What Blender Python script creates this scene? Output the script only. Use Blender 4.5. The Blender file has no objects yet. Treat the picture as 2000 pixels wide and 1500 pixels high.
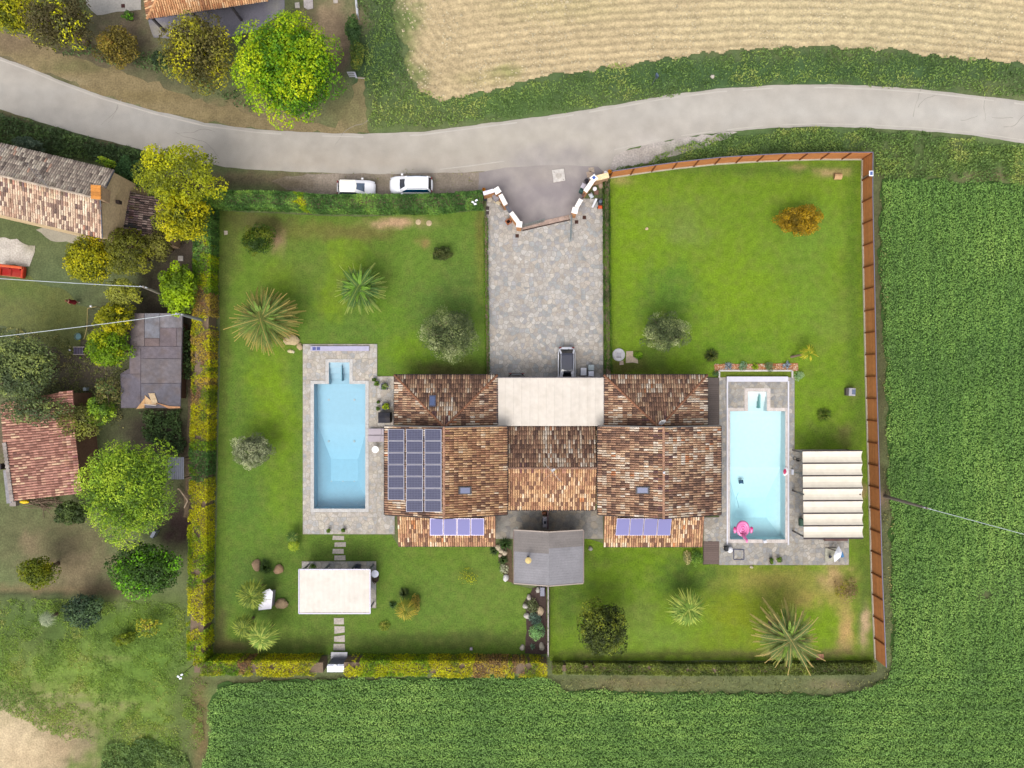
import bpy, math, random
import numpy as np
from mathutils import Vector, Matrix
from mathutils.geometry import delaunay_2d_cdt
random.seed(7); rng = np.random.default_rng(7)
sc = bpy.context.scene; COL = sc.collection
# ---------------------------------------------------------------- camera, sky, sun, exposure
H = 67.0
cam = bpy.data.cameras.new('camera'); camo = bpy.data.objects.new('camera', cam); COL.objects.link(camo)
camo.location = (0, 0, H); cam.sensor_width = 36; cam.lens = 36 * H / 100.0
cam.clip_start = 0.5; cam.clip_end = 2500
sc.camera = camo
SUN_EL, SUN_AZ = math.radians(56), math.radians(197)      # azimuth clockwise from +Y: light comes from image bottom, slightly left
sun = bpy.data.lights.new('sun', 'SUN'); suno = bpy.data.objects.new('sun', sun); COL.objects.link(suno)
sun.energy = 0.65; sun.angle = math.radians(40); sun.color = (1.0, 0.955, 0.89)
sd = Vector((math.sin(SUN_AZ) * math.cos(SUN_EL), math.cos(SUN_AZ) * math.cos(SUN_EL), math.sin(SUN_EL)))
suno.rotation_euler = sd.to_track_quat('Z', 'Y').to_euler(); suno.location = sd * 120
w = bpy.data.worlds.new('World'); sc.world = w; w.use_nodes = True
nt = w.node_tree; bg = nt.nodes['Background']
sky = nt.nodes.new('ShaderNodeTexSky'); sky.sky_type = 'NISHITA'; sky.sun_disc = False
sky.sun_elevation = SUN_EL; sky.sun_rotation = SUN_AZ; sky.dust_density = 4.0; sky.air_density = 1.0
hs = nt.nodes.new('ShaderNodeHueSaturation'); hs.inputs['Saturation'].default_value = 0.30
nt.links.new(sky.outputs[0], hs.inputs['Color']); nt.links.new(hs.outputs[0], bg.inputs['Color'])
bg.inputs['Strength'].default_value = 0.15
sc.view_settings.view_transform = 'Standard'; sc.view_settings.look = 'None'; sc.view_settings.gamma = 1
sc.view_settings.use_curve_mapping = False
sc.view_settings.exposure = 1.08
sc.cycles.max_bounces = 6; sc.cycles.transparent_max_bounces = 8; sc.cycles.diffuse_bounces = 3
sc.cycles.transmission_bounces = 4; sc.cycles.glossy_bounces = 2; sc.cycles.volume_bounces = 0
sc.cycles.caustics_reflective = False; sc.cycles.caustics_refractive = False
# ---------------------------------------------------------------- colour helpers
def lin(h):
    r = [int(h[i:i + 2], 16) / 255 for i in (0, 2, 4)]
    return np.array([c / 12.92 if c <= .04045 else ((c + .055) / 1.055) ** 2.4 for c in r])
GK, GF = 2.0, 1.15
def K(h): return np.minimum(lin(h) / GK, .82)        # surface colour of things seen at photographed value h
def F(h): return np.minimum(lin(h) / GF * np.array([1.10, 1.02, .86]), .5)         # the same for foliage
# ---------------------------------------------------------------- coordinates: measured point at height z -> metres
def W(px, py, z=0.0):
    k = (H - z) / H / 20.0
    return Vector(((px - 1000) * k, (750 - py) * k, z))
def W2(px, py, z=0.0): v = W(px, py, z); return (v.x, v.y)
# ---------------------------------------------------------------- noise
_lat = rng.random((8, 256, 256))
def vn(x, y, s, seed=0):
    x = np.asarray(x, float) / s + 1000.3 + seed * 17; y = np.asarray(y, float) / s + 1000.7 + seed * 31
    xi = np.floor(x).astype(int); yi = np.floor(y).astype(int); fx = x - xi; fy = y - yi
    fx = fx * fx * (3 - 2 * fx); fy = fy * fy * (3 - 2 * fy); L = _lat[seed % 8]
    a = L[xi & 255, yi & 255]; b = L[(xi + 1) & 255, yi & 255]; c = L[xi & 255, (yi + 1) & 255]; d = L[(xi + 1) & 255, (yi + 1) & 255]
    return (a * (1 - fx) + b * fx) * (1 - fy) + (c * (1 - fx) + d * fx) * fy
def fbm(x, y, s, seed=0): return vn(x, y, s, seed) * .5 + vn(x, y, s / 2.1, seed + 1) * .3 + vn(x, y, s / 4.3, seed + 2) * .2
# ---------------------------------------------------------------- materials
MATS = {}
def mat(name, col=None, rough=.8, spots=0., sscale=6., spots2=0., s2=.8, bump=0., bscale=8., metal=0., spec=.3, transl=0., coat=0., tint=None, tamt=0., tscale=2., dist=.05):
    if name in MATS: return MATS[name]
    m = bpy.data.materials.new(name); m.use_nodes = True; n = m.node_tree; N = n.nodes; L = n.links
    p = N['Principled BSDF']; out = N['Material Output']
    if col is None:
        a = N.new('ShaderNodeAttribute'); a.attribute_name = 'Col'; src = a.outputs['Color']
    else:
        a = N.new('ShaderNodeRGB'); a.outputs[0].default_value = (*[float(c) for c in col], 1); src = a.outputs[0]
    tc = N.new('ShaderNodeTexCoord')
    def noise(scale, detail=4):
        t = N.new('ShaderNodeTexNoise'); t.inputs['Scale'].default_value = scale; t.inputs['Detail'].default_value = detail
        L.new(tc.outputs['Object'], t.inputs['Vector']); return t.outputs['Fac']
    if tamt > 0:
        r = N.new('ShaderNodeValToRGB'); r.color_ramp.elements[0].position = .45; r.color_ramp.elements[1].position = .7
        L.new(noise(tscale, 5), r.inputs[0]); mm = N.new('ShaderNodeMath'); mm.operation = 'MULTIPLY'; mm.inputs[1].default_value = tamt
        L.new(r.outputs[0], mm.inputs[0]); mx = N.new('ShaderNodeMix'); mx.data_type = 'RGBA'
        L.new(mm.outputs[0], mx.inputs[0]); L.new(src, mx.inputs[6]); mx.inputs[7].default_value = (*[float(c) for c in tint], 1); src = mx.outputs[2]
    for amt, scl in ((spots, sscale), (spots2, s2)):
        if amt > 0:
            mr = N.new('ShaderNodeMapRange'); mr.inputs[1].default_value = .3; mr.inputs[2].default_value = .7
            mr.inputs[3].default_value = 1 - amt; mr.inputs[4].default_value = 1 + amt
            L.new(noise(scl, 5), mr.inputs[0]); vm = N.new('ShaderNodeVectorMath'); vm.operation = 'SCALE'
            L.new(src, vm.inputs[0]); L.new(mr.outputs[0], vm.inputs[3]); src = vm.outputs[0]
    L.new(src, p.inputs['Base Color']); p.inputs['Roughness'].default_value = rough; p.inputs['Metallic'].default_value = metal
    p.inputs['Specular IOR Level'].default_value = spec
    if coat: p.inputs['Coat Weight'].default_value = coat
    if bump > 0:
        b = N.new('ShaderNodeBump'); b.inputs['Strength'].default_value = bump; b.inputs['Distance'].default_value = dist
        L.new(noise(bscale, 6), b.inputs['Height']); L.new(b.outputs[0], p.inputs['Normal'])
    if transl > 0:
        t = N.new('ShaderNodeBsdfTranslucent'); L.new(src, t.inputs[0]); ms = N.new('ShaderNodeMixShader'); ms.inputs[0].default_value = transl
        L.new(p.outputs[0], ms.inputs[1]); L.new(t.outputs[0], ms.inputs[2]); L.new(ms.outputs[0], out.inputs[0])
    MATS[name] = m; return m
LEAF = mat('leaf', None, .6, spec=.25, transl=.34)
BARK = mat('bark', K('8a7560'), .9, .3, 12, bump=.6, bscale=20)
PLAIN = mat('painted', None, .6, .06, 3)
ROUGH = mat('rough_surface', None, .9, .18, 5, .12, .7, bump=.4, bscale=12)
STONE = mat('stone', None, .85, .14, 9, .14, 2.2, bump=.5, bscale=14)
TILE = mat('terracotta_tile', None, .85, .22, 14, .22, 2.5, bump=.4, bscale=25)
PAINT = mat('car_paint', None, .25, coat=1., spec=.5)
GLASS = mat('dark_glass', None, .06, spec=.8)
METAL = mat('metal', None, .35, .05, 4, metal=.6)
FABRIC = mat('fabric', None, .85, .04, 2.5, .05, .6, bump=.3, bscale=1.2, transl=.1, tint=K('b8a488'), tamt=.14, tscale=1.1)
# ---------------------------------------------------------------- mesh helpers
ORG = {}
def setcol(me, cols, dom='POINT'):
    a = me.color_attributes.new('Col', 'FLOAT_COLOR', dom)
    c = np.ones((len(cols), 4), np.float32); c[:, :3] = cols; a.data.foreach_set('color', c.ravel())
def np_mesh(name, V, Fq, cols):
    """V (n,3), Fq (m,k) equal-sided faces, cols per vertex"""
    me = bpy.data.meshes.new(name); V = np.asarray(V, np.float32); Fq = np.asarray(Fq, np.int32); k = Fq.shape[1]
    me.vertices.add(len(V)); me.vertices.foreach_set('co', V.ravel())
    me.loops.add(Fq.size); me.loops.foreach_set('vertex_index', Fq.ravel())
    me.polygons.add(len(Fq)); me.polygons.foreach_set('loop_start', np.arange(0, Fq.size, k, dtype=np.int32))
    me.update(calc_edges=True); setcol(me, cols); return me
def link(name, me, m, parent=None, origin=None):
    o = bpy.data.objects.new(name, me); COL.objects.link(o)
    if m and not len(me.materials): me.materials.append(m)
    if parent is not None: o.parent = parent; ORG[o.as_pointer()] = ORG.get(parent.as_pointer(), Vector((0, 0, 0)))
    elif origin is not None: o.location = origin; ORG[o.as_pointer()] = Vector(origin)
    return o
def np_obj(name, V, Fq, cols, m, parent=None, local=False):
    V = np.asarray(V, float)
    if parent is not None:
        og = Vector((0, 0, 0)) if local else ORG.get(parent.as_pointer(), Vector((0, 0, 0)))
        return link(name, np_mesh(name, V - np.array(og), Fq, cols), m, parent)
    og = np.array([(V[:, 0].min() + V[:, 0].max()) / 2, (V[:, 1].min() + V[:, 1].max()) / 2, V[:, 2].min()])
    return link(name, np_mesh(name, V - og, Fq, cols), m, None, Vector(og))
def thing(name, label, cat, loc=(0, 0, 0), rz=0., group=None):
    o = bpy.data.objects.new(name, None); COL.objects.link(o); o.location = loc; o.rotation_euler = (0, 0, rz); o.empty_display_size = .2
    o['label'] = label; o['category'] = cat
    if group: o['group'] = group
    ORG[o.as_pointer()] = Vector(loc); return o
def tag(o, label, cat=None, group=None, kind=None):
    if label: o['label'] = label
    if cat: o['category'] = cat
    if group: o['group'] = group
    if kind: o['kind'] = kind
    return o
def kind(o, k, label=None):
    o['kind'] = k
    if label: o['label'] = label
    return o
class MB:
    def __init__(s): s.v = []; s.f = []; s.c = []
    def add(s, vs, fs, c):
        n = len(s.v); s.v += [Vector(v) for v in vs]
        for f in fs: s.f.append(tuple(n + i for i in f)); s.c.append(tuple(c))
        return s
    def prism(s, pts, z0, z1, c, ctop=None):
        n = len(pts); a = sum(pts[i][0] * pts[(i + 1) % n][1] - pts[(i + 1) % n][0] * pts[i][1] for i in range(n))
        if a < 0: pts = pts[::-1]
        k = len(s.v); s.v += [Vector((p[0], p[1], z0)) for p in pts] + [Vector((p[0], p[1], z1)) for p in pts]
        s.f.append(tuple(range(k + n - 1, k - 1, -1))); s.c.append(tuple(c))
        s.f.append(tuple(range(k + n, k + 2 * n))); s.c.append(tuple(ctop if ctop is not None else c))
        for i in range(n): s.f.append((k + i, k + (i + 1) % n, k + n + (i + 1) % n, k + n + i)); s.c.append(tuple(c))
        return s
    def box(s, c, d, col, rz=0., M=None, bev=0.):
        x, y, z = d[0] / 2, d[1] / 2, d[2] / 2
        if bev > 0:
            b = min(bev, x * .8, y * .8, z * .8); vs = []
            for zz, i in ((-z, b), (-z + b, 0), (z - b, 0), (z, b)):
                for (sx, sy) in ((-1, -1), (1, -1), (1, 1), (-1, 1)): vs.append((sx * (x - i), sy * (y - i), zz))
            fs = [(3, 2, 1, 0), (12, 13, 14, 15)] + [(k * 4 + i, k * 4 + (i + 1) % 4, k * 4 + 4 + (i + 1) % 4, k * 4 + 4 + i) for k in range(3) for i in range(4)]
        else:
            vs = [(-x, -y, -z), (x, -y, -z), (x, y, -z), (-x, y, -z), (-x, -y, z), (x, -y, z), (x, y, z), (-x, y, z)]
            fs = [(3, 2, 1, 0), (4, 5, 6, 7), (0, 1, 5, 4), (1, 2, 6, 5), (2, 3, 7, 6), (3, 0, 4, 7)]
        R = M if M is not None else Matrix.Rotation(rz, 3, 'Z'); c = Vector(c)
        return s.add([c + R @ Vector(v) for v in vs], fs, col)
    def bar(s, a, b, wd, ht, col):
        a = Vector(a); b = Vector(b); d = b - a; L = d.length; x = d / L
        up = Vector((0, 0, 1)) if abs(x.z) < .95 else Vector((0, 1, 0)); y = up.cross(x).normalized(); z = x.cross(y)
        return s.box((a + b) / 2, (L, wd, ht), col, M=Matrix((x, y, z)).transposed())
    def tube(s, pts, rad, col, n=7, cap=True):
        pts = [Vector(p) for p in pts]; k = len(s.v); m = len(pts)
        if not hasattr(rad, '__len__'): rad = [rad] * m
        pu = None
        for i, p in enumerate(pts):
            d = (pts[min(i + 1, m - 1)] - pts[max(i - 1, 0)]).normalized()
            u = Vector((0, 0, 1)) if abs(d.z) < .9 else Vector((1, 0, 0))
            if pu is not None and (pu - d * pu.dot(d)).length > .1: u = pu
            x = (u - d * u.dot(d)).normalized(); y = d.cross(x); pu = x
            for j in range(n):
                a = 2 * math.pi * j / n; s.v.append(p + (x * math.cos(a) + y * math.sin(a)) * rad[i])
        for i in range(m - 1):
            for j in range(n): s.f.append((k + i * n + j, k + i * n + (j + 1) % n, k + (i + 1) * n + (j + 1) % n, k + (i + 1) * n + j)); s.c.append(tuple(col))
        if cap:
            s.f.append(tuple(range(k + n - 1, k - 1, -1))); s.c.append(tuple(col)); s.f.append(tuple(range(k + (m - 1) * n, k + m * n))); s.c.append(tuple(col))
        return s
    def lathe(s, c, prof, col, n=20):
        c = Vector(c); k = len(s.v); m = len(prof)
        for r, z in prof:
            for j in range(n): a = 2 * math.pi * j / n; s.v.append(c + Vector((r * math.cos(a), r * math.sin(a), z)))
        for i in range(m - 1):
            for j in range(n): s.f.append((k + i * n + j, k + i * n + (j + 1) % n, k + (i + 1) * n + (j + 1) % n, k + (i + 1) * n + j)); s.c.append(tuple(col))
        s.f.append(tuple(range(k + n - 1, k - 1, -1))); s.c.append(tuple(col)); s.f.append(tuple(range(k + (m - 1) * n, k + m * n))); s.c.append(tuple(col))
        return s
    def blob(s, c, r, col, seed=0, rough=.25, nu=9, nv=6, flat=-1.):
        c = Vector(c); k = len(s.v); R = random.Random(seed); ph = [R.random() * 6 for _ in range(6)]
        for i in range(nv + 1):
            t = math.pi * i / nv
            for j in range(nu):
                a = 2 * math.pi * j / nu; q = 1 + rough * (math.sin(2 * a + ph[0] + 2 * t) * .5 + math.sin(3 * a + ph[1] - t) * .35 + math.sin(5 * a + ph[2] + 3 * t) * .25)
                z = max(math.cos(t), flat); s.v.append(c + Vector((r[0] * math.sin(t) * math.cos(a) * q, r[1] * math.sin(t) * math.sin(a) * q, r[2] * z)))
        for i in range(nv):
            for j in range(nu): s.f.append((k + i * nu + j, k + (i + 1) * nu + j, k + (i + 1) * nu + (j + 1) % nu, k + i * nu + (j + 1) % nu)); s.c.append(tuple(col))
        return s
    def build(s, name, m, parent=None, local=False, smooth=False, origin=None):
        me = bpy.data.meshes.new(name)
        if parent is not None: og = Vector((0, 0, 0)) if local else ORG.get(parent.as_pointer(), Vector((0, 0, 0)))
        elif origin is not None: og = Vector(origin)
        else:
            xs = [v.x for v in s.v]; ys = [v.y for v in s.v]; og = Vector(((min(xs) + max(xs)) / 2, (min(ys) + max(ys)) / 2, min(v.z for v in s.v)))
        me.from_pydata([v - og for v in s.v], [], s.f); cc = []
        for f, c in zip(s.f, s.c): cc += [c] * len(f)
        me.update(); setcol(me, np.array(cc), 'CORNER')
        if smooth: me.polygons.foreach_set('use_smooth', [True] * len(me.polygons))
        if parent is not None: return link(name, me, m, parent)
        return link(name, me, m, None, og)
def inst(tv, tf, C, X, Y, Z, cols, jit=None):
    """stack copies of a quad template: returns V, F, per-vertex colour"""
    tv = np.asarray(tv, float); n, k = len(C), len(tv)
    V = C[:, None, :] + tv[None, :, 0, None] * X[:, None, :] + tv[None, :, 1, None] * Y[:, None, :] + tv[None, :, 2, None] * Z[:, None, :]
    Fq = (np.asarray(tf)[None] + (np.arange(n) * k)[:, None, None]).reshape(-1, len(tf[0]))
    return V.reshape(-1, 3), Fq, np.repeat(cols, k, axis=0)
def unit(a): return a / np.maximum(np.linalg.norm(a, axis=-1, keepdims=True), 1e-9)
def leaves(P, Nn, size, aspect, cols, szvar=.4, fold=.0):
    n = len(P); R = rng.normal(size=(n, 3)); T = unit(np.cross(Nn, R)); B = unit(np.cross(Nn, T))
    s = size * (1 + szvar * (rng.random(n) * 2 - 1)); a = (T * s[:, None]) / 2; b = B * (s * aspect)[:, None] / 2
    V = np.stack([P - a, P + b, P + a, P - b], 1).reshape(-1, 3)
    return V, np.arange(4 * n).reshape(n, 4), np.repeat(cols, 4, axis=0)
def cat3(parts):
    off = 0; Vs = []; Fs = []; Cs = []
    for V, Fq, c in parts: Vs.append(V); Fs.append(Fq + off); Cs.append(c); off += len(V)
    return np.concatenate(Vs), np.concatenate(Fs), np.concatenate(Cs)
def pick(pal, n, f=None, jit=.16):
    """palette [(hex,w)...]; f in 0..1 steers the choice so neighbours agree"""
    A = np.array([F(h) for h, _ in pal]); w_ = np.array([q for _, q in pal], float); cw = np.cumsum(w_) / w_.sum()
    u = rng.random(n) if f is None else np.clip(f + rng.normal(size=n) * .10, 0, .999)
    return A[np.minimum(np.searchsorted(cw, u), len(A) - 1)] * (1 + jit * rng.normal(size=(n, 1))).clip(.5, 1.6)
def inpoly(x, y, poly):
    r = np.zeros(len(x), bool); n = len(poly)
    for i in range(n):
        x1, y1 = poly[i]; x2, y2 = poly[(i + 1) % n]
        if y1 == y2: continue
        c = ((y1 > y) != (y2 > y)) & (x < (x2 - x1) * (y - y1) / (y2 - y1) + x1); r ^= c
    return r
def rough_poly(poly, step=.5, amp=.12, seed=0):
    o = []; n = len(poly)
    for i in range(n):
        a = np.array(poly[i]); b = np.array(poly[(i + 1) % n]); L = np.linalg.norm(b - a); k = max(1, int(L / step))
        nr = np.array([-(b - a)[1], (b - a)[0]]) / max(L, 1e-6)
        for j in range(k):
            p = a + (b - a) * j / k; q = (float(vn(p[0], p[1], .9, seed)) - .5) * 2 + (float(vn(p[0], p[1], .35, seed + 3)) - .5)
            o.append(tuple(p + nr * q * amp))
    return o
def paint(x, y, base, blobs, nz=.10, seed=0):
    """mix soil and grass colours, and shade painted on the lawns: blobs = (px, py, rx, ry, hex, strength) in photo pixels on the ground"""
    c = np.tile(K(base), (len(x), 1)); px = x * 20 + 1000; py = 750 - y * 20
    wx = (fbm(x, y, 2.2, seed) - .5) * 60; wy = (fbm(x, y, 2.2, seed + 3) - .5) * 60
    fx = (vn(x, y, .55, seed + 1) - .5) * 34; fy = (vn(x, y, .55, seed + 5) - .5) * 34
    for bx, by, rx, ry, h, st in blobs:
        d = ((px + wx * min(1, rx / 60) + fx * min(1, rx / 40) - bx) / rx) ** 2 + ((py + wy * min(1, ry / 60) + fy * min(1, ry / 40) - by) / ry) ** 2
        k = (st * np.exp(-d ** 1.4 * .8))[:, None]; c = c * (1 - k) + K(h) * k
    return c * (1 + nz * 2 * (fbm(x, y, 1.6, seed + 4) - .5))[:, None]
def sheet(name, poly, z, base, blobs, m, step=.55, amp=.1, seed=0, nz=.1, edge=.5):
    P = rough_poly(poly, edge, amp, seed); A = np.array(P)
    gx, gy = np.meshgrid(np.arange(A[:, 0].min(), A[:, 0].max(), step), np.arange(A[:, 1].min(), A[:, 1].max(), step))
    gx = (gx + (rng.random(gx.shape) - .5) * step * .5).ravel(); gy = (gy + (rng.random(gy.shape) - .5) * step * .5).ravel()
    k = inpoly(gx, gy, P); pts = [Vector(p) for p in P] + [Vector((a, b)) for a, b in zip(gx[k], gy[k])]
    r = delaunay_2d_cdt(pts, [], [list(range(len(P)))], 1, 1e-5); vs = np.array([(v.x, v.y) for v in r[0]])
    V = np.column_stack([vs, np.full(len(vs), z)]); fs = [f if (vs[f[1]] - vs[f[0]])[0] * (vs[f[2]] - vs[f[0]])[1] - (vs[f[1]] - vs[f[0]])[1] * (vs[f[2]] - vs[f[0]])[0] > 0 else f[::-1] for f in r[2]]
    cc = paint(vs[:, 0], vs[:, 1], base, blobs, nz, seed)
    if m is GRASS: cc = (cc * .78 * np.array([1.12, .92, 1.2]) + .22 * K('7f9434')) * np.array([1.2, 1.13, 1.02])
    o = np_obj(name, V, np.array(fs), cc, m); return kind(o, 'structure')
def PX(*pts): return [W2(*p) for p in pts]
# ================================================================ GROUND
GRASS = mat('lawn_grass', None, .9, .26, 7, .14, 1.6, tint=K('8a8a4a'), tamt=.28, tscale=.9, bump=.6, bscale=30, spec=.15)
SOIL = mat('soil', None, .95, .22, 6, .14, 1.1, bump=.7, bscale=14, spec=.1)
ASPH = mat('asphalt', None, .85, .09, 16, .08, .7, bump=.2, bscale=60, spec=.25, tint=K('cfc6b8'), tamt=.25, tscale=.35)
CONC = mat('concrete', None, .85, .12, 6, .1, 1., bump=.3, bscale=30)
POOL_L = (614, 714, 750, 993, 643, 683, 708); POOL_R = (1425, 1533, 803, 1053, 1460, 1497, 765)   # x0 x1 y0 y1, step bay x0 x1 y0
far = MB(); R_ = 900
for a, b, c, d in ((-R_, 62, -R_, R_), (-R_, -62, -R_, R_)):
    pass
# the terrain sheet: fine under the frame, coarse beyond
gx = np.concatenate([np.linspace(-900, -70, 8), np.arange(-66, 66.1, .45), np.linspace(70, 900, 8)])
gy = np.concatenate([np.linspace(-900, -56, 8), np.arange(-52, 52.1, .45), np.linspace(56, 900, 8)])
X, Y = np.meshgrid(gx, gy); nx, ny = len(gx), len(gy); x = X.ravel(); y = Y.ravel()
GB = [(1500, 280, 320, 40, '4f7a35', .8), (2100, 300, 200, 60, '5a8a35', .6), (730, 120, 60, 140, '3f6638', .95), (760, 230, 70, 40, '66803f', .9), (1000, 200, 180, 40, '547f35', .9),
      (1300, 150, 260, 40, '45703a', .9), (1700, 140, 400, 40, '446e38', .95),
      (100, 110, 150, 26, '8f7f62', .9), (250, 170, 120, 26, '9a8b68', .95), (60, 130, 60, 18, 'b5a482', .8), (420, 215, 120, 22, '97875f', .9), (540, 235, 80, 18, '94845f', .9), (680, 215, 40, 40, '7f7a4c', .9),
      (110, 90, 110, 60, '4b4a30', .7), (250, 60, 60, 70, '7a6a58', .9), (330, 150, 80, 40, '3f5230', .6), (560, 90, 90, 90, '4c4a34', .8), (655, 30, 45, 40, 'b39c78', .9), (668, 90, 18, 60, '6b5a4b', .95), (640, 60, 30, 30, 'b8a07c', .7),
      (80, 240, 120, 26, '4e6038', .9), (200, 290, 110, 30, '3d5a35', .95), (270, 340, 40, 50, '3d5a35', .9), (60, 222, 80, 10, '8a7a5c', .6), (240, 280, 80, 6, '8a7a5c', .6),
      (520, 350, 110, 14, '7d6f52', .95), (500, 356, 60, 10, '4a4a35', .7), (800, 345, 160, 14, '9f8f7d', .95), (900, 350, 60, 16, 'a89b8d', .9),
      (60, 445, 80, 30, '58703a', .8), (60, 640, 130, 150, '62744a', .95), (120, 560, 60, 60, '5c7644', .6), (20, 560, 30, 14, '8f6c50', .8), (120, 700, 70, 60, '5b5248', .9), (190, 740, 50, 40, '6d6055', .85),
      (340, 540, 60, 90, '463a33', .95), (290, 640, 110, 60, '4a3b38', .9), (370, 460, 40, 60, '5c4f48', .9), (385, 800, 22, 200, '6b5a4c', .9), (300, 850, 80, 60, '4a3c38', .9), (350, 1020, 40, 60, '4d3436', .95), (370, 900, 20, 60, '75634f', .7),
      (15, 860, 30, 60, '7a6458', .8), (60, 1050, 110, 60, '6b6f45', .8), (150, 1080, 70, 70, '77714c', .85), (60, 1060, 20, 20, '90805f', .7), (140, 1110, 70, 40, '8a7b5c', .7), (215, 1150, 60, 16, '75604a', .8), (60, 1150, 140, 8, '8a7550', .7), (60, 1163, 140, 5, '3f3a28', .8),
      (120, 1220, 180, 50, '4e6637', .85), (280, 1230, 90, 60, '5f7c20', .9), (60, 1270, 70, 40, '666f48', .7), (190, 1330, 220, 70, '7c9442', .95), (330, 1350, 90, 80, '74903c', .8), (210, 1285, 60, 6, '8b8a5e', .8), (300, 1300, 80, 50, '5d7d2c', .8),
      (90, 1410, 100, 40, 'a09868', .85), (140, 1465, 90, 40, 'b39e78', .95), (10, 1455, 70, 75, 'e0cea4', 1.), (60, 1490, 60, 30, 'd4c096', .9), (60, 1350, 60, 30, '8f8a60', .6), (215, 1440, 90, 14, 'c2b48a', .55), (215, 1440, 40, 20, '4f6b30', .5),
      (230, 1380, 120, 5, '98916a', .7), (280, 1420, 130, 5, '8a8a58', .6), (130, 1378, 60, 10, '98916a', .6), (150, 1355, 60, 5, 'c0b088', .5), (260, 1475, 80, 45, '54733a', .85), (360, 1400, 40, 90, '5c6d33', .8), (392, 1420, 14, 110, '7d6a3c', .9),
      (1260, 1335, 160, 12, '84764e', .7), (1500, 1340, 200, 20, '6c7a44', .8), (1640, 1335, 60, 10, '9a8c68', .7), (1100, 1335, 60, 14, '5d6a38', .7), (560, 1330, 200, 12, '5a5c35', .85),
      (1714, 800, 22, 500, '5a5c35', .95), (1760, 320, 90, 30, '5b6d33', .85), (1900, 320, 130, 30, '577a30', .85), (1940, 345, 60, 10, '8f7a5f', .6), (1722, 975, 14, 18, '8f7a62', .8), (1700, 1330, 60, 30, '55603a', .8)]
C = paint(x, y, '6e804a', GB, .14, 0); lum = C.mean(1, keepdims=True); gm = (np.clip((x + 31) / -3, 0, 1) * np.clip((y + 20) / -3, 0, 1))[:, None]; gm = gm * np.clip((C[:, 1:2] - C[:, 0:1]) * 25 + .5, 0, 1); C = (C * .78 + lum * .22) * np.array([1.14, 1.04, .95]) + .006; C = C * (1 - gm) + C * np.array([.98, 1.16, .72]) * gm
Vg = np.column_stack([x, y, (fbm(x, y, 2.5, 5) - .5) * .05 * (np.abs(x) < 66) * (np.abs(y) < 52)])
ii, jj = np.meshgrid(np.arange(nx - 1), np.arange(ny - 1)); q = (jj * nx + ii).ravel()
Fg = np.column_stack([q, q + 1, q + nx + 1, q + nx]); cx = x[Fg].mean(1); cy = y[Fg].mean(1)
keep = np.ones(len(Fg), bool)
for (a, b, c, d, e, f, g) in (POOL_L, POOL_R):
    for (u0, u1, v0, v1) in ((a, b, c, d), (e, f, g, c)):
        p0 = W(u0, v1); p1 = W(u1, v0); keep &= ~((cx > p0.x - .55) & (cx < p1.x + .55) & (cy > p0.y - .55) & (cy < p1.y + .55))
ground = kind(np_obj('ground', Vg, Fg[keep], C, SOIL), 'structure')
# ---- ploughed field, furrows follow the curve of the road
FP = [(760, -160), (764, 10), (778, 60), (792, 100), (802, 150), (824, 182), (868, 194), (930, 186), (1000, 166), (1100, 147), (1200, 132), (1300, 115), (1400, 102), (1500, 95), (1650, 92), (1800, 104), (1900, 116), (2010, 130), (2260, 165), (2260, -160)]
FPw = PX(*FP); fx_, fy_ = np.meshgrid(np.arange(-12.2, 62.5, .13), np.arange(27.4, 45.3, .13)); n1, n0 = fx_.shape
def furrow(X_, Y_):
    px = X_ * 20 + 1000; curve = -0.000105 * (px - 1530) ** 2 * (px < 1530) - 0.00013 * (px - 1530) ** 2 * (px >= 1530)
    sw = np.clip((1010 - px) / 250, 0, 1); v = Y_ - curve / 20 * 1.0 + (fbm(X_, Y_, 2.5, 3) - .5) * .5
    a = .5 + .5 * np.sin(2 * math.pi * v / .74); a2 = .5 + .5 * np.sin(2 * math.pi * (np.hypot(X_ + 1.5, (Y_ - 39)) + (fbm(X_, Y_, 2., 4) - .5) * .9) / .78)
    return a * (1 - sw) + a2 * sw
fu = furrow(fx_, fy_); zz = .03 + .085 * fu + .05 * vn(fx_, fy_, .22, 2) + .05 * (vn(fx_, fy_, .13, 5) > .7)
x = fx_.ravel(); y = fy_.ravel()
C = paint(x, y, 'd6c096', [(860, 150, 70, 40, 'c9b48c', .6), (1700, 40, 400, 60, 'dccb9f', .7), (800, 40, 26, 30, '5e7d3a', .75), (790, 110, 16, 60, '64803a', .75), (818, 150, 22, 22, '5c7a38', .7), (765, 60, 20, 120, '4f7038', .8), (990, 140, 24, 12, '8d9a50', .55), (960, 155, 60, 14, 'aaa468', .35), (1100, 10, 120, 30, 'c9bd88', .4)], .09, 2)
C *= (.84 + .22 * fu.ravel() + .1 * (vn(x, y, .3, 6) - .5))[:, None]
ii, jj = np.meshgrid(np.arange(n0 - 1), np.arange(n1 - 1)); q = (jj * n0 + ii).ravel(); Fg = np.column_stack([q, q + 1, q + n0 + 1, q + n0])
FPr = rough_poly(FPw, .4, .35, 1); keep = inpoly(x[Fg].mean(1), y[Fg].mean(1), FPr)
kind(np_obj('ploughed_field', np.column_stack([x, y, zz.ravel()]), Fg[keep], C, SOIL), 'structure')
EARTH = mat('soil_clod', None, .95, .15, 10, bump=.5, bscale=20, spec=.1)
n = 9000; cxx = rng.uniform(-12, 58, n); cyy = rng.uniform(27.5, 44, n); k = inpoly(cxx, cyy, FPr) & (vn(cxx, cyy, 2.5, 6) + .35 * furrow(cxx, cyy) > .6); cxx = cxx[k]; cyy = cyy[k]; n = len(cxx)
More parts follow.
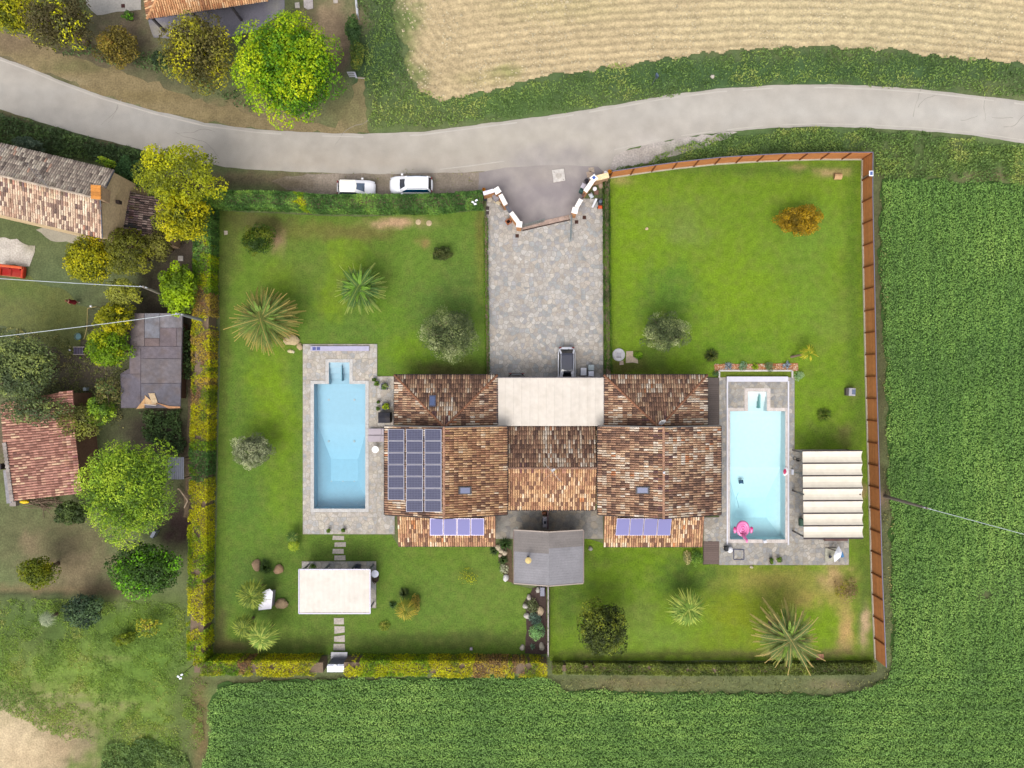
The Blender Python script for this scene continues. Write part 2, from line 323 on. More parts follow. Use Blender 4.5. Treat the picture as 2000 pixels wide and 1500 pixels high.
octa = [(-1, 0, 0), (0, -1, 0), (1, 0, 0), (0, 1, 0), (-.6, -.6, .6), (.6, -.6, .6), (.6, .6, .6), (-.6, .6, .6)]
r = rng.uniform(.04, .11, n) * (1 + (rng.random(n) > .95) * .5); an = rng.uniform(0, 6.3, n); e = np.ones(n)
Xa = np.column_stack([np.cos(an), np.sin(an), 0 * an]) * r[:, None]; Ya = np.column_stack([-np.sin(an), np.cos(an), 0 * an]) * (r * rng.uniform(.6, 1, n))[:, None]; Za = np.column_stack([0 * an, 0 * an, r])
cl = K('e2d2ad')[None] * rng.uniform(.75, 1.12, n)[:, None]
V, Fq, cc = inst(octa, [(0, 1, 5, 4), (1, 2, 6, 5), (2, 3, 7, 6), (3, 0, 4, 7), (4, 5, 6, 7)], np.column_stack([cxx, cyy, .07 + .06 * furrow(cxx, cyy)]), Xa, Ya, Za, cl)
kind(np_obj('soil_clods', V, Fq, cc, EARTH), 'stuff', 'pale dry clods lying on the ploughed field above the road')
# ---- road and its worn edge lines
RU = [(-260, 10), (-120, 62), (0, 111), (60, 133), (125, 160), (200, 187), (300, 216), (400, 240), (500, 253), (600, 259), (720, 262), (820, 258), (900, 248), (1000, 235), (1100, 222), (1200, 205), (1300, 187), (1400, 174), (1500, 167), (1620, 165), (1700, 168), (1800, 175), (1900, 186), (2000, 198), (2150, 218), (2300, 242)]
RL = [(2300, 340), (2150, 308), (2000, 281), (1900, 265), (1800, 256), (1700, 250), (1600, 247), (1520, 250), (1440, 256), (1380, 262), (1290, 276), (1230, 290), (1200, 305), (1190, 330), (1130, 342), (1040, 338), (940, 335), (860, 338), (780, 340), (640, 338), (530, 334), (440, 326), (340, 308), (290, 297), (230, 281), (160, 263), (100, 245), (50, 229), (0, 213), (-120, 170), (-260, 120)]
ROADC = [(150, 175, 160, 7, 'cfcac2', .5), (420, 280, 200, 7, 'd0c8bc', .5), (700, 292, 240, 6, 'b4aa9c', .5), (1000, 262, 260, 6, 'd6cdc0', .5), (1050, 300, 200, 7, 'b5ab9e', .5), (1350, 215, 260, 6, 'b9b2a8', .45), (1600, 222, 260, 6, 'd8d2c8', .5), (1850, 215, 160, 6, 'b9b4ac', .45), (600, 315, 260, 5, 'b0a698', .5), (1000, 280, 220, 30, 'c8bfae', .5), (1500, 210, 300, 30, 'cdc7bd', .7), (1900, 230, 200, 30, 'd0cbc2', .7), (300, 230, 260, 30, 'b9b6b1', .6), (1080, 315, 90, 30, 'a9a0a0', .7), (900, 330, 90, 16, 'bdb0a2', .6), (1260, 285, 60, 16, 'd6cdc4', .7), (700, 320, 200, 12, 'c4b7a6', .6), (60, 190, 80, 30, 'c0bbb3', .6)]
sheet('road', PX(*RU, *RL), .045, 'c3bbb0', ROADC, ASPH, 1.2, .05, 1, .05)
def line(name, pts, wd, z, col, gaps=()):
    m = MB(); P = [W(*p) for p in pts]; Q = []
    for a, b in zip(P[:-1], P[1:]):
        L = (b - a).length; k = max(1, int(L / .5)); Q += [a.lerp(b, i / k) for i in range(k)]
    Q.append(P[-1])
    for i in range(len(Q) - 1):
        if vn(Q[i].x, Q[i].y, 1.7, 3) < .32: continue
        d = (Q[i + 1] - Q[i]).normalized(); nn = Vector((-d.y, d.x, 0)) * wd / 2 * (.6 + .6 * float(vn(Q[i].x, Q[i].y, 1., 5)))
        m.add([Q[i] - nn + Vector((0, 0, z)), Q[i + 1] - nn + Vector((0, 0, z)), Q[i + 1] + nn + Vector((0, 0, z)), Q[i] + nn + Vector((0, 0, z))], [(0, 1, 2, 3)], col)
    return kind(m.build(name, ASPH), 'structure')
line('road_marking', [(p[0], p[1] + 6) for p in RU], .15, .052, K('d2cbc0'))
line('road_marking', [(860, 331), (920, 324), (985, 315)], .1, .052, K('d2cbbf')); line('road_marking', [(1200, 293), (1290, 271), (1400, 256), (1500, 245), (1600, 242), (1700, 244), (1800, 250), (1900, 259), (2000, 274)], .11, .052, K('d2cbbf'))
for k in range(11):
    px = random.uniform(20, 1980); i = max(j for j in range(len(RU) - 1) if RU[j][0] <= px); f_ = (px - RU[i][0]) / (RU[i + 1][0] - RU[i][0]); py = RU[i][1] + f_ * (RU[i + 1][1] - RU[i][1]) + random.uniform(14, 66); p = W(px, py); a_ = math.atan2(-(RU[i + 1][1] - RU[i][1]), RU[i + 1][0] - RU[i][0]) + random.choice([0, 0, 1.4]) + random.uniform(-.3, .3); q = []
    for j in range(random.randint(6, 16)): q.append(p.copy()); a_ += random.uniform(-.35, .35); p += Vector((math.cos(a_), math.sin(a_), 0)) * .35
    m = MB()
    for u_, v_ in zip(q[:-1], q[1:]):
        d = (v_ - u_).normalized(); nn = Vector((-d.y, d.x, 0)) * random.uniform(.012, .03); m.add([u_ - nn + Vector((0, 0, .05)), v_ - nn + Vector((0, 0, .05)), v_ + nn + Vector((0, 0, .05)), u_ + nn + Vector((0, 0, .05))], [(0, 1, 2, 3)], K('a69f96'))
    kind(m.build('road_crack', ASPH), 'structure')
# forecourt, gravel shoulder
sheet('gravel_shoulder', PX((1175, 345), (1168, 322), (1195, 300), (1280, 277), (1380, 262), (1440, 257), (1420, 270), (1380, 285), (1340, 300), (1290, 312), (1195, 334)), .03, 'cdc3bb', [(1280, 300, 60, 12, 'b5a89a', .5), (1340, 290, 40, 12, '6c7d4c', .5)], SOIL, .6, .25, 2, .1)
sheet('forecourt', PX((935, 372), (936, 338), (985, 328), (1080, 322), (1168, 326), (1185, 342), (1150, 368), (1118, 418), (1018, 446), (975, 384)), .056, 'a39999', [(1080, 330, 70, 16, 'b8aea6', .7), (1060, 345, 40, 16, 'b5aaa2', .6), (1000, 330, 60, 14, 'afa59e', .5)], ASPH, .8, .03, 3, .06)
sheet('dry_verge', PX((-60, 60), (0, 52), (60, 78), (110, 104), (180, 122), (260, 148), (330, 172), (420, 205), (480, 216), (560, 236), (640, 246), (668, 240), (700, 150), (712, 152), (722, 262), (600, 259), (500, 252), (400, 239), (300, 215), (200, 186), (125, 159), (60, 132), (0, 110), (-60, 84)), .025, '9d8c68', [(30, 85, 50, 18, '8a7660', .7), (150, 130, 60, 10, '74784c', .6), (300, 190, 80, 12, '8c7c54', .6), (420, 225, 80, 8, 'a8966c', .6), (690, 215, 30, 50, '86825a', .8), (120, 160, 60, 6, 'b5a684', .6)], SOIL, .6, .35, 5, .16)
sheet('gravel_verge', PX((600, 340), (700, 336), (936, 336), (937, 370), (880, 378), (640, 384), (560, 372), (530, 352)), .03, 'a99b8c', [(560, 360, 50, 14, '6b5f48', .8), (740, 352, 30, 10, '7d735a', .6), (870, 350, 40, 10, '8c8270', .5)], SOIL, .5, .15, 5, .14)
# ---- crop field: dark soil sheet under real leaves
CP = [(1722, 352), (1800, 350), (1900, 357), (2000, 362), (2150, 370), (2150, 1640), (380, 1640), (392, 1500), (412, 1440), (408, 1380), (425, 1338), (520, 1330), (700, 1324), (900, 1322), (1060, 1323), (1100, 1345), (1250, 1352), (1450, 1352), (1620, 1358), (1690, 1345), (1730, 1325), (1742, 1290), (1738, 1000), (1728, 700), (1716, 500)]
CROPB = [(1960, 640, 50, 60, '4f7a42', .5), (2060, 1100, 60, 40, '6b6a42', .5), (1925, 1160, 14, 14, '8a8060', .9), (1980, 1150, 60, 40, '5f7548', .5), (1850, 900, 90, 200, '3a6a2c', .4)]
sheet('crop_soil', PX(*CP), .05, '4c6a34', CROPB, SOIL, 1.1, .3, 4, .1)
def scatter(name, poly, n, z0, z1, size, pal, seed=0, aspect=.55, up=.9, nscale=3., thin=0., holes=(), m=LEAF, label=None, poly_amp=.35, zn=0., rows=None):
    P = rough_poly(PX(*poly), .5, poly_amp, seed); A = np.array(P); x = rng.uniform(A[:, 0].min(), A[:, 0].max(), n); y = rng.uniform(A[:, 1].min(), A[:, 1].max(), n)
    k = inpoly(x, y, P)
    if thin: k &= fbm(x, y, nscale * .5, seed + 2) + rng.normal(size=n) * .085 > thin
    for hx, hy, hr in holes:
        v = W(hx, hy); k &= np.hypot(x - v.x, y - v.y) > hr / 20
    x = x[k]; y = y[k]; n = len(x); f = fbm(x, y, nscale, seed); f = np.clip((f - .5) * 1.8 + .5, 0, 1)
    if rows is not None: f = np.clip(f * .8 + .1 + .18 * np.sin(2 * math.pi * (y + .3 * (fbm(x, y, 4., 2) - .5)) / 1.15) * (y < -27.5) + .15 * np.sin(2 * math.pi * (x + .3 * (fbm(x, y, 4., 3) - .5)) / 1.25) * (y >= -27.5), 0, .999)
    z = z0 + (z1 - z0) * rng.random(n) ** .8 + zn * (vn(x, y, 1.1, seed + 1) - .5) + zn * (vn(x, y, .5, seed + 2) - .5)
    Nn = unit(rng.normal(size=(n, 3)) + np.array([0, 0, up])); V, Fq, cc = leaves(np.column_stack([x, y, z]), Nn, size, aspect, pick(pal, n, f))
    return kind(np_obj(name, V, Fq, cc, m), 'stuff', label)
CPAL = [('5e8246', 2), ('68904a', 3), ('72994f', 3), ('7ca354', 2), ('88ac5c', 1)]
scatter('crop_leaves', CP, 680000, .16, .36, .165, CPAL, 1, .6, 2.8, 6., holes=[(1925, 1160, 8)], label='dense green crop plants filling the field around the garden', zn=.2, rows=1)
# ---- wild verges
VG = [('5c7a45', 3), ('6c8a4c', 3), ('7f9a52', 2), ('94a45e', 1)]; VD = [('48603e', 3), ('587446', 3), ('688450', 1)]; VO = [('6b764a', 3), ('808656', 3), ('969460', 1)]
scatter('verge_weeds', [(700, -100), (765, -100), (772, 40), (790, 110), (810, 165), (870, 196), (960, 185), (1100, 153), (1250, 124), (1420, 104), (1650, 95), (1850, 110), (2150, 150), (2150, 212), (1900, 182), (1620, 162), (1400, 170), (1100, 218), (900, 244), (730, 257), (712, 150)], 90000, .02, .32, .24, VG, 2, .4, .8, 2.6, .30, label='rough green weeds between the ploughed field and the road', zn=.2)
scatter('verge_weeds', [(1190, 336), (1270, 312), (1380, 272), (1450, 262), (1600, 252), (1800, 260), (1980, 285), (2150, 315), (2150, 372), (1900, 352), (1722, 348), (1706, 340), (1704, 294), (1500, 300), (1300, 318)], 52000, .02, .38, .22, VG, 3, .45, .8, 2., .36, label='green weeds between the road and the brown fence', zn=.2)
scatter('verge_weeds', [(-60, 210), (60, 238), (160, 270), (280, 300), (300, 330), (270, 370), (235, 345), (225, 325), (0, 285), (-60, 270)], 16000, .05, .7, .3, VD, 4, .4, .7, 2., .2, label='dark tall weeds between the road and the old tiled house', zn=.3)
scatter('verge_weeds', [(1716, 360), (1735, 360), (1745, 1300), (1730, 1340), (1500, 1360), (1090, 1352), (1075, 1322), (1400, 1322), (1710, 1325), (1728, 1300), (1722, 900)], 38000, .02, .3, .2, VO, 5, .4, .8, 2., .30, label='olive weeds along the outer side of the fence', zn=.15)
scatter('meadow_weeds', [(-60, 1168), (200, 1170), (365, 1180), (368, 1320), (400, 1330), (400, 1470), (190, 1450), (110, 1440), (40, 1400), (-60, 1370)], 90000, .01, .12, .14, [('6c8c40', 3), ('78983e', 4), ('88a044', 3), ('98a05c', 1)], 6, .4, 1.6, 2.6, .44, label='patchy meadow grass and weeds at the bottom left', zn=.2)
scatter('dark_weeds', [(205, 1452), (300, 1444), (370, 1470), (392, 1560), (195, 1560)], 12000, .03, .3, .2, VG, 7, .5, 1.2, 2., .33, label='dark green weeds at the lower left beside the crop', zn=.3)
scatter('bank_weeds', [(95, 100), (340, 150), (470, 215), (520, 225), (470, 190), (330, 110), (180, 90)], 7000, .02, .5, .25, VD, 8, .5, .8, 1.5, .4, label='low dark weeds under the trees above the road')
scatter('yard_weeds', [(-40, 640), (110, 650), (240, 720), (240, 840), (150, 770), (0, 780), (-40, 760)], 11000, .02, .3, .2, VO, 9, .45, .8, 1.5, .42, label='scrubby weeds around the sheds in the left yard')
scatter('yard_weeds', [(270, 800), (355, 800), (362, 890), (340, 890), (290, 860)], 3500, .05, .6, .25, VD, 10, .5, .8, 1.2, .35, label='dark ivy growing below the flat grey shed')
scatter('yard_weeds', [(350, 640), (372, 640), (378, 740), (355, 745)], 1500, .1, 1.1, .25, VD, 11, .5, .8, 1.2, .2, label='dark bushes between the flat grey shed and the hedge')
scatter('forecourt_weeds', [(700, 335), (945, 333), (940, 368), (650, 352)], 900, .03, .12, .14, VO, 12, .5, .8, 1., .62, label='small weeds on the gravel by the parked cars')
# ---- lawns
LA = [(427, 412), (560, 418), (700, 424), (945, 412), (948, 560), (952, 738), (770, 738), (737, 735), (737, 672), (592, 672), (592, 1043), (765, 1043), (778, 1066), (967, 1066), (990, 1090), (1000, 1140), (1035, 1150), (1070, 1150), (1068, 1278), (419, 1278), (424, 1000), (430, 700)]
LAB = [(600, 520, 60, 40, '5d7d33', .5), (675, 510, 35, 40, '74a01c', .8), (645, 590, 30, 40, '6f9a18', .85), (480, 530, 50, 50, '62902a', .6), (545, 540, 30, 40, '74a022', .6), (700, 640, 90, 30, '4a7a30', .5), (800, 690, 40, 50, '669a14', .8), (750, 610, 30, 40, '5c9420', .6), (800, 540, 60, 60, '5b8a30', .6), (880, 470, 50, 50, '548034', .6), (860, 600, 60, 40, '3e6a30', .7), (900, 560, 40, 50, '3f6832', .6),
       (600, 450, 120, 20, '6c6a3a', .7), (700, 455, 60, 14, '6e6340', .7), (500, 430, 60, 18, '564c3c', .85), (450, 470, 20, 60, '4a4a30', .7), (437, 640, 10, 260, '4a5a2a', .75), (442, 560, 12, 100, '3f5a2a', .5), (770, 436, 55, 9, 'cdb38e', .98), (880, 725, 60, 16, '4c3f33', .9), (826, 475, 12, 8, 'a4895f', .8), (543, 470, 12, 20, 'bfa184', .8), (935, 440, 8, 30, '5f5636', .7), (938, 500, 10, 60, '757238', .5),  # the long narrow blobs beside the left hedge are its shade, painted in
       (530, 760, 40, 90, '70a112', .85), (560, 860, 25, 60, '649410', .8), (545, 970, 40, 60, '669618', .7), (500, 1000, 40, 50, '4b8030', .5), (575, 900, 10, 110, '4f7a1c', .5), (460, 800, 20, 60, '4d7c2c', .6), (470, 960, 30, 60, '4a7c30', .6),
       (700, 1085, 60, 25, '42702a', .6), (630, 1085, 80, 30, '3f6526', .6), (900, 1090, 60, 25, '5c8a2a', .6), (850, 1180, 100, 50, '558034', .6), (950, 1150, 60, 60, '648a38', .6), (500, 1140, 70, 60, '3f6b33', .7), (620, 1220, 60, 20, '4e6f33', .5), (850, 1250, 220, 16, '364a28', .8), (560, 1255, 90, 14, '3a4e28', .8), (430, 1230, 14, 60, '4a3f38', .8), (460, 1262, 40, 12, '5b4440', .8), (915, 1240, 30, 12, '3f5030', .5)]  # the dark bands above the bottom hedges are hedge shadow painted on grass
LAWNT = 1
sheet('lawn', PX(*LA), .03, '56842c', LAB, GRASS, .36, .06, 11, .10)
LB = [(1191, 349), (1300, 333), (1400, 322), (1500, 316), (1600, 313), (1684, 313), (1692, 750), (1702, 1125), (1708, 1290), (1074, 1290), (1074, 1140), (1138, 1136), (1141, 1050), (1180, 1062), (1372, 1066), (1372, 1103), (1657, 1103), (1657, 878), (1550, 878), (1550, 737), (1400, 737), (1380, 735), (1191, 735)]
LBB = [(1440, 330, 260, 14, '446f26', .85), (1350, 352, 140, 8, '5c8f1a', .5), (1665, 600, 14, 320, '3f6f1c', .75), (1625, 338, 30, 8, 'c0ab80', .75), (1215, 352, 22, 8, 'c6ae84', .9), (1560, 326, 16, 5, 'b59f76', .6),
       (1230, 450, 60, 120, '6d9f10', .8), (1450, 400, 60, 60, '5d8d1a', .6), (1440, 560, 60, 60, '70a214', .7), (1330, 430, 60, 40, '66883a', .7), (1340, 460, 40, 20, '6f8c48', .5), (1560, 500, 60, 60, '5f9030', .6), (1590, 440, 60, 40, '669a34', .6), (1310, 560, 50, 50, '447c28', .75), (1300, 600, 60, 40, '477a2a', .7), (1620, 620, 40, 60, '6a8a3c', .6), (1580, 600, 50, 60, '639a2a', .5), (1430, 690, 90, 40, '4f861c', .7), (1260, 700, 50, 20, '3f5a24', .7), (1230, 716, 50, 14, '4a3c2c', .9), (1280, 700, 40, 20, '3f6a1c', .7),  # the dark blobs just above the olive tree paint its shade
       (1610, 760, 50, 50, '5c8d1a', .7), (1600, 850, 50, 24, '4a7420', .7), (1650, 850, 14, 20, '6f6a48', .7), (1680, 800, 10, 60, '3f6a22', .7), (1675, 1000, 14, 110, '3f6526', .8), (1685, 960, 8, 14, 'b89c78', .7), (1665, 765, 12, 12, '7a7450', .5),
       (1180, 1090, 60, 20, '3f6a16', .7), (1270, 1095, 50, 30, '5d8d10', .8), (1240, 1150, 60, 30, '5a8a1a', .7), (1110, 1160, 40, 80, '3d6626', .85), (1340, 1130, 60, 40, '386526', .85), (1400, 1140, 24, 40, '345f26', .8), (1250, 1200, 30, 30, '62803a', .7), (1290, 1245, 60, 30, '66903a', .6), (1440, 1200, 60, 50, '7a9416', .85), (1400, 1260, 60, 20, '6a8c1c', .6), (1480, 1130, 60, 30, '6c8f20', .7), (1520, 1135, 90, 26, '9c9a50', .8), (1630, 1130, 30, 26, 'c0aa78', .9), (1590, 1172, 70, 18, 'b0a45c', .85), (1610, 1220, 34, 40, '6c9a10', .95), (1652, 1225, 14, 50, 'c4ac70', .95), (1645, 1265, 20, 14, '9c8a60', .8), (1690, 1180, 14, 100, '4a6a34', .8), (1693, 1210, 8, 24, 'd0c098', .9), (1688, 1250, 8, 18, 'c8b890', .8), (1370, 1278, 300, 8, '35381f', .9), (1160, 1275, 70, 10, '33401f', .85), (1560, 1275, 120, 8, '5f5240', .8)]  # thin dark strips along the low hedge carry its shadow as colour
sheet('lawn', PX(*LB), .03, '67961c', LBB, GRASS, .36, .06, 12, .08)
sheet('lawn', PX((1400, 722), (1548, 722), (1548, 738), (1400, 738)), .033, '5d7d20', [], GRASS, .5, .02, 3)
sheet('yard_grass', PX((-60, 545), (60, 540), (115, 560), (165, 600), (170, 660), (140, 690), (60, 650), (-60, 640)), .02, '5e6c46', [(40, 560, 60, 20, '4c7034', .6), (120, 600, 50, 40, '5b6a3c', .6)], GRASS, .6, .5, 5, .12)
sheet('gravel_patch', PX((-60, 455), (10, 462), (45, 470), (70, 480), (64, 505), (58, 522), (30, 520), (-60, 516)), .04, 'd9d1c6', [(60, 480, 12, 14, '8d8a5c', .6)], SOIL, .5, .35, 6, .06)
sheet('bare_soil_bed', PX((975, 1060), (985, 1058), (1000, 1075), (1003, 1140), (990, 1135), (972, 1095)), .05, '75634f', [], SOIL, .5, .1, 7)
sheet('bare_soil_bed', PX((1040, 1150), (1066, 1144), (1068, 1276), (1025, 1276), (1030, 1200), (1022, 1180)), .05, '5a4a45', [], SOIL, .5, .1, 8)
sheet('yard_paving', PX((160, -60), (276, -60), (276, 20), (230, 24), (190, 30), (168, 10)), .04, 'bdb7ae', [(200, 14, 20, 8, 'a8a8a6', .5)], CONC, .7, .08, 9)
sheet('yard_paving', PX((290, 40), (520, -40), (556, -40), (556, 24), (500, 60), (420, 80), (300, 74)), .045, '8a8794', [(310, 60, 20, 10, 'b8b09e', .9), (540, 10, 14, 20, 'a8a49c', .8)], CONC, .7, .04, 10)
sheet('yard_paving', PX((70, 448), (92, 440), (175, 458), (150, 476), (100, 470)), .04, 'b5ae9c', [], CONC, .7, .1, 11)
sheet('yard_path', PX((366, 740), (378, 740), (380, 900), (368, 1010), (358, 1010), (366, 880)), .03, '87745f', [], SOIL, .6, .12, 12)
# ================================================================ CRAZY PAVING
SP = [K(h) for h in ('ccc4ba', 'c3bcb4', 'd0c7bb', 'b9b6b5', 'c6bbae', 'b4b4b2', 'd2ccc4')]
def clip(poly, a, b, c):     # keep a*x + b*y <= c
    o = []
    for i in range(len(poly)):
        p, q = poly[i], poly[(i + 1) % len(poly)]; dp = a * p[0] + b * p[1] - c; dq = a * q[0] + b * q[1] - c
        if dp <= 0: o.append(p)
        if dp * dq < 0: t = dp / (dp - dq); o.append((p[0] + (q[0] - p[0]) * t, p[1] + (q[1] - p[1]) * t))
    return o
def area(p): return abs(sum(p[i][0] * p[(i + 1) % len(p)][1] - p[(i + 1) % len(p)][0] * p[i][1] for i in range(len(p)))) / 2
def paving(name, rects, z, cell, base, pal, budget, seed, drop=None, hole=None):
    """irregular flagstones bedded in mortar inside convex rectangles (px); z = top of the bed"""
    m = MB(); R = random.Random(seed); stones = []
    for (x0, y0, x1, y1) in rects:
        a = W(x0, y1); b = W(x1, y0); m.prism([(a.x, a.y), (b.x, a.y), (b.x, b.y), (a.x, b.y)], -.05, z, K(base))
        nx = max(1, round((b.x - a.x) / cell)); ny = max(1, round((b.y - a.y) / cell)); cx = (b.x - a.x) / nx; cy = (b.y - a.y) / ny; g = {}
        for i in range(-1, nx + 1):
            for j in range(-1, ny + 1): g[i, j] = (a.x + (i + .5 + (R.random() - .5) * .95) * cx, a.y + (j + .5 + (R.random() - .5) * .95) * cy)
        for i in range(nx):
            for j in range(ny):
                p = g[i, j]; po = [(a.x + .01, a.y + .01), (b.x - .01, a.y + .01), (b.x - .01, b.y - .01), (a.x + .01, b.y - .01)]
                for di in range(-2, 3):
                    for dj in range(-2, 3):
                        q = g.get((i + di, j + dj))
                        if q is None or (di == 0 and dj == 0): continue
                        nx_, ny_ = q[0] - p[0], q[1] - p[1]; L = math.hypot(nx_, ny_); nx_ /= L; ny_ /= L
                        po = clip(po, nx_, ny_, (nx_ * (p[0] + q[0]) + ny_ * (p[1] + q[1])) / 2 - .022)
                        if len(po) < 3: break
                    if len(po) < 3: break
                if len(po) < 3 or area(po) < .02: continue
                if drop and drop(p): continue
                stones.append((area(po), po, z + .012 + R.random() * .012, pal[int(R.random() * len(pal))] * (.9 + .16 * R.random())))
    root = kind(m.build(name, CONC), 'structure'); stones.sort(key=lambda s: -s[0])
    for s in stones[:budget]: MB().prism(s[1], z - .01, s[2], s[3]).build('paving_stone', STONE, root)
    if stones[budget:]:
        m = MB()
        for s in stones[budget:]: m.prism(s[1], z - .01, s[2], s[3])
        kind(m.build('small_paving_stones', STONE, root), 'stuff')
    return root
FC = PX((935, 372), (936, 338), (985, 328), (1080, 322), (1168, 326), (1185, 342), (1150, 368), (1118, 418), (1018, 446), (975, 384))
def indrop(p): return bool(inpoly(np.array([p[0]]), np.array([p[1]]), FC)[0]) or p[1] > W(0, 350).y
paving('driveway', [(950, 388, 1178, 745)], .035, .43, 'b3aaa0', SP, 300, 3, indrop)
paving('carport_floor', [(970, 746, 1180, 832)], .03, .6, 'a59c94', SP, 0, 4)
a, b, c, d, e, f, g = POOL_L
PAL_L = [K(h) for h in ('d6cec4', 'cec6bc', 'd6ccbc', 'c8c3bd', 'c1bfbc', 'd2c6b8')]
paving('pool_deck', [(592, 672, 737, g - 7), (592, g - 7, e - 7, c - 7), (f + 7, g - 7, 737, c - 7), (592, c - 7, a - 7, d + 7), (b + 7, c - 7, 737, d + 7), (592, d + 7, 737, 1043), (737, 735, 771, 1043)], .10, .42, 'c0b6a8', PAL_L, 300, 5)
a, b, c, d, e, f, g = POOL_R
PAL_R = [K(h) for h in ('b8b3ac', 'c0bab0', 'acaaa8', 'beb4a6', 'c8c0b4', 'a8a6a4')]
paving('pool_deck', [(1404, 737, 1551, g - 6), (1404, g - 6, e - 6, c - 5), (f + 6, g - 6, 1551, c - 5), (1404, c - 5, a - 6, d + 6), (b + 7, c - 5, 1551, d + 6), (1404, d + 6, 1551, 1103), (1551, 878, 1657, 1103), (1374, 1010, 1404, 1057)], .10, .42, 'b2a898', PAL_R, 300, 6)
paving('summerhouse_terrace', [(590, 1096, 735, 1187)], .10, .5, 'b0a79c', PAL_R, 120, 7)
paving('rear_patio', [(967, 995, 1178, 1052)], .06, .55, 'a8a296', [K(h) for h in ('b0aaa2', 'a3a099', 'b5ab9c', '9b9894')], 160, 8)
# ================================================================ POOLS
def pool(spec, label, liner, deep, wcol, dens, coping, hop, lk=1.):
    x0, x1, y0, y1, e, f, g = spec; A = W(x0, y1); B = W(x1, y0); S0 = W(e, y0); S1 = W(f, g); zt = .10
    root = thing('swimming_pool', label, 'pool', ((A.x + B.x) / 2, (A.y + B.y) / 2, 0)); col = np.minimum(K(liner) * lk, .84)
    LIN = mat('pool_liner', None, .6, .03, 3)
    m = MB(); T = .06; ya, yb = A.y, B.y; L = yb - ya
    # floor: shallow at the steps end, sloping into a deep hopper at the far end
    ys = [yb, yb - L * hop[0], yb - L * hop[1], yb - L * hop[2], ya]; sh, dp = -1.15, -hop[3]; ins = 1.15
    ring0 = [Vector((A.x, ys[1], sh)), Vector((B.x, ys[1], sh)), Vector((B.x, ya, sh)), Vector((A.x, ya, sh))]
    h0 = [Vector((A.x + ins, ys[2], dp)), Vector((B.x - ins, ys[2], dp)), Vector((B.x - ins, ys[3], dp)), Vector((A.x + ins, ys[3], dp))]
    m.add([(A.x, yb, sh + .15), (B.x, yb, sh + .15), ring0[1], ring0[0]], [(3, 2, 1, 0)], col)
    m.add(ring0 + h0, [(1, 0, 4, 5), (2, 1, 5, 6), (3, 2, 6, 7), (0, 3, 7, 4), (5, 4, 7, 6)], col)
    m.build('floor', LIN, root)
    m = MB()
    def wall(p, q): m.add([(p[0], p[1], sh - .2), (q[0], q[1], sh - .2), (q[0], q[1], zt), (p[0], p[1], zt)], [(0, 1, 2, 3)], col)
    wall((A.x, yb), (A.x, ya)); wall((A.x, ya), (B.x, ya)); wall((B.x, ya), (B.x, yb)); wall((B.x, yb), (S1.x, yb)); wall((S0.x, yb), (A.x, yb)); wall((S1.x, yb), (S1.x, S1.y)); wall((S1.x, S1.y), (S0.x, S1.y)); wall((S0.x, S1.y), (S0.x, yb))
    m.build('side_wall', LIN, root)
    n = 4; w_ = (S1.x - S0.x)
    for i in range(n):        # treads run across the bay
        a = S1.y + (yb - S1.y) * i / n; b = S1.y + (yb - S1.y) * (i + 1) / n; z = -.12 - .22 * i
        MB().box((S0.x + w_ / 2, (a + b) / 2, (z + sh) / 2 - .1), (w_ - .02, abs(a - b) - .004, z - sh + .2), col * (1.0 - .03 * i)).build('step', LIN, root)
    MB().box((S0.x + w_ * .62, (S1.y + yb) / 2, -.2), (.09, abs(S1.y - yb) * .7, .9), K(deep)).build('handrail_slab', LIN, root)
    cw = .34; m = MB(); cc = K(coping); parts_ = [(A.x - cw, ya - cw, A.x, yb + cw), (B.x, ya - cw, B.x + cw, yb + cw), (A.x, ya - cw, B.x, ya), (A.x, yb, S0.x - cw, yb + cw), (S1.x + cw, yb, B.x, yb + cw), (S0.x - cw, yb, S0.x, S1.y + cw), (S1.x, yb, S1.x + cw, S1.y + cw), (S0.x, S1.y, S1.x, S1.y + cw)]
    for (u0, v0, u1, v1) in parts_:
        u0, u1 = min(u0, u1), max(u0, u1); v0, v1 = min(v0, v1), max(v0, v1); lx, ly = u1 - u0, v1 - v0
        k = max(1, round(max(lx, ly) / 1.5))
        for i in range(k):
            if lx > ly: p, q, r, s = u0 + lx * i / k, v0, u0 + lx * (i + 1) / k - .008, v1
            else: p, q, r, s = u0, v0 + ly * i / k, u1, v0 + ly * (i + 1) / k - .008
            MB().box(((p + r) / 2, (q + s) / 2, .115), (r - p, s - q, .045), cc * random.uniform(.96, 1.02), bev=.008).build('coping_stone', STONE, root)
    wm = bpy.data.materials.new('pool_water'); wm.use_nodes = True; N = wm.node_tree.nodes; Lk = wm.node_tree.links; out = N['Material Output']; N.remove(N['Principled BSDF'])
    tr = N.new('ShaderNodeBsdfTransparent'); gl = N.new('ShaderNodeBsdfGlossy'); gl.inputs['Roughness'].default_value = .08; fr = N.new('ShaderNodeFresnel'); fr.inputs[0].default_value = 1.33; mx = N.new('ShaderNodeMixShader')
    tc = N.new('ShaderNodeTexCoord'); no = N.new('ShaderNodeTexNoise'); no.inputs['Scale'].default_value = 2.2; bu = N.new('ShaderNodeBump'); bu.inputs['Strength'].default_value = .3; bu.inputs['Distance'].default_value = .05
    Lk.new(tc.outputs['Object'], no.inputs[0]); Lk.new(no.outputs[0], bu.inputs['Height']); Lk.new(bu.outputs[0], gl.inputs['Normal']); Lk.new(bu.outputs[0], fr.inputs['Normal'])
    Lk.new(fr.outputs[0], mx.inputs[0]); Lk.new(tr.outputs[0], mx.inputs[1]); Lk.new(gl.outputs[0], mx.inputs[2]); Lk.new(mx.outputs[0], out.inputs[0])
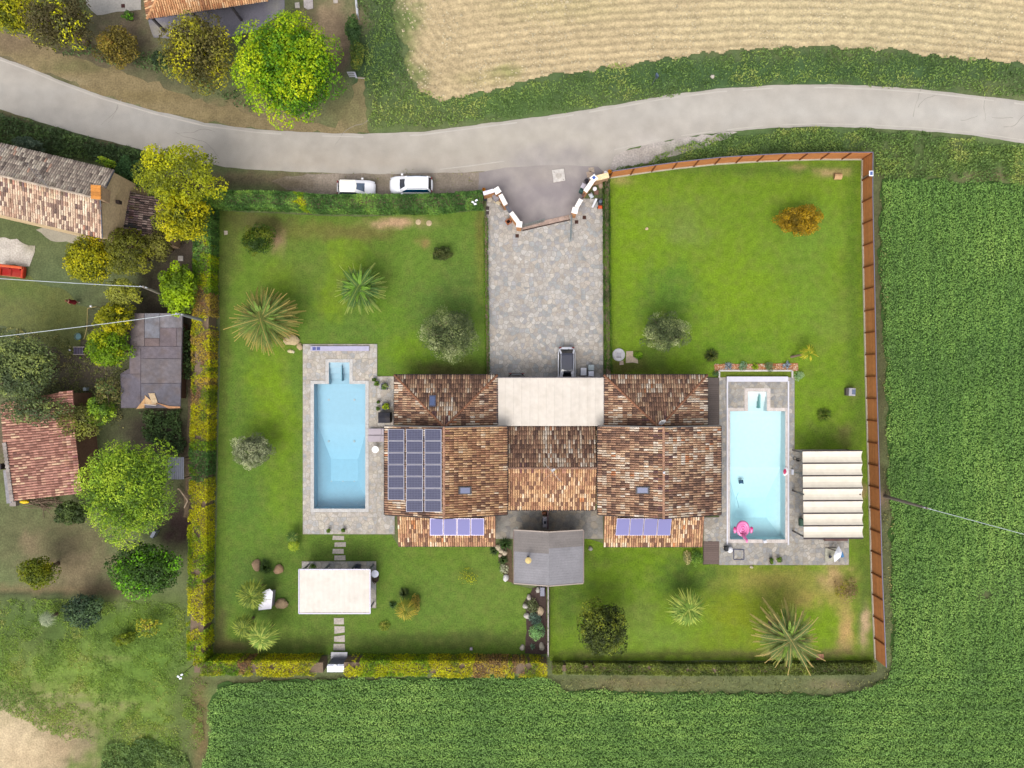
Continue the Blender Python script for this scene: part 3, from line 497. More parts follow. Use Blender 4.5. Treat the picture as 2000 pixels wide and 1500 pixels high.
    va = N.new('ShaderNodeVolumeAbsorption'); va.inputs[0].default_value = (*wcol, 1); va.inputs[1].default_value = dens; Lk.new(va.outputs[0], out.inputs[1])
    m = MB(); e_ = .004; m.prism([(A.x - e_, ya - e_), (B.x + e_, ya - e_), (B.x + e_, yb - e_), (S1.x + e_, yb - e_), (S1.x + e_, S1.y + e_), (S0.x - e_, S1.y + e_), (S0.x - e_, yb - e_), (A.x - e_, yb - e_)], -2.9, .0, (1, 1, 1))
    m.build('water', wm, root)
    return root
pl = pool(POOL_L, 'blue rectangular swimming pool with step bay, in the left garden', 'c4e6f6', '9fcfe0', (.20, .78, .95), .16, 'dcd8d4', (.33, .62, .80, 1.8), 1.3)
for px, py in ((642, 781), (692, 781), (642, 862), (692, 862), (647, 941), (670, 941), (692, 941)):
    z = -1.03 if py < 800 else -1.40 if py < 900 else -1.8; v = W(px, py, z); MB().lathe((v.x, v.y, z - .01), [(.0, 0), (.12, 0), (.11, .03), (.0, .035)], K('ffffff'), 12).build('floor_light', PLAIN, pl)
pr = pool(POOL_R, 'pale turquoise swimming pool with step bay, in the right garden', 'f4feff', 'a4e4e0', (.0, .85, 1.), .14, 'e8dcd4', (.45, .70, .86, 1.8), 1.5)
def strip(name, a, b, wd, z0, z1, col, m=None, parent=None):
    A = W(*a); B = W(*b); return MB().bar((A.x, A.y, (z0 + z1) / 2), (B.x, B.y, (z0 + z1) / 2), wd, z1 - z0, K(col)).build(name, m or PLAIN, parent)
tag(strip('pool_cover_box', (1418, 740.5), (1537, 740.5), .5, .13, .30, 'eceaf4'), 'long white cover box across the head of the turquoise pool', 'cover box')
tag(strip('cover_rail', (1419.5, 744), (1419.5, 1063), .14, .14, .2, 'f2f0f8'), 'thin white cover rail along the house side of the turquoise pool', 'rail', 'cover rails')
tag(strip('cover_rail', (1538.5, 744), (1538.5, 1063), .14, .14, .2, 'f2f0f8'), 'thin white cover rail along the fence side of the turquoise pool', 'rail', 'cover rails')
t = thing('pool_cover_box', 'flat lilac cover box with two blue cells above the left pool', 'cover box', W(664, 681))
strip('lid', (608, 681), (722, 681), .46, .13, .32, 'c9c4e0', parent=t)
for px in (613.5, 622): v = W(px, 681, .33); MB().box((v.x, v.y, .33), (.32, .3, .03), K('5560a8')).build('solar_cell', GLASS, t)
# ================================================================ ROOFS
TC = dict(
    villa=[('80604e', 4), ('9c745c', 4.5), ('705448', 2.5), ('b48a6a', 4), ('cca884', 4), ('dac6ae', 4.5), ('e8dac8', 2.5), ('c07c4c', 1.2)],
    warm=[('9c6e4e', 3.5), ('b48460', 4), ('cca070', 5), ('805c48', 2.5), ('deb88c', 3.5), ('e4ceb0', 2.5), ('cc8448', 1.2)],
    grey=[('b09e90', 4), ('c4b2a2', 4), ('dccab6', 4), ('928278', 3), ('f2e2cc', 3), ('e0b298', 1.5), ('cec0b4', 3)],
    pale=[('b08c74', 3), ('c9a68c', 4), ('d8bea2', 4), ('8f7468', 3), ('e2ceb4', 3), ('75605a', 2), ('c08a70', 1.5)],
    dark=[('4a3c38', 4), ('5f4c46', 4), ('75605a', 3), ('948078', 2), ('3c3230', 3)],
    orange=[('c9905c', 4), ('dca872', 4), ('b5794c', 3), ('e8c294', 3), ('9c6a48', 2)],
    barn=[('a87462', 4), ('b88270', 4), ('946252', 3), ('c8967c', 3), ('d8b490', 1.5), ('7c5248', 1)])
th = [i * math.pi / 4 for i in range(5)]
def tile_tpl():
    v = []
    for yy, ww, zz in ((-.5, 1., .020), (.5, .86, .0)):
        for a in th: v.append((-math.cos(a) * .085 * ww, yy * .46, .012 + math.sin(a) * .075 * ww + zz))
    for a in th: v.append((-math.cos(a) * .070, -.23, .012 + math.sin(a) * .058 + .020))
    return v, [(i, i + 1, i + 6, i + 5) for i in range(4)] + [(10 + i, 11 + i, 1 + i, i) for i in range(4)]
TV, TF = tile_tpl()
TPOOL = {}
def roof_face(poly, pal, deck, parent, tiles, seed=0, pu=.215, pv=.40, skip=(), patches=None, jit=.008, ox=0.):
    """poly: 3-D points, first two = eave. Adds deck slab and collects tile frames (C,X,Y,Z,col)."""
    P = [Vector(p) for p in poly]; u = (P[1] - P[0]).normalized(); n = u.cross(P[2] - P[1]).normalized()
    if n.z < 0: n = -n
    v = n.cross(u).normalized()
    if (sum((p - P[0]).dot(v) for p in P[2:])) < 0: v = -v
    q2 = [((p - P[0]).dot(u), (p - P[0]).dot(v)) for p in P]; us = [q[0] for q in q2]; vs = [q[1] for q in q2]
    s = deck; k = [p + n * .0 for p in P]; b = [p - n * .12 for p in P]; nn = len(P)
    s.add(k + b, [tuple(range(nn))] + [tuple(range(2 * nn - 1, nn - 1, -1))] + [(i, (i + 1) % nn, nn + (i + 1) % nn, nn + i) for i in range(nn)], K(pal[0][0]) * .8)
    nu = max(1, round((max(us) - min(us)) / pu)); pu = (max(us) - min(us)) / nu; nv = max(1, int((max(vs) - .1) / pv)); pv = (max(vs) - .02) / nv
    U, Vv = np.meshgrid((np.arange(nu) + .5) * pu + min(us), (np.arange(nv) + .5) * pv); U = U.ravel(); Vv = Vv.ravel()
    inside = inpoly(U, Vv, q2)
    for sk in skip: inside &= ~((U > sk[0]) & (U < sk[1]) & (Vv > sk[2]) & (Vv < sk[3]))
    U = U[inside]; Vv = Vv[inside]; m = len(U); f = rng.random(m); nz = np.clip((vn(U, Vv * .55, .55, seed) - .5) * 1.5 + .5, 0, 1); big = vn(U, Vv, 2.6, seed + 2)
    f = np.clip(.5 * f + .5 * nz + (big - .5) * .35, 0, .999)
    A = np.array([K(h) for h, _ in pal]); cw = np.cumsum([q for _, q in pal]); cw = cw / cw[-1]; ci = np.minimum(np.searchsorted(cw, f), len(A) - 1)
    col = A[ci] * rng.uniform(1.1, 1.42, (m, 1)) * np.array([1.05, 1., .95]); col = col * .86 + col.mean(1, keepdims=True) * .14
    C = np.array(P[0]) + U[:, None] * np.array(u) + Vv[:, None] * np.array(v) + np.array(n) * .004 + rng.normal(size=(m, 3)) * jit * np.array([1, 1, .3])
    an = rng.normal(size=m) * .02; X = np.array(u) * np.cos(an)[:, None] + np.array(v) * np.sin(an)[:, None]; Yv = -np.array(u) * np.sin(an)[:, None] + np.array(v) * np.cos(an)[:, None]
    sc_ = pu / .215; tiles.append((C, X * sc_, Yv * (pv / .40), np.tile(np.array(n), (m, 1)), col)); return u, v, n
def finish_tiles(tiles, parent, budget, name='roof_tile'):
    C, X, Yv, Z, col = [np.concatenate([t[i] for t in tiles]) for i in range(5)]
    o = np.argsort(-C[:, 2]); pick_ = o[:budget]; rest = o[budget:]; og = np.array(ORG.get(parent.as_pointer(), (0, 0, 0)))
    q = (col[pick_] * 40).round() / 40; pool_ = {}
    for i, c in zip(pick_, q):
        key = tuple(c.round(3))
        if key not in pool_: me = np_mesh(name, TV, TF, np.tile(c, (len(TV), 1))); me.materials.append(TILE); pool_[key] = me
        ob = bpy.data.objects.new(name, pool_[key]); COL.objects.link(ob); ob.parent = parent
        M = Matrix((X[i], Yv[i], Z[i])).transposed().to_4x4(); M.translation = Vector(C[i] - og); ob.matrix_basis = M
    if len(rest):
        V, Fq, cc = inst(TV, TF, C[rest], X[rest], Yv[rest], Z[rest], col[rest]); kind(np_obj('roof_tiling', V, Fq, cc, TILE, parent), 'stuff')
def caps(a, b, parent, col='b07858', budget=60, wd=.24):
    a = Vector(a); b = Vector(b); d = b - a; L = d.length; d = d / L; n = int(L / .42); x = d.cross(Vector((0, 0, 1))).normalized(); z = x.cross(d)
    og = ORG.get(parent.as_pointer(), Vector()); k = wd / .17
    v = [(-math.cos(t) * .085 * k * w_, yy * .5, math.sin(t) * .085 * k * w_ + zz) for yy, w_, zz in ((-.5, 1., .02), (.5, .88, 0)) for t in th] + [(-math.cos(t) * .07 * k, -.25, math.sin(t) * .07 * k + .02) for t in th]
    for i in range(n):
        key = (col, i % 5, wd)
        if key not in TPOOL: me = np_mesh('ridge_tile', v, TF, np.tile(K(col) * (.82 + .09 * (i % 5)), (len(v), 1))); me.materials.append(TILE); TPOOL[key] = me
        ob = bpy.data.objects.new('ridge_tile', TPOOL[key]); COL.objects.link(ob); ob.parent = parent
        M = Matrix((x, d, z)).transposed().to_4x4(); M.translation = a + d * (i + .5) * L / n - og + z * .02; ob.matrix_basis = M
def gutter(parent, pts, col='4a4244', r=.07):
    MB().tube(pts, r, K(col), 6).build('gutter', METAL, parent)
WALLC = 'd8b98e'
def walls(root, x0, x1, y0, y1, zt, col=WALLC, wins=(), gables=None):
    """x/y in metres; wins: (side, position 0..1, width, sill, height)"""
    m = MB(); c = K(col); m.box(((x0 + x1) / 2, (y0 + y1) / 2, zt / 2), (x1 - x0, y1 - y0, zt), c)
    if gables:
        ax, zr = gables
        if ax == 'x':       # ridge runs along y, gables on y sides
            xm = (x0 + x1) / 2; m.add([(x0, y0, zt), (x1, y0, zt), (xm, y0, zr), (x0, y1, zt), (x1, y1, zt), (xm, y1, zr)], [(0, 1, 2), (5, 4, 3), (0, 2, 5, 3), (1, 4, 5, 2)], c)
        else:
            ym = (y0 + y1) / 2; m.add([(x0, y0, zt), (x0, y1, zt), (x0, ym, zr), (x1, y0, zt), (x1, y1, zt), (x1, ym, zr)], [(2, 1, 0), (3, 4, 5), (0, 3, 5, 2), (1, 2, 5, 4)], c)
    wl = m.build('wall', ROUGH, root)
    for side, t, w_, sill, h in wins:
        if side in 'ns': p = Vector((x0 + (x1 - x0) * t, y1 if side == 'n' else y0, sill + h / 2)); d = (w_, .08, h); nn = Vector((0, 1 if side == 'n' else -1, 0))
        else: p = Vector((x1 if side == 'e' else x0, y0 + (y1 - y0) * t, sill + h / 2)); d = (.08, w_, h); nn = Vector((1 if side == 'e' else -1, 0, 0))
        nm = 'door' if sill < .1 else 'window'
        wn = MB().box(p + nn * .02, d, K('6b4a34')).build(nm, PLAIN, root); dd = tuple(q - .16 if q > .1 else q for q in d); MB().box(p + nn * .035, dd, K('2c3640')).build('pane', GLASS, wn)
    return wl
# ---------------------------------------------------------------- the villa
ZE, ZR, ZC, ZCE, ZH = 3.9, 5.7, 3.8, 2.7, 2.8
villa = thing('villa', 'long tiled villa with two gabled wings joined by a lower middle, between the pools', 'house', (1.0, -8, 0))
def P3(px, py, z): return W(px, py, z)
yN = W(0, 832, ZE).y; yS = W(0, 1005, ZE).y
tiles = []; vt = 0
for side in (0, 1):
    xl, xr, xm = ((752, 990, 868), (1168, 1407, 1298))[side]; XL = W(xl, 0, ZE).x; XR = W(xr, 0, ZE).x; XM = (XL + XR) / 2; dk = MB()
    roof = thing('r', '', ''); bpy.data.objects.remove(roof)
    walls(villa, XL + .55, XR - .55, yS + .3, yN - .3, ZE - .12, wins=[('w' if side == 0 else 'e', .25, 1.2, .0, 2.2), ('w' if side == 0 else 'e', .65, 2.2, .0, 2.2), ('n', .3, 1.0, 1., 1.2)], gables=('x', ZR - .3))
    tl = []
    roof_face([(XL, yN, ZE), (XL, yS, ZE), (XM, yS, ZR), (XM, yN, ZR)], TC['villa'], dk, villa, tl, 1 + side * 3)
    roof_face([(XR, yS, ZE), (XR, yN, ZE), (XM, yN, ZR), (XM, yS, ZR)], TC['warm'] if side == 0 else TC['villa'], dk, villa, tl, 2 + side * 3)
    roof = dk.build('roof', ROUGH, villa); finish_tiles(tl, roof, 110 if side else 50)
    caps((XM, yS, ZR + .02), (XM, yN, ZR + .02), roof, 'b58a70'); gutter(roof, [(XL - .05, yS, ZE), (XL - .05, yN, ZE)]); gutter(roof, [(XR + .05, yS, ZE), (XR + .05, yN, ZE)])
    gutter(roof, [(XL, yS - .03, ZE + .02), (XM, yS - .03, ZR + .04), (XR, yS - .03, ZE + .02)], '5f5450', .05); gutter(roof, [(XL, yN + .03, ZE + .02), (XM, yN + .03, ZR + .04), (XR, yN + .03, ZE + .02)], '8a8480', .07)
    # hipped wing towards the drive
    hx0, hx1 = ((771, 971), (1180, 1381))[side]; A = P3(hx0, 733, ZH); B = P3(hx1, 733, ZH); half = (B.x - A.x) / 2; zt = ZH + 1.55; yb = yN + .05
    mx = (A.x + B.x) / 2; dep = A.y - yb; dk = MB(); tl = []; r = min(1., dep / half); zt = ZH + 1.55 * r
    hl = (A.x + dep, yb, zt); hr = (B.x - dep, yb, zt)
    if hl[0] > hr[0]: hl = hr = (mx, yb, zt)
    roof_face([(B.x, A.y, ZH), (A.x, A.y, ZH), hl, hr] if hl != hr else [(B.x, A.y, ZH), (A.x, A.y, ZH), hl], TC['villa'], dk, villa, tl, 8 + side)
    roof_face([(A.x, A.y, ZH), (A.x, yb, ZH), hl], TC['villa'], dk, villa, tl, 9 + side); roof_face([(B.x, yb, ZH), (B.x, A.y, ZH), hr], TC['villa'], dk, villa, tl, 10 + side)
    roof = dk.build('roof', ROUGH, villa); finish_tiles(tl, roof, 30)
    caps((A.x, A.y, ZH + .02), hl, roof, 'b07a5c'); caps((B.x, A.y, ZH + .02), hr, roof, 'b07a5c')
    gutter(roof, [(A.x - .06, yb, ZH), (A.x - .06, A.y + .06, ZH), (B.x + .06, A.y + .06, ZH), (B.x + .06, yb, ZH)], '453d40')
    walls(villa, A.x + .45, B.x - .45, yb - .1, A.y - .45, ZH - .1, wins=[('n', .3, 1.1, .9, 1.3), ('n', .7, 1.1, .9, 1.3), ('w' if side == 0 else 'e', .5, 1.0, 0., 2.1)])
    # lean-to towards the rear lawn
    lx0, lx1, ly = ((778, 968, 1066), (1179, 1372, 1067))[side]; zb = 2.45; A = P3(lx0, ly, zb); B = P3(lx1, ly, zb); dk = MB(); tl = []; yt = yS + .25; zt = 3.2
    roof_face([(A.x, A.y, zb), (B.x, B.y, zb), (B.x, yt, zt), (A.x, yt, zt)], TC['warm'], dk, villa, tl, 12 + side); roof = dk.build('roof', ROUGH, villa); finish_tiles(tl, roof, 20)
    gutter(roof, [(A.x, A.y - .05, zb), (B.x, B.y - .05, zb)], '5a4c46', .05)
    walls(villa, A.x + .35, B.x - .35, A.y + .4, yt, zb - .1, wins=[('s', .3, 1.4, 0., 2.1), ('s', .7, 1.4, 0., 2.1)])
xa = W(990, 0, ZE).x + .1; xb = W(1168, 0, ZE).x - .1; ym = W(0, 914, ZC).y; y0 = W(0, 995, ZCE).y; y1 = W(0, 833, ZCE).y; dk = MB(); tl = []
roof_face([(xa, y0, ZCE), (xb, y0, ZCE), (xb, ym, ZC), (xa, ym, ZC)], TC['warm'], dk, villa, tl, 15); roof_face([(xb, y1, ZCE), (xa, y1, ZCE), (xa, ym, ZC), (xb, ym, ZC)], TC['villa'], dk, villa, tl, 16)
roof = dk.build('roof', ROUGH, villa); finish_tiles(tl, roof, 40); caps((xa, ym, ZC + .02), (xb, ym, ZC + .02), roof, '9c7864'); gutter(roof, [(xa, y0 - .06, ZCE), (xb, y0 - .06, ZCE)], '3f383a')
walls(villa, xa - .6, xb + .6, y0 + .5, y1 - .4, ZCE - .12, wins=[('s', .25, 1.4, 0., 2.1), ('s', .72, 1.4, 0., 2.1), ('n', .4, 1., 0., 2.1)])
# slope helpers
def on_slope(px, py, xe, ze, xm, zm):
    z = ze
    for _ in range(6): v = W(px, py, z); z = ze + (zm - ze) * (v.x - xe) / (xm - xe)
    return Vector((v.x, v.y, z))
def slope_box(name, pxs, pys, xe, ze, xm, zm, th_, col, m, parent, lift=.12, label=None):
    c = [on_slope(p, q, xe, ze, xm, zm) for p, q in ((pxs[0], pys[1]), (pxs[1], pys[1]), (pxs[1], pys[0]), (pxs[0], pys[0]))]; n = (c[1] - c[0]).cross(c[3] - c[0]).normalized()
    lo = [p + n * lift for p in c]; hi = [p + n * (lift + th_) for p in c]
    o = MB().add(lo + hi, [(3, 2, 1, 0), (4, 5, 6, 7), (0, 1, 5, 4), (1, 2, 6, 5), (2, 3, 7, 6), (3, 0, 4, 7)], K(col)).build(name, m, parent); return o, hi, n
XLl = W(752, 0, ZE).x; XRl = W(990, 0, ZE).x; XMl = (XLl + XRl) / 2; XLr = W(1168, 0, ZE).x; XRr = W(1407, 0, ZE).x; XMr = (XLr + XRr) / 2
def skylight(pxs, pys, xe, ze, xm, zm):
    o, hi, n = slope_box('skylight', pxs, pys, xe, ze, xm, zm, .14, '5a5658', PLAIN, villa, .03); c = sum(hi, Vector()) / 4
    MB().add([c + (p - c) * .74 + n * .012 for p in hi], [(0, 1, 2, 3)], K('8a8fae')).build('pane', GLASS, o)
skylight((895, 920), (950, 965), XRl, ZE, XMl, ZR); skylight((1242, 1269), (950, 964), XLr, ZE, XMr, ZR)
v = W(845, 783, 3.6); o = MB().box((v.x, v.y, 3.75), (.62, 1.05, .14), K('5a5e74'), M=Matrix.Rotation(-.30, 3, 'X')).build('skylight', PLAIN, villa); MB().box((v.x, v.y + .02, 3.83), (.44, .84, .03), K('5a6a94'), M=Matrix.Rotation(-.30, 3, 'X')).build('pane', GLASS, o)
# photovoltaic array
arr = thing('solar_array', 'dark blue photovoltaic array in three columns on the left roof', 'solar panels', on_slope(810, 920, XLl, ZE, XMl, ZR))
for x0, x1, y0, nr in ((759.5, 791.5, 838, 6), (795, 828, 838, 7), (831, 864, 838, 7)):
    for r in range(nr):
        a = y0 + r * 23.1; o, hi, n = slope_box('panel', (x0, x1), (a, a + 22.3), XLl, ZE, XMl, ZR, .04, 'd8d4dc', METAL, arr, .16)
        c = [p + n * .004 for p in hi]; m = MB(); nu, nv = 6, 10
        ctr = sum(c, Vector()) / 4; c = [ctr + (p - ctr) * .90 for p in c]
        for i in range(nu):
            for j in range(nv):
                def q(s, t): return (c[0].lerp(c[1], s)).lerp(c[3].lerp(c[2], s), t)
                g = .006 * 8; m.add([q((j + g) / nv, (i + g) / nu), q((j + 1 - g) / nv, (i + g) / nu), q((j + 1 - g) / nv, (i + 1 - g) / nu), q((j + g) / nv, (i + 1 - g) / nu)], [(0, 1, 2, 3)], K('3a3a5a') * random.uniform(.9, 1.1))
        MB().add([ctr + (p - ctr) * .925 + n * .002 for p in hi], [(0, 1, 2, 3)], K('8c8ca8')).build('backing', PLAIN, o); kind(m.build('cell_grid', GLASS, o), 'stuff')
for lab, x0, dx, sk, wp in (('row of four lilac blue solar collectors on the left rear roof', 840, 26.7, 0, 25.2), ('row of four lilac blue solar collectors on the right rear roof', 1205, 27, -3, 25.6)):
    t = thing('solar_collector', lab, 'solar panels', W(x0 + 50, 1028, 3.1))
    for i in range(4):
        xs = x0 + i * dx; z1, z0 = 3.33, 2.95; c = [W(xs + sk, 1045, z0), W(xs + sk + wp, 1045, z0), W(xs + wp, 1012, z1), W(xs, 1012, z1)]; n = (c[1] - c[0]).cross(c[3] - c[0]).normalized(); hi = [p + n * .08 for p in c]
        o = MB().add(c + hi, [(3, 2, 1, 0), (4, 5, 6, 7), (0, 1, 5, 4), (1, 2, 6, 5), (2, 3, 7, 6), (3, 0, 4, 7)], K('c8c0d4')).build('panel', METAL, t); ct = sum(hi, Vector()) / 4
        MB().add([ct + (p - ct) * .95 + n * .008 for p in hi], [(0, 1, 2, 3)], K('9492c8')).build('glass', mat('collector_glass', None, .7, spec=.2), o)
# antennas, dish, vents
def dish(px, py, z, label, col='e8e8ea', r=.35, tilt=(.9, 0, .4)):
    v = W(px, py, z); t = thing('satellite_dish', label, 'dish', v); M = Matrix.Rotation(tilt[2], 3, 'Z') @ Matrix.Rotation(tilt[0], 3, 'X')
    m = MB(); m.lathe((0, 0, 0), [(.02, -.06), (r * .6, -.03), (r, .06), (r * .98, .07), (r * .6, -.015), (.02, -.04)], K(col), 18); m.v = [v + M @ q for q in m.v]; m.build('reflector', PLAIN, t)
    MB().tube([v + Vector((0, 0, -.7)), v], .025, K('8a8a8a')).build('mast', METAL, t); MB().tube([v, v + M @ Vector((0, 0, .35))], .015, K('8a8a8a')).build('feed_arm', METAL, t)
dish(1293, 824, 5.2, 'white satellite dish at the top of the right hipped roof')
dish(1080, 917, 4.6, 'white satellite dish on the ridge of the middle roof', r=.22)
v = W(1078, 914, 5.2); t = thing('aerial', 'thin crossed television aerial on the ridge of the middle roof', 'aerial', v); MB().tube([(v.x, v.y, 3.8), (v.x, v.y, 5.3)], .025, K('9a9a9a')).build('mast', METAL, t)
MB().tube([W(1062, 903, 5.2), W(1097, 942, 5.2)], .018, K('c8c0b8')).build('boom', METAL, t); MB().tube([W(1062, 937, 5.15), W(1100, 905, 5.15)], .014, K('b8b0a8')).build('boom', METAL, t)
for k in range(7): a = W(1066 + k * 4.4, 907 + k * 5, 5.21); MB().tube([a + Vector((-.16, -.14, 0)), a + Vector((.16, .14, 0))], .01, K('c8c0b8'), 5).build('element', METAL, t)
v = W(1297, 923, 5.9); tag(MB().lathe((v.x, v.y, 5.6), [(.05, 0), (.05, .3), (.12, .3), (.1, .38)], K('e8e8f0'), 12).build('roof_vent', PLAIN), 'small white vent cap on the ridge of the right roof', 'vent')
# ---------------------------------------------------------------- carport awning
t = thing('carport', 'wide cream awning stretched over the parking bay beside the middle roof', 'awning', W(1075, 785)); z = 2.85
A = W(971, 832, z); B = W(1179, 738, z); nb = 13; wv = (B.x - A.x) / nb; ncol = K('fbf0e2') * 1.06
for i in range(nb):
    m = MB(); xs = [A.x + wv * i + wv * s for s in (0.004, .25, .5, .75, .996)]; zs = [0, -.02, -.028, -.02, 0]
    vs = [(x_, y_, z + zz + .002 * i) for y_ in (A.y, B.y) for x_, zz in zip(xs, zs)]; vs += [(p[0], p[1], p[2] - .02) for p in vs]
    m.add(vs, [(k, k + 1, k + 6, k + 5) for k in range(4)] + [(k + 10, k + 15, k + 16, k + 11) for k in range(4)] + [(k, k + 10, k + 11, k + 1) for k in range(4)] + [(k + 5, k + 6, k + 16, k + 15) for k in range(4)], ncol * random.uniform(.97, 1.0)); m.build('awning_strip', FABRIC, t, smooth=False)
ym_ = (A.y + B.y) / 2 + .6
for y_ in (A.y + .05, ym_, B.y + .05): MB().bar((A.x, y_, z - .12), (B.x, y_, z - .12), .08, .12, K('8a8690')).build('beam', METAL, t)
MB().bar((A.x - .02, A.y, z - .02), (A.x - .02, B.y, z - .02), .07, .14, K('6a6468')).build('frame', METAL, t); MB().bar((A.x, B.y + .05, z), (B.x, B.y + .05, z), .07, .14, K('7a747a')).build('frame', METAL, t); MB().bar((B.x + .04, A.y, z - .02), (B.x + .04, B.y, z - .02), .07, .14, K('6a6468')).build('frame', METAL, t)
for x_ in (A.x + .3, (A.x + B.x) / 2, B.x - .3): MB().box((x_, B.y - .1, z / 2 - .1), (.1, .1, z - .2), K('8a8690')).build('post', METAL, t)
# ---------------------------------------------------------------- garden summerhouse with white awning
t = thing('garden_pergola', 'white ribbed awning pergola on a stone terrace below the left pool', 'pergola', W(655, 1150)); z = 2.6
A = W(584, 1198, z); B = W(723, 1112, z); nb = 14; wv = (B.x - A.x) / nb
for i in range(nb):
    m = MB(); xs = [A.x + wv * i + wv * s for s in (0.004, .5, .996)]; zs = [0, .025, 0]
    vs = [(x_, y_, z + zz) for y_ in (A.y, B.y) for x_, zz in zip(xs, zs)]; vs += [(p[0], p[1], p[2] - .02) for p in vs]
    m.add(vs, [(0, 1, 4, 3), (1, 2, 5, 4), (6, 9, 10, 7), (7, 10, 11, 8), (0, 6, 7, 1), (1, 7, 8, 2), (3, 4, 10, 9), (4, 5, 11, 10)], K('fff6ea') * 1.10 * random.uniform(.97, 1.)); m.build('awning_strip', FABRIC, t)
fc = K('b8b4c8')
for a, b in (((A.x, A.y), (B.x, A.y)), ((B.x, A.y), (B.x, B.y)), ((B.x, B.y), (A.x, B.y)), ((A.x, B.y), (A.x, A.y))): MB().bar((*a, z - .03), (*b, z - .03), .09, .18, fc).build('frame', METAL, t)
for x_, y_ in ((A.x + .2, A.y + .2), (B.x - .2, A.y + .2), (B.x - .2, B.y - .2), (A.x + .2, B.y - .2), (A.x + 2.2, B.y - .2), (B.x - 1.9, B.y - .2)): MB().box((x_, y_, z / 2), (.14, .14, z - .2), K('8f94a4')).build('post', METAL, t)
# ---------------------------------------------------------------- striped pergola by the right pool
t = thing('striped_pergola', 'pergola of seven cream fabric bays between dark beams beside the right pool', 'pergola', W(1626, 966)); z = 2.7; ys = [880 + i * (1051 - 880) / 7 for i in range(8)]
for i, py in enumerate(ys):
    a = W(1567 + i * .4, py + .6, z); b = W(1683 + i * .35, py, z); MB().bar(a, b, .11, .14, K('5a4e50')).build('beam', METAL, t)
for i in range(7):
    m = MB(); c = K('fff4e0') * (1.16, 1.13, 1.10)[i % 3]; vs = []
    for j in range(5):
        s = j / 4; py = ys[i] + (ys[i + 1] - ys[i]) * (.05 + .9 * s); dz = -.16 * math.sin(math.pi * s)
        a = W(1567.5 + i * .4, py, z + .03 + dz); b = W(1683 + i * .35 + 1.5 - 2.5 * math.sin(math.pi * s), py, z + .03 + dz); vs += [a, b]
    n_ = len(vs); vs += [v_ - Vector((0, 0, .015)) for v_ in vs]
    m.add(vs, [(2 * k, 2 * k + 2, 2 * k + 3, 2 * k + 1) for k in range(4)] + [(n_ + 2 * k, n_ + 2 * k + 1, n_ + 2 * k + 3, n_ + 2 * k + 2) for k in range(4)] + [(2 * k, n_ + 2 * k, n_ + 2 * k + 2, 2 * k + 2) for k in range(4)] + [(2 * k + 1, 2 * k + 3, n_ + 2 * k + 3, n_ + 2 * k + 1) for k in range(4)], c); m.build('fabric_bay', FABRIC, t)
for px in (1570, 1681):
    for py in (884, 966, 1048): v = W(px, py, z); MB().box((v.x, v.y, z / 2), (.12, .12, z - .14), K('6a5e5c')).build('post', METAL, t)
# ---------------------------------------------------------------- grey gabled shed behind the villa
t = thing('garden_shed', 'grey felt gabled shed with round yellow chimney cap behind the villa', 'shed', W(1071, 1088)); ze, zr = 2.5, 3.4
A = W(1004, 1138, ze); B = W(1139, 1036, ze); xm = W(1072, 0, zr).x; SH = mat('felt_shingle', None, .85, .08, 7, .10, .9, bump=.3, bscale=18)
walls(t, A.x + .4, B.x - .4, A.y + .4, B.y - .5, ze - .1, 'b09a80', wins=[('s', .3, 1.2, 0, 2.), ('n', .6, 1.0, .9, 1.1)], gables=('x', zr - .2))
for sx, xe in ((0, A.x), (1, B.x)):
    n = 20; L = B.y - A.y; rf = MB(); rf.add([(xe, A.y, ze - .05), (xe, B.y, ze - .05), (xm, B.y, zr - .05), (xm, A.y, zr - .05)], [(0, 1, 2, 3)], K('6a6668')); rf = rf.build('roof', ROUGH, t)
    for i in range(n):
        a = A.y + L * i / n; b = A.y + L * (i + 1) / n - .012; cc = K('a3a0a4') if not (i > 13 or (sx == 0 and i > 11)) else K('948c88'); s0 = .0; k_ = random.uniform(.96, 1.03)
        if sx == 0 and 11 < i <= 13: cc = K('948c88')
        vs = [(xe, a, ze + .02), (xe, b, ze), (xm, b, zr), (xm, a, zr + .02)]; vs += [(p[0], p[1], p[2] - .03) for p in vs]
        f = [(0, 1, 2, 3), (7, 6, 5, 4), (0, 4, 5, 1), (1, 5, 6, 2), (2, 6, 7, 3), (3, 7, 4, 0)]; MB().add(vs, f, cc * k_).build('shingle_course', SH, rf)
for a, b in (((A.x, A.y - .05, ze), (xm, A.y - .05, zr)), ((xm, A.y - .05, zr), (B.x, A.y - .05, ze)), ((A.x, B.y + .05, ze), (xm, B.y + .05, zr)), ((xm, B.y + .05, zr), (B.x, B.y + .05, ze))): MB().bar(a, b, .1, .12, K('c4b4a8')).build('verge_board', PLAIN, t)
MB().bar((A.x - .04, A.y, ze), (A.x - .04, B.y, ze), .08, .1, K('7a6a64')).build('gutter', METAL, t); MB().bar((B.x + .04, A.y, ze), (B.x + .04, B.y, ze), .08, .1, K('8a7a74')).build('gutter', METAL, t)
v = W(1032, 1096, 4.2); ch = MB().tube([(v.x, v.y, 2.8), (v.x, v.y, 3.9)], .13, K('55535a'), 12).build('chimney', METAL, t); MB().lathe((v.x, v.y, 3.9), [(.28, 0), (.29, .08), (.2, .12), (.1, .16), (.03, .17)], K('ecd08a'), 20).build('cap', PLAIN, ch)
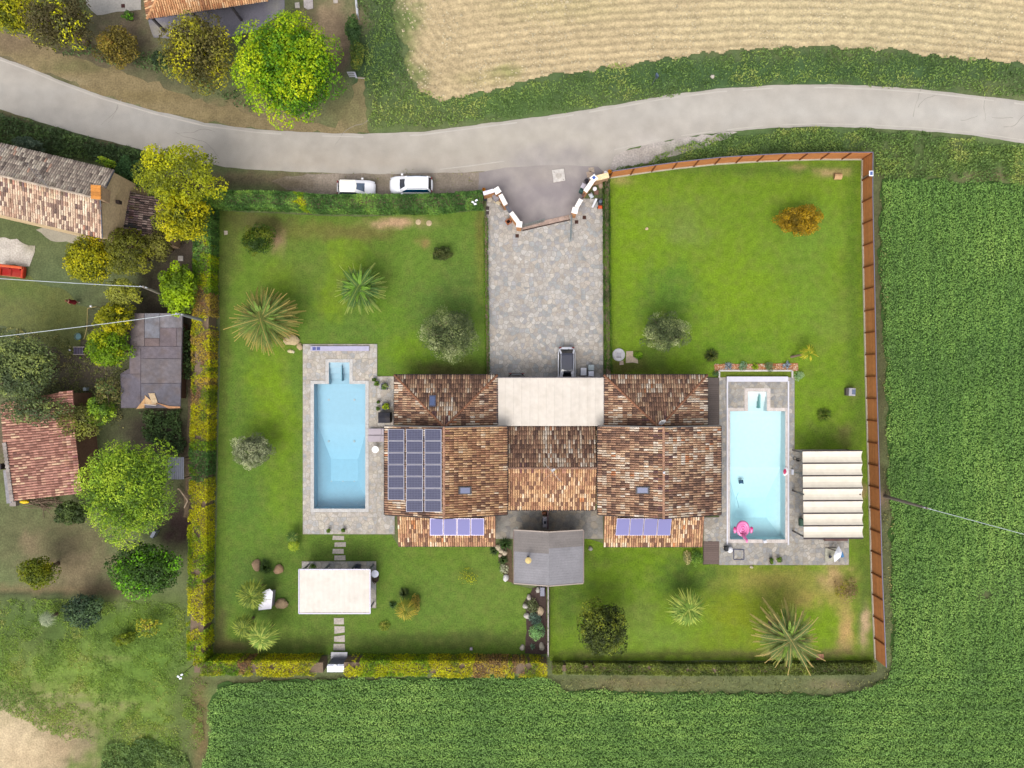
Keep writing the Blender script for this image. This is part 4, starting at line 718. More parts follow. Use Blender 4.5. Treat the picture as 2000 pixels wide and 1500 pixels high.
# ================================================================ NEIGHBOURING BUILDINGS
def frame_house(name, label, cat, ridge, eaveN, eaveS, zr, ze, palN, palS, wall, z0=0, inset=.3, budget=80, capc='c8b49c', wins=(), wall_end=True):
    """gable house given by photo points: ridge (a,b), north eave (a,b), south eave (a,b); a = left end, b = right end"""
    ra, rb = [W(*p, zr) for p in ridge]; na, nb_ = [W(*p, ze) for p in eaveN]; sa, sb = [W(*p, ze) for p in eaveS]
    ctr = (ra + rb) / 2; t = thing(name, label, cat, (ctr.x, ctr.y, 0)); dk = MB(); tl = []
    roof_face([nb_, na, ra, rb], palN, dk, t, tl, 21); roof_face([sa, sb, rb, ra], palS, dk, t, tl, 24)
    rf = dk.build('roof', ROUGH, t); finish_tiles(tl, rf, budget); caps(ra + Vector((0, 0, .02)), rb + Vector((0, 0, .02)), rf, capc)
    gutter(rf, [sa, sb], '4a4244', .05); gutter(rf, [nb_, na], '4a4244', .05); gutter(rf, [sb, rb + Vector((0, 0, .04)), nb_], '6a6a70', .07)
    m = MB(); c = K(wall) * 1.6; q = [p.lerp(ctr, inset / (p - ctr).length) for p in (sa, sb, nb_, na)]; R0 = ra.lerp(rb, inset / (rb - ra).length); R1 = rb.lerp(ra, inset / (rb - ra).length)
    q = [Vector((p.x, p.y, ze - .12)) for p in q]; R0.z = R1.z = zr - .2; lo = [Vector((p.x, p.y, z0)) for p in q]
    m.add(lo + q + [R0, R1], [(0, 1, 5, 4), (2, 3, 7, 6), (1, 2, 6, 9, 5), (3, 0, 4, 8, 7)], c); m.build('wall', ROUGH, t); return t, q, rf, (ra, rb, na, nb_, sa, sb)
t, q, rf, _ = frame_house('farmhouse', 'old farmhouse with mossy tiled roof and tan gable wall at the left edge', 'house', ((-160, 305), (196, 389)), ((-150, 244), (223, 333)), ((-170, 378), (200, 465)), 7.6, 6.3, TC['grey'], TC['pale'], 'cdb28c', capc='cbb8a4', budget=200)
v = W(187, 375, 8.2); ch = MB().box((v.x, v.y, 7.4), (.75, 1.1, 1.4), K('c8a684'), rz=-.08).build('chimney', ROUGH, rf); tl = []
for i in range(4): MB().box((v.x + (.0), v.y - .45 + i * .3, 8.16 + .01 * i), (.85, .29, .06), K('e89a48') * random.uniform(.85, 1.1), rz=-.08).build('cap_tile', TILE, ch)
for a_, b_ in (((52, 320), (93, 366)), ((66, 325), (98, 372))): MB().tube([W(*a_, 7.6), W(*b_, 8.0)], .02, K('b8b0b0'), 5).build('aerial', METAL, rf)
for p_, sz in (((232, 395), .5),): v = W(*p_, 5.); MB().box((v.x, v.y, 5.), (.3, .3, .5), K('4a3c38')).build('wall_lamp', PLAIN, t)
# lower tiled annex behind its gable
ra = [W(*p, z_) for p, z_ in (((236, 478), 3.0), ((330, 478), 2.4), ((338, 395), 2.4), ((246, 372), 3.0))]
t = thing('farmhouse_annex', 'low dark tiled annex between the tan gable wall and the tall yellow green tree', 'annex', (sum((p.x for p in ra)) / 4, sum((p.y for p in ra)) / 4, 0)); dk = MB(); tl = []
roof_face([ra[1], ra[2], ra[3], ra[0]], TC['dark'], dk, t, tl, 31); rf = dk.build('roof', ROUGH, t); finish_tiles(tl, rf, 60)
m = MB(); q = [p.lerp(sum(ra, Vector()) / 4, .06) for p in ra]; m.add([Vector((p.x, p.y, 0)) for p in q] + [p - Vector((0, 0, .15)) for p in q], [(0, 1, 5, 4), (1, 2, 6, 5), (2, 3, 7, 6), (3, 0, 4, 7)], K('b89a78') * 1.4); m.build('wall', ROUGH, t)
# barn with red tiles
z0b, z1b = 2.6, 3.6; rb4 = [W(22, 980, z0b), W(152, 968, z0b), W(150, 768, z0b), W(2, 790, z0b)]; mid = [W(5, 868, z1b), W(160, 845, z1b)]
ctr = sum(rb4, Vector()) / 4; t = thing('barn', 'low barn with rusty red ribbed tile roof below the dark tree', 'barn', (ctr.x, ctr.y, 0)); dk = MB(); tl = []
z1b = 4.2; rl = [W(22, 980, 2.5), W(10, 864, z1b), W(128, 838, z1b), W(154, 965, 2.5)]
roof_face([W(152, 968, 2.5), W(22, 980, 2.5), W(-10, 768, 3.4), W(146, 768, 3.4)][:0] or [W(10, 866, 3.6), W(24, 980, 2.9), W(155, 966, 2.9), W(150, 766, 2.9), W(2, 790, 2.9)][:0] or [W(22, 979, 2.6), W(8, 862, 2.6), W(146, 838, 3.5), W(158, 962, 3.5)], TC['barn'], dk, t, tl, 41, pu=.24, pv=.42, jit=.004)
roof_face([W(8, 862, 2.6), W(2, 788, 2.6), W(142, 762, 3.5), W(146, 838, 3.5)], TC['barn'], dk, t, tl, 44, pu=.24, pv=.42, jit=.01)
rf = dk.build('roof', ROUGH, t); finish_tiles(tl, rf, 120); m = MB(); bp = [(22, 979), (2, 788), (142, 762), (158, 962)]; bz = [2.5, 2.5, 3.4, 3.4]; q = [W(*p, z_) for p, z_ in zip(bp, bz)]; cq = sum(q, Vector()) / 4; q = [p.lerp(cq, .05) for p in q]
m.add([Vector((p.x, p.y, 0)) for p in q] + [p - Vector((0, 0, .14)) for p in q], [(0, 1, 5, 4), (1, 2, 6, 5), (2, 3, 7, 6), (3, 0, 4, 7)], K('8f6a54')); m.build('wall', ROUGH, t)
for i in range(16): a = W(9 + i * .95, 868 + i * 7.2, 2.75); MB().box(a, (.35, .33, .12), K('b0a49c') * random.uniform(.8, 1.1), rz=random.uniform(-.2, .2)).build('verge_stone', STONE, rf)
t = thing('lean_to_panel', 'narrow weathered grey sheet leaning along the left wall of the red barn', 'sheet', W(17, 960)); MB().bar(W(11, 918, 1.9), W(18, 983, 1.9), .45, .05, K('a8a4a8')).build('sheet', ROUGH, t); MB().bar(W(9, 905, .9), W(9, 915, .9), .5, 1.6, K('3a2f34')).build('dark_frame', PLAIN, t)
# flat felt-roofed shed
z = 2.2; A = W(240, 790, z); cor = [(256, 612), (357, 611), (352, 797), (236, 797), (235, 730), (252, 720)]
t = thing('flat_shed', 'flat roofed shed covered in worn grey felt sheets beside the yellow hedge', 'shed', W(300, 705)); P = [W(*p, z) for p in cor]
MB().prism([(p.x, p.y) for p in P], z - .14, z, K('6f666c')).build('roof_deck', ROUGH, t); FELT = mat('worn_felt', None, .85, .14, 3, .16, .8, bump=.4, bscale=9, tint=K('76655c'), tamt=.6, tscale=.9)
for (x0, y0, x1, y1, h_) in ((257, 612, 282, 676, '8a7d7c'), (283, 612, 312, 660, '8d8d96'), (313, 612, 356, 640, '8f8a90'), (313, 641, 345, 676, '827478'), (283, 661, 312, 676, '806f6e'), (346, 641, 355, 676, '80777c'), (254, 677, 275, 730, '857a80'), (276, 677, 354, 700, '7f757c'), (276, 701, 354, 748, '80787c'), (237, 731, 275, 796, '77707a'), (276, 749, 353, 796, '747079')):
    a = W(x0, y1, z + .01); b = W(x1, y0, z + .01); MB().box(((a.x + b.x) / 2, (a.y + b.y) / 2, z + .025 + random.uniform(0, .015)), (b.x - a.x, b.y - a.y, .03), K(h_), rz=random.uniform(-.004, .004)).build('felt_sheet', FELT, t)
q = [p.lerp(W(300, 705, z), .2) for p in P]; MB().prism([(p.x, p.y) for p in q], 0, z - .15, K('7d5c48')).build('wall', ROUGH, t)
for pts, h_ in ((((266, 799), (284, 776), (282, 797)), 'e0b07c'), (((283, 772), (284, 790), (308, 790), (292, 780)), 'e8c090'), (((290, 768), (302, 768), (308, 786), (298, 790)), 'dcc09a'), (((304, 786), (330, 798), (352, 797), (352, 794), (330, 793)), 'd8a074')):
    MB().prism([W2(*p, z + .1) for p in pts], z + .07, z + .11 + random.uniform(0, .03), K(h_)).build('plywood_board', ROUGH, t)
strip_ = MB().bar(W(282, 790, 2.3), W(305, 792, 2.3), .08, .1, K('d8c8c0')).build('door_lintel', PLAIN, t)
# house at the top edge
ze, zr = 3., 4.4; a = W(288, 37, ze); b = W(524, 2, ze); L = b - a; u = L.normalized(); vv = Vector((-u.y, u.x, 0)); dd = 7.5
e3 = b + u * 3; c0 = a + vv * dd; h0 = a + vv * dd / 2 + u * dd / 2; h0.z = zr; h1 = e3 + vv * dd / 2; h1.z = zr; e4 = e3 + vv * dd
t = thing('tiled_house', 'house with orange hipped tile roof cut off by the top edge', 'house', ((a.x + e4.x) / 2, (a.y + e4.y) / 2, 0)); dk = MB(); tl = []
b = b + u * .0; roof_face([a, b, Vector((*(b + vv * dd / 2).xy, zr)), h0], TC['orange'], dk, t, tl, 51); roof_face([c0, a, h0], TC['orange'], dk, t, tl, 52); roof_face([b + vv * dd, c0, h0, Vector((*(b + vv * dd / 2).xy, zr))], TC['orange'], dk, t, tl, 53)
rf = dk.build('roof', ROUGH, t); finish_tiles(tl, rf, 60); caps(a + Vector((0, 0, .02)), h0, rf, 'dca474'); caps(c0 + Vector((0, 0, .02)), h0, rf, 'dca474'); gutter(rf, [c0, a, b], '3c3a40', .06)
q = [a + vv * 2.6 + u, b + vv * 2.6, b + vv * (dd - .5), c0 - vv * .5 + u]; MB().prism([(p.x, p.y) for p in q], 0, ze - .12, K('c8b090')).build('wall', ROUGH, t)
for k in (.3, .6): p = q[0].lerp(q[1], k); MB().box((p.x, p.y, 1.6), (1.1, .2, 1.2), K('3a4048'), rz=math.atan2(u.y, u.x)).build('window', GLASS, t)
for k in (.02, .35, .68): p = a.lerp(b, k) + vv * .3; MB().box((p.x, p.y, ze / 2 - .1), (.2, .2, ze - .2), K('5a5458')).build('post', PLAIN, t)
# ---------------------------------------------------------------- grey sheet roof fragment between willow and hedge
t = thing('sheet_shelter', 'small shelter of pale grey corrugated sheet between the willow and the hedge', 'shelter', W(345, 914)); z = 1.9; A = W(328, 936, z); B = W(359, 893, z)
for i in range(8):
    x0 = A.x + (B.x - A.x) * i / 8; x1 = A.x + (B.x - A.x) * (i + 1) / 8; xm_ = (x0 + x1) / 2; vs = [(x0, A.y, z), (xm_, A.y, z + .05), (x1, A.y, z), (x0, B.y, z), (xm_, B.y, z + .05), (x1, B.y, z)]; vs += [(p[0], p[1], p[2] - .015) for p in vs]
    MB().add(vs, [(0, 1, 4, 3), (1, 2, 5, 4), (6, 9, 10, 7), (7, 10, 11, 8), (0, 6, 7, 1), (1, 7, 8, 2), (3, 4, 10, 9), (4, 5, 11, 10)], K('aaaab4') * random.uniform(.95, 1.04)).build('corrugation', METAL, t)
for x_, y_ in ((A.x + .1, A.y + .1), (B.x - .1, A.y + .1), (B.x - .1, B.y - .1)): MB().box((x_, y_, z / 2), (.08, .08, z - .04), K('7a6a5c')).build('post', PLAIN, t)
# wooden decks
def plank_deck(name, label, x0, y0, x1, y1, z, col, horiz=True, n=None):
    a = W(x0, y1, z); b = W(x1, y0, z); root = kind(MB().box(((a.x + b.x) / 2, (a.y + b.y) / 2, z / 2), (b.x - a.x, b.y - a.y, z - .03), K('3c302c')).build(name, PLAIN), 'structure'); L = b.y - a.y; n = n or int(L / .2)
    for i in range(n): MB().box(((a.x + b.x) / 2, a.y + L * (i + .5) / n, z), (b.x - a.x, L / n - .018, .03), K(col) * random.uniform(.88, 1.1)).build('plank', mat('timber', None, .8, .12, 10, bump=.3, bscale=30), root)
plank_deck('wooden_deck', '', 1382, 738, 1404, 832, .14, '6e625c'); plank_deck('wooden_deck', '', 1374, 1057, 1404, 1102, .12, '7d6a62')
# ================================================================ VEGETATION
def crown_leaves(c, r, nl, n, size, pal, seed, lob=.42, up=.5, aspect=.6, low=-.35, hang=0.):
    """leaf cards on the shells of overlapping lobes filling an ellipsoid"""
    R = np.random.default_rng(seed); c = np.array(c); r = np.array(r)
    k = np.arange(nl) + .5; ph = np.arccos(1 - 2 * k / nl * (1 - (1 + low) / 2 * .55)); tt = math.pi * (1 + 5 ** .5) * k + R.random() * 6
    L = np.column_stack([np.cos(tt) * np.sin(ph), np.sin(tt) * np.sin(ph), np.cos(ph)]) * R.uniform(.42, .80, (nl, 1)); L = L[L[:, 2] > low]; nl = len(L)
    lr = lob * R.uniform(.55, 1.2, nl); w_ = lr ** 2; w_ /= w_.sum(); li = R.choice(nl, n, p=w_)
    D = unit(R.normal(size=(n, 3))); D[:, 2] = np.where(D[:, 2] < -.45, -D[:, 2], D[:, 2]); rad = lr[li] * R.uniform(.78, 1.08, n)
    bump = 1 + .28 * (vn(D[:, 0] * 3 + li * 7.1, D[:, 1] * 3 + D[:, 2] * 3, .55, seed % 5) - .5)
    P = L[li] + D * (rad * bump)[:, None]; q = np.linalg.norm(P, axis=1); P *= np.minimum(1, 1.04 / np.maximum(q, .01))[:, None]
    P = c + P * r; f = R.random(nl)[li] * .6 + .4 * vn(P[:, 0], P[:, 1], .55, seed % 7); f = np.clip((f - .5) * 1.35 + .5, 0, .999)
    Nn = unit(D * .9 + R.normal(size=(n, 3)) * .55 + np.array([0, 0, up])); return leaves(P, Nn, size, aspect, pick(pal, n, f, .14)), c + L * r
def trunk_mesh(base, top, r0, tips, k, col, seed):
    R = random.Random(seed); m = MB(); base = Vector(base); top = Vector(top); mid = base.lerp(top, .5) + Vector((R.uniform(-.12, .12), R.uniform(-.12, .12), 0))
    m.tube([base, base.lerp(mid, .3), mid, top], [r0 * 1.25, r0, r0 * .85, r0 * .6], col, 9)
    for t in R.sample(list(tips), min(k, len(tips))):
        t = Vector(t); s = base.lerp(top, R.uniform(.45, .95)); q = s.lerp(t, .5) + Vector((0, 0, R.uniform(.0, .35))); m.tube([s, q, t], [r0 * .45, r0 * .28, r0 * .08], col, 6)
    return m
LK = .74
def tree(name, label, px, py, rpx, h, pal, n=5200, size=.21, nl=26, seed=0, cat='tree', lob=.42, group=None, rz=None, base=None, up=.5, aspect=.6, low=-.35, k=12, bcol='8a7862', z0=0., fill=True):
    zc = z0 + h * .62; c = W(px, py, zc); rx, ry = [q / 20 * (H - zc) / H for q in (rpx if hasattr(rpx, '__len__') else (rpx, rpx))]; rz = rz or h * .37
    b = W(*base) if base else Vector((c.x, c.y, 0)); t = thing(name, label, cat, (b.x, b.y, 0), group=group)
    nl = int(nl * 1.5); n = int(n * 1.15)
    lv, tips = crown_leaves(c, (rx, ry, rz), nl, n, size, pal, seed, lob * LK, up, aspect, low)
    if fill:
        P, _ = crown_leaves(c - Vector((0, 0, rz * .1)), (rx * .72, ry * .72, rz * .7), nl, int(n * .35), size * 1.25, [(pal[0][0], 1)], seed + 5, lob, up, aspect, low); lv = cat3([lv, P])  # inner leaves close gaps; their darkest tone stands in for crown self-shadow
    np_obj('crown', *lv, LEAF, t); r0 = max(.06, min(.35, h * .032 + rx * .02))
    trunk_mesh((b.x, b.y, 0), (c.x, c.y, c.z + rz * .1), r0, tips, k, K(bcol), seed).build('trunk', BARK, t, smooth=True); return t
YG = [('54601c', 2), ('7c8414', 3), ('9ca010', 4), ('bcb810', 3)]; BG = [('3f6a14', 2), ('63900f', 3), ('8cac0f', 4), ('b0c410', 3)]; OL = [('4c4c28', 3), ('646030', 3), ('7d8030', 3), ('a8a820', 2), ('d0c010', 1)]
YA = [('5f6c1c', 2), ('808c1c', 3), ('9ca81c', 4), ('bcc018', 3)]; MG = [('55762c', 2), ('70942c', 3), ('8cb030', 4), ('a4c038', 3)]; DG = [('345020', 3), ('446824', 3), ('4f7c1c', 2), ('74b818', 2)]
GG = [('4a5a3e', 3), ('5c6e46', 3), ('748550', 3), ('90a058', 1)]; OV = [('4c5a3e', 3), ('64744e', 3), ('80905e', 3), ('9ca880', 2)]; DO = [('2f3c18', 3), ('465420', 3), ('66762c', 2), ('84902c', 1)]; BR = [('5a5424', 3), ('7a7030', 3), ('8f8434', 2), ('a08040', 1)]
tree('tree', 'yellow green round tree cut by the top left corner', 28, 25, (62, 46), 5.5, YG, 3600, .2, 18, 1)
tree('tree', 'dark tree flecked with yellow, beside the top left corner', 118, 42, (72, 60), 6.5, [('4c482c', 4), ('5c5836', 3), ('62683c', 3), ('8c9228', 1), ('d0c410', 1)], 5200, .2, 28, 2)
tree('shrub', 'rusty olive shrub above the road near the upper left patio', 230, 94, (48, 44), 3.2, BR, 3000, .17, 18, 3, 'shrub')
tree('tree', 'olive tree with yellow patches in front of the tiled house', 388, 100, (76, 82), 7, OL, 6500, .2, 30, 4)
tree('tree', 'tallest bright lime green tree overhanging the road', 566, 132, (114, 116), 9, BG, 15000, .22, 46, 5, lob=.34)
tree('tree', 'loose yellow green tree overhanging the road at the left hedge', 352, 345, (86, 76), 9, YA, 7500, .2, 30, 6, lob=.34, fill=False)
tree('tree', 'dense yellow green tree between annex roof and left hedge', 358, 425, (56, 55), 8, YG, 4200, .2, 20, 7)
tree('tree', 'bright yellow rounded tree below the farmhouse gable', 172, 508, (56, 56), 5.5, YG, 4800, .19, 24, 8)
tree('tree', 'dull olive tree beside the bright yellow rounded tree', 252, 492, (52, 46), 5.5, [('565c20', 3), ('6c7424', 4), ('848828', 3)], 4200, .18, 20, 9, fill=False)
tree('tree', 'small thin olive tree at the foot of the annex roof', 312, 478, (32, 32), 4, [('5a5c28', 3), ('747834', 3), ('8c9040', 2)], 1800, .17, 12, 10, fill=False)
tree('tree', 'bright green tree beside the upper utility pole and the hedge', 350, 562, (44, 56), 5, [('5c7a18', 2), ('7c9c10', 3), ('98b810', 4)], 3600, .22, 14, 11)
tree('tree', 'pale olive tree crossed by the upper wire', 240, 575, (38, 34), 5, [('6c7430', 3), ('8a9240', 3), ('a0a83c', 3)], 2400, .18, 14, 12, fill=False)
tree('tree', 'yellow tree at the top corner of the flat grey shed', 225, 622, (44, 36), 5, YG, 2800, .19, 14, 13)
tree('tree', 'green yellow tree against the left side of the flat grey shed', 214, 680, (46, 44), 5, [('4c6c10', 2), ('6c9010', 4), ('98a810', 3)], 3600, .19, 18, 14)
tree('tree', 'large dark grey green tree spreading over the barn', 40, 718, (76, 72), 7, GG, 7000, .2, 28, 15, k=16)
tree('tree', 'ragged dark tree on the back slope of the barn', 75, 800, (74, 36), 5.5, GG, 2800, .18, 18, 16, fill=False, k=16)
tree('tree', 'thin olive tree between barn and flat grey shed', 150, 822, (58, 44), 4.5, [('5a6030', 3), ('727a38', 3), ('8c9440', 2)], 2800, .17, 16, 17, fill=False)
tree('tree', 'green tree between the thin olive tree and the feathery tree', 195, 805, (32, 34), 4, MG, 1900, .18, 12, 18)
tree('tree', 'small bare stemmed tree at the lower left corner of the flat grey shed', 212, 765, (32, 30), 4, [('66663c', 3), ('7c7c48', 3), ('58703c', 2)], 1000, .15, 12, 19, fill=False, k=14)
tree('tree', 'large feathery green tree right of the barn', 250, 955, (108, 116), 9, MG, 15000, .22, 42, 20, lob=.34, aspect=.4)
tree('tree', 'dark green tree with bright leaf tips below the feathery tree', 286, 1112, (80, 62), 6, DG, 5600, .22, 30, 21)
tree('shrub', 'dark shrub tucked between barn and feathery tree', 140, 1000, (40, 26), 3, [('3a4c28', 3), ('4c6030', 3), ('607838', 1)], 1800, .2, 12, 22, 'shrub')
tree('tree', 'small round yellow green tree alone on the dry lower left grass', 75, 1116, (38, 35), 4.5, [('4c5c10', 2), ('68760c', 3), ('888c0c', 3)], 2900, .17, 16, 23, lob=.5)
tree('shrub', 'dark blue green bush left below the dark green tree', 160, 1192, (46, 38), 3, [('2f4434', 3), ('3f5840', 3), ('54704c', 2)], 2600, .18, 16, 24, 'shrub')
tree('shrub', 'small yellow green bush in the lower left meadow', 242, 1248, (26, 16), 1.2, [('5c7018', 3), ('788c1c', 3)], 700, .16, 8, 25, 'shrub')
tree('shrub', 'straggly yellow bush right of the lower left meadow', 290, 1225, (30, 24), 1.8, [('6c8430', 3), ('a0a830', 2), ('b8b040', 1)], 500, .17, 10, 26, 'shrub', fill=False)
tree('shrub', 'blue grey bush above the farmhouse roof', 56, 284, (32, 18), 2.6, [('4a5f50', 3), ('64786a', 3)], 1300, .18, 10, 27, 'shrub')
tree('shrub', 'green bush touching the top corner of the farmhouse roof', 212, 322, (18, 11), 4.6, MG, 600, .16, 6, 28, 'shrub')
tree('shrub', 'dark green bush between farmhouse gable and yellow tree', 250, 338, (34, 34), 3.4, [('2f4c2c', 3), ('3f6438', 3), ('547a44', 1)], 2600, .2, 14, 29, 'shrub')
tree('shrub', 'small green shrub by the manhole in the upper left yard', 251, 32, (14, 12), 1.2, DG, 400, .14, 6, 30, 'shrub')
tree('shrub', 'narrow dark shrub at the top of the garden fence', 690, 60, (16, 34), 1.8, [('34502c', 3), ('486834', 3)], 1500, .17, 12, 31, 'shrub', 'x' and .5, 'shrubs behind the fence at the top')
tree('shrub', 'narrow olive shrub ending at the little gate', 698, 108, (16, 32), 1.6, [('48602c', 3), ('6c7c34', 3), ('8c8c38', 1)], 1300, .16, 12, 32, 'shrub', .5, 'shrubs behind the fence at the top')
tree('shrub', 'low dark bush under the lime green tree', 316, 118, (26, 20), 1.6, [('2c4028', 3), ('3c5430', 3)], 900, .18, 8, 33, 'shrub')
# garden trees
tree('olive_tree', 'largest silvery olive tree beside the driveway', 878, 652, (66, 64), 4.6, OV, 8500, .17, 34, 34, 'tree', .34, 'garden olive trees', aspect=.32, bcol='8a8578')
tree('olive_tree', 'silvery olive tree on the right lawn above the villa', 1298, 650, (58, 45), 4.0, OV, 6500, .17, 28, 35, 'tree', .34, 'garden olive trees', aspect=.32, bcol='8a8578')
tree('olive_tree', 'smallest silvery olive tree left of the blue pool', 492, 880, (50, 41), 3.6, [(h, w_) for h, w_ in [('5c6650', 3), ('7c8868', 3), ('9aa488', 3), ('b4bc9c', 2)]], 5200, .16, 26, 36, 'tree', .34, 'garden olive trees', aspect=.32, bcol='8a8578')
tree('shrub', 'rounded dark green clipped shrub in the upper left garden corner', 503, 467, (38, 35), 3, [('2f4814', 3), ('45600f', 3), ('62701c', 2)], 3600, .14, 26, 37, 'shrub')
tree('shrub', 'small dark three lobed shrub on the upper left lawn', 863, 496, (23, 18), 1.2, [('34421c', 3), ('48542a', 3), ('5a6034', 1)], 1300, .12, 8, 38, 'shrub')
tree('shrub', 'ochre brown maple shrub on the upper right lawn', 1560, 431, (53, 37), 2.6, [('6c5c10', 2), ('8c7410', 4), ('a88c10', 3), ('b09838', 1)], 5200, .14, 34, 39, 'shrub', .3)
tree('tree', 'dark rounded evergreen on the lower right lawn by the low hedge', 1178, 1230, (60, 66), 5.5, DO, 8500, .17, 50, 40, 'tree', .3)
# ---------------------------------------------------------------- hedges
def hedge(label, line_, wd, z1, segs, seed, dens=230, size=.2, group=None, top=.0, name='hedge', aspect=.3):
    """line_: footprint centre points (px,py, half-width px optional); segs: (t0,t1,palette)"""
    P = [W(p[0], p[1]) for p in line_]; L = [(b - a).length for a, b in zip(P[:-1], P[1:])]; T = sum(L); R = np.random.default_rng(seed)
    ctr = (P[0] + P[-1]) / 2; t = thing(name, label, 'hedge', (ctr.x, ctr.y, 0), group=group); m = MB()
    for a, b in zip(P[:-1], P[1:]):
        m.bar((a.x, a.y, z1 * .45), (b.x, b.y, z1 * .45), wd - .5 if wd > .9 else wd * .5, z1 * .9 - .25 if z1 > .9 else z1 * .6, K('3d3026'))
    for k in range(int(T / .7)):
        s = (k + .5) / int(T / .7) * T; i = 0
        while s > L[i]: s -= L[i]; i += 1
        q = P[i].lerp(P[i + 1], s / L[i]); m.tube([(q.x, q.y, 0), (q.x + random.uniform(-.2, .2), q.y + random.uniform(-.2, .2), z1 * .85)], [.05, .02], K('6a5646'), 5)
    m.build('branches', BARK, t); n = int(dens * T * (wd + 1.6 * z1)); s = R.random(n) * T; cum = np.concatenate([[0], np.cumsum(L)]); idx = np.clip(np.searchsorted(cum, s) - 1, 0, len(L) - 1); tt = (s - cum[idx]) / np.array(L)[idx]
    A = np.array(P)[idx]; B = np.array(P)[idx + 1]; C = A + (B - A) * tt[:, None]; D = unit(B - A); Nr = np.column_stack([-D[:, 1], D[:, 0], 0 * s]); per = wd + 1.6 * z1; u = R.random(n) * per; depth = np.abs(R.normal(size=n)) * .13
    ontop = u < wd; side = np.where(u < wd + .8 * z1, 1, -1); off = np.where(ontop, (u - wd / 2), side * (wd / 2 - depth)); z = np.where(ontop, z1 - depth, np.clip(R.random(n), .0, 1) * z1)
    bu = (fbm(C[:, 0] + off, C[:, 1], 1.1, seed) - .5); off *= 1 + bu * .25; z = z * (1 + bu * .18); Pp = C + Nr * off[:, None]; Pp[:, 2] = z
    Nn = np.where(ontop[:, None], np.array([[0, 0, 1.]]), Nr * side[:, None]); Nn = unit(Nn + R.normal(size=(n, 3)) * .75); col = np.zeros((n, 3)); frac = s / T; f = np.clip((fbm(Pp[:, 0], Pp[:, 1], 1.2, seed + 1) - .5) * 1.9 + .5, 0, 1)
    frac = frac + ((vn(Pp[:, 0], Pp[:, 1], 1.1, seed) - .5) * 3.2 + (vn(Pp[:, 0], Pp[:, 1], .4, seed + 2) - .5) * 1.) / T
    keepm = np.ones(n, bool)
    for t0, t1, pal, thin in segs:
        k = (frac >= t0) & (frac < t1)
        if k.any(): col[k] = pick(pal, int(k.sum()), f[k]); keepm &= ~(k & (R.random(n) < thin) | (k & (thin > 0) & (fbm(Pp[:, 0], Pp[:, 1], .9, seed + 5) < .25 + thin * .35)))
    keepm &= (frac >= 0) & (frac < 1); V = leaves(Pp[keepm], Nn[keepm], size, aspect, col[keepm]); np_obj('foliage', *V, LEAF, t); return t
HG = [('3f6430', 3), ('537c3c', 3), ('6c9648', 3), ('88ae50', 1)]; HY = [('6c8420', 2), ('8c981c', 3), ('b0b014', 4), ('ccc814', 2)]; HB = [('86684c', 3), ('988050', 2), ('a89844', 3), ('b8a430', 3)]; HYG = [('5c8420', 2), ('7c9c18', 3), ('a8b410', 3)]; HD = [('33501c', 3), ('44661f', 3), ('5c7c24', 2)]
hedge('long trimmed green conifer hedge behind the two parked cars', [(398, 396), (560, 399), (640, 405), (850, 405), (900, 399), (944, 397)], 1.55, 2.0, [(-1, .33, HG, 0), (.33, .38, HYG, 0), (.38, 2, HG, 0)], 1, 300)
hedge('tall conifer hedge down the left side, green at the top, browned then yellow', [(412, 395), (411, 600), (406, 900), (400, 1275)], 1.75, 2.1,
      [(-1, .12, HG, 0), (.12, .2, HYG, 0), (.2, .25, HB, .25), (.25, .32, HY, .3), (.32, .34, HB, .35), (.34, .39, HY, .25), (.39, .42, HB, .4), (.42, .52, HY, .05), (.52, .57, HYG, .15), (.57, .61, HG, .1), (.61, .72, HY, .2), (.72, .82, HYG, .1), (.82, .94, HY, .3), (.94, 2, HYG, .05)], 2, 300)
hedge('short yellow conifer hedge between the left corner and the pale garden gate', [(395, 1290), (500, 1290), (640, 1290)], 1.45, 2.0, [(-1, .12, HY, .1), (.12, .38, HYG, .1), (.38, .43, HB, .3), (.43, 2, HY, .12)], 3, 300)
hedge('bright yellow conifer hedge right of the pale garden gate, brown at its far end', [(680, 1290), (870, 1291), (1067, 1292)], 1.5, 2.0, [(-1, .1, HY, .1), (.1, .4, HYG, .05), (.4, .66, HY, .15), (.66, .86, HB, .3), (.86, 2, HY, .25)], 4, 300)
hedge('low shaggy dark green hedge along the bottom of the right lawn', [(1078, 1300), (1400, 1303), (1704, 1300)], 1.1, .8, [(-1, 2, [('4a5a28', 3), ('5f6f30', 3), ('7c8c3c', 2)], .08)], 5, 420)
hedge('narrow low green hedge between the left lawn and the driveway', [(949, 425), (950, 560), (953, 735)], .45, .55, [(-1, 2, [('486c1c', 3), ('5f8820', 3)], .1)], 6, 260, .14)
hedge('narrow dark green hedge between the driveway and the right lawn', [(1183, 355), (1184, 560), (1187, 735)], .72, .9, [(-1, 2, HD, .05)], 7, 300, .15)
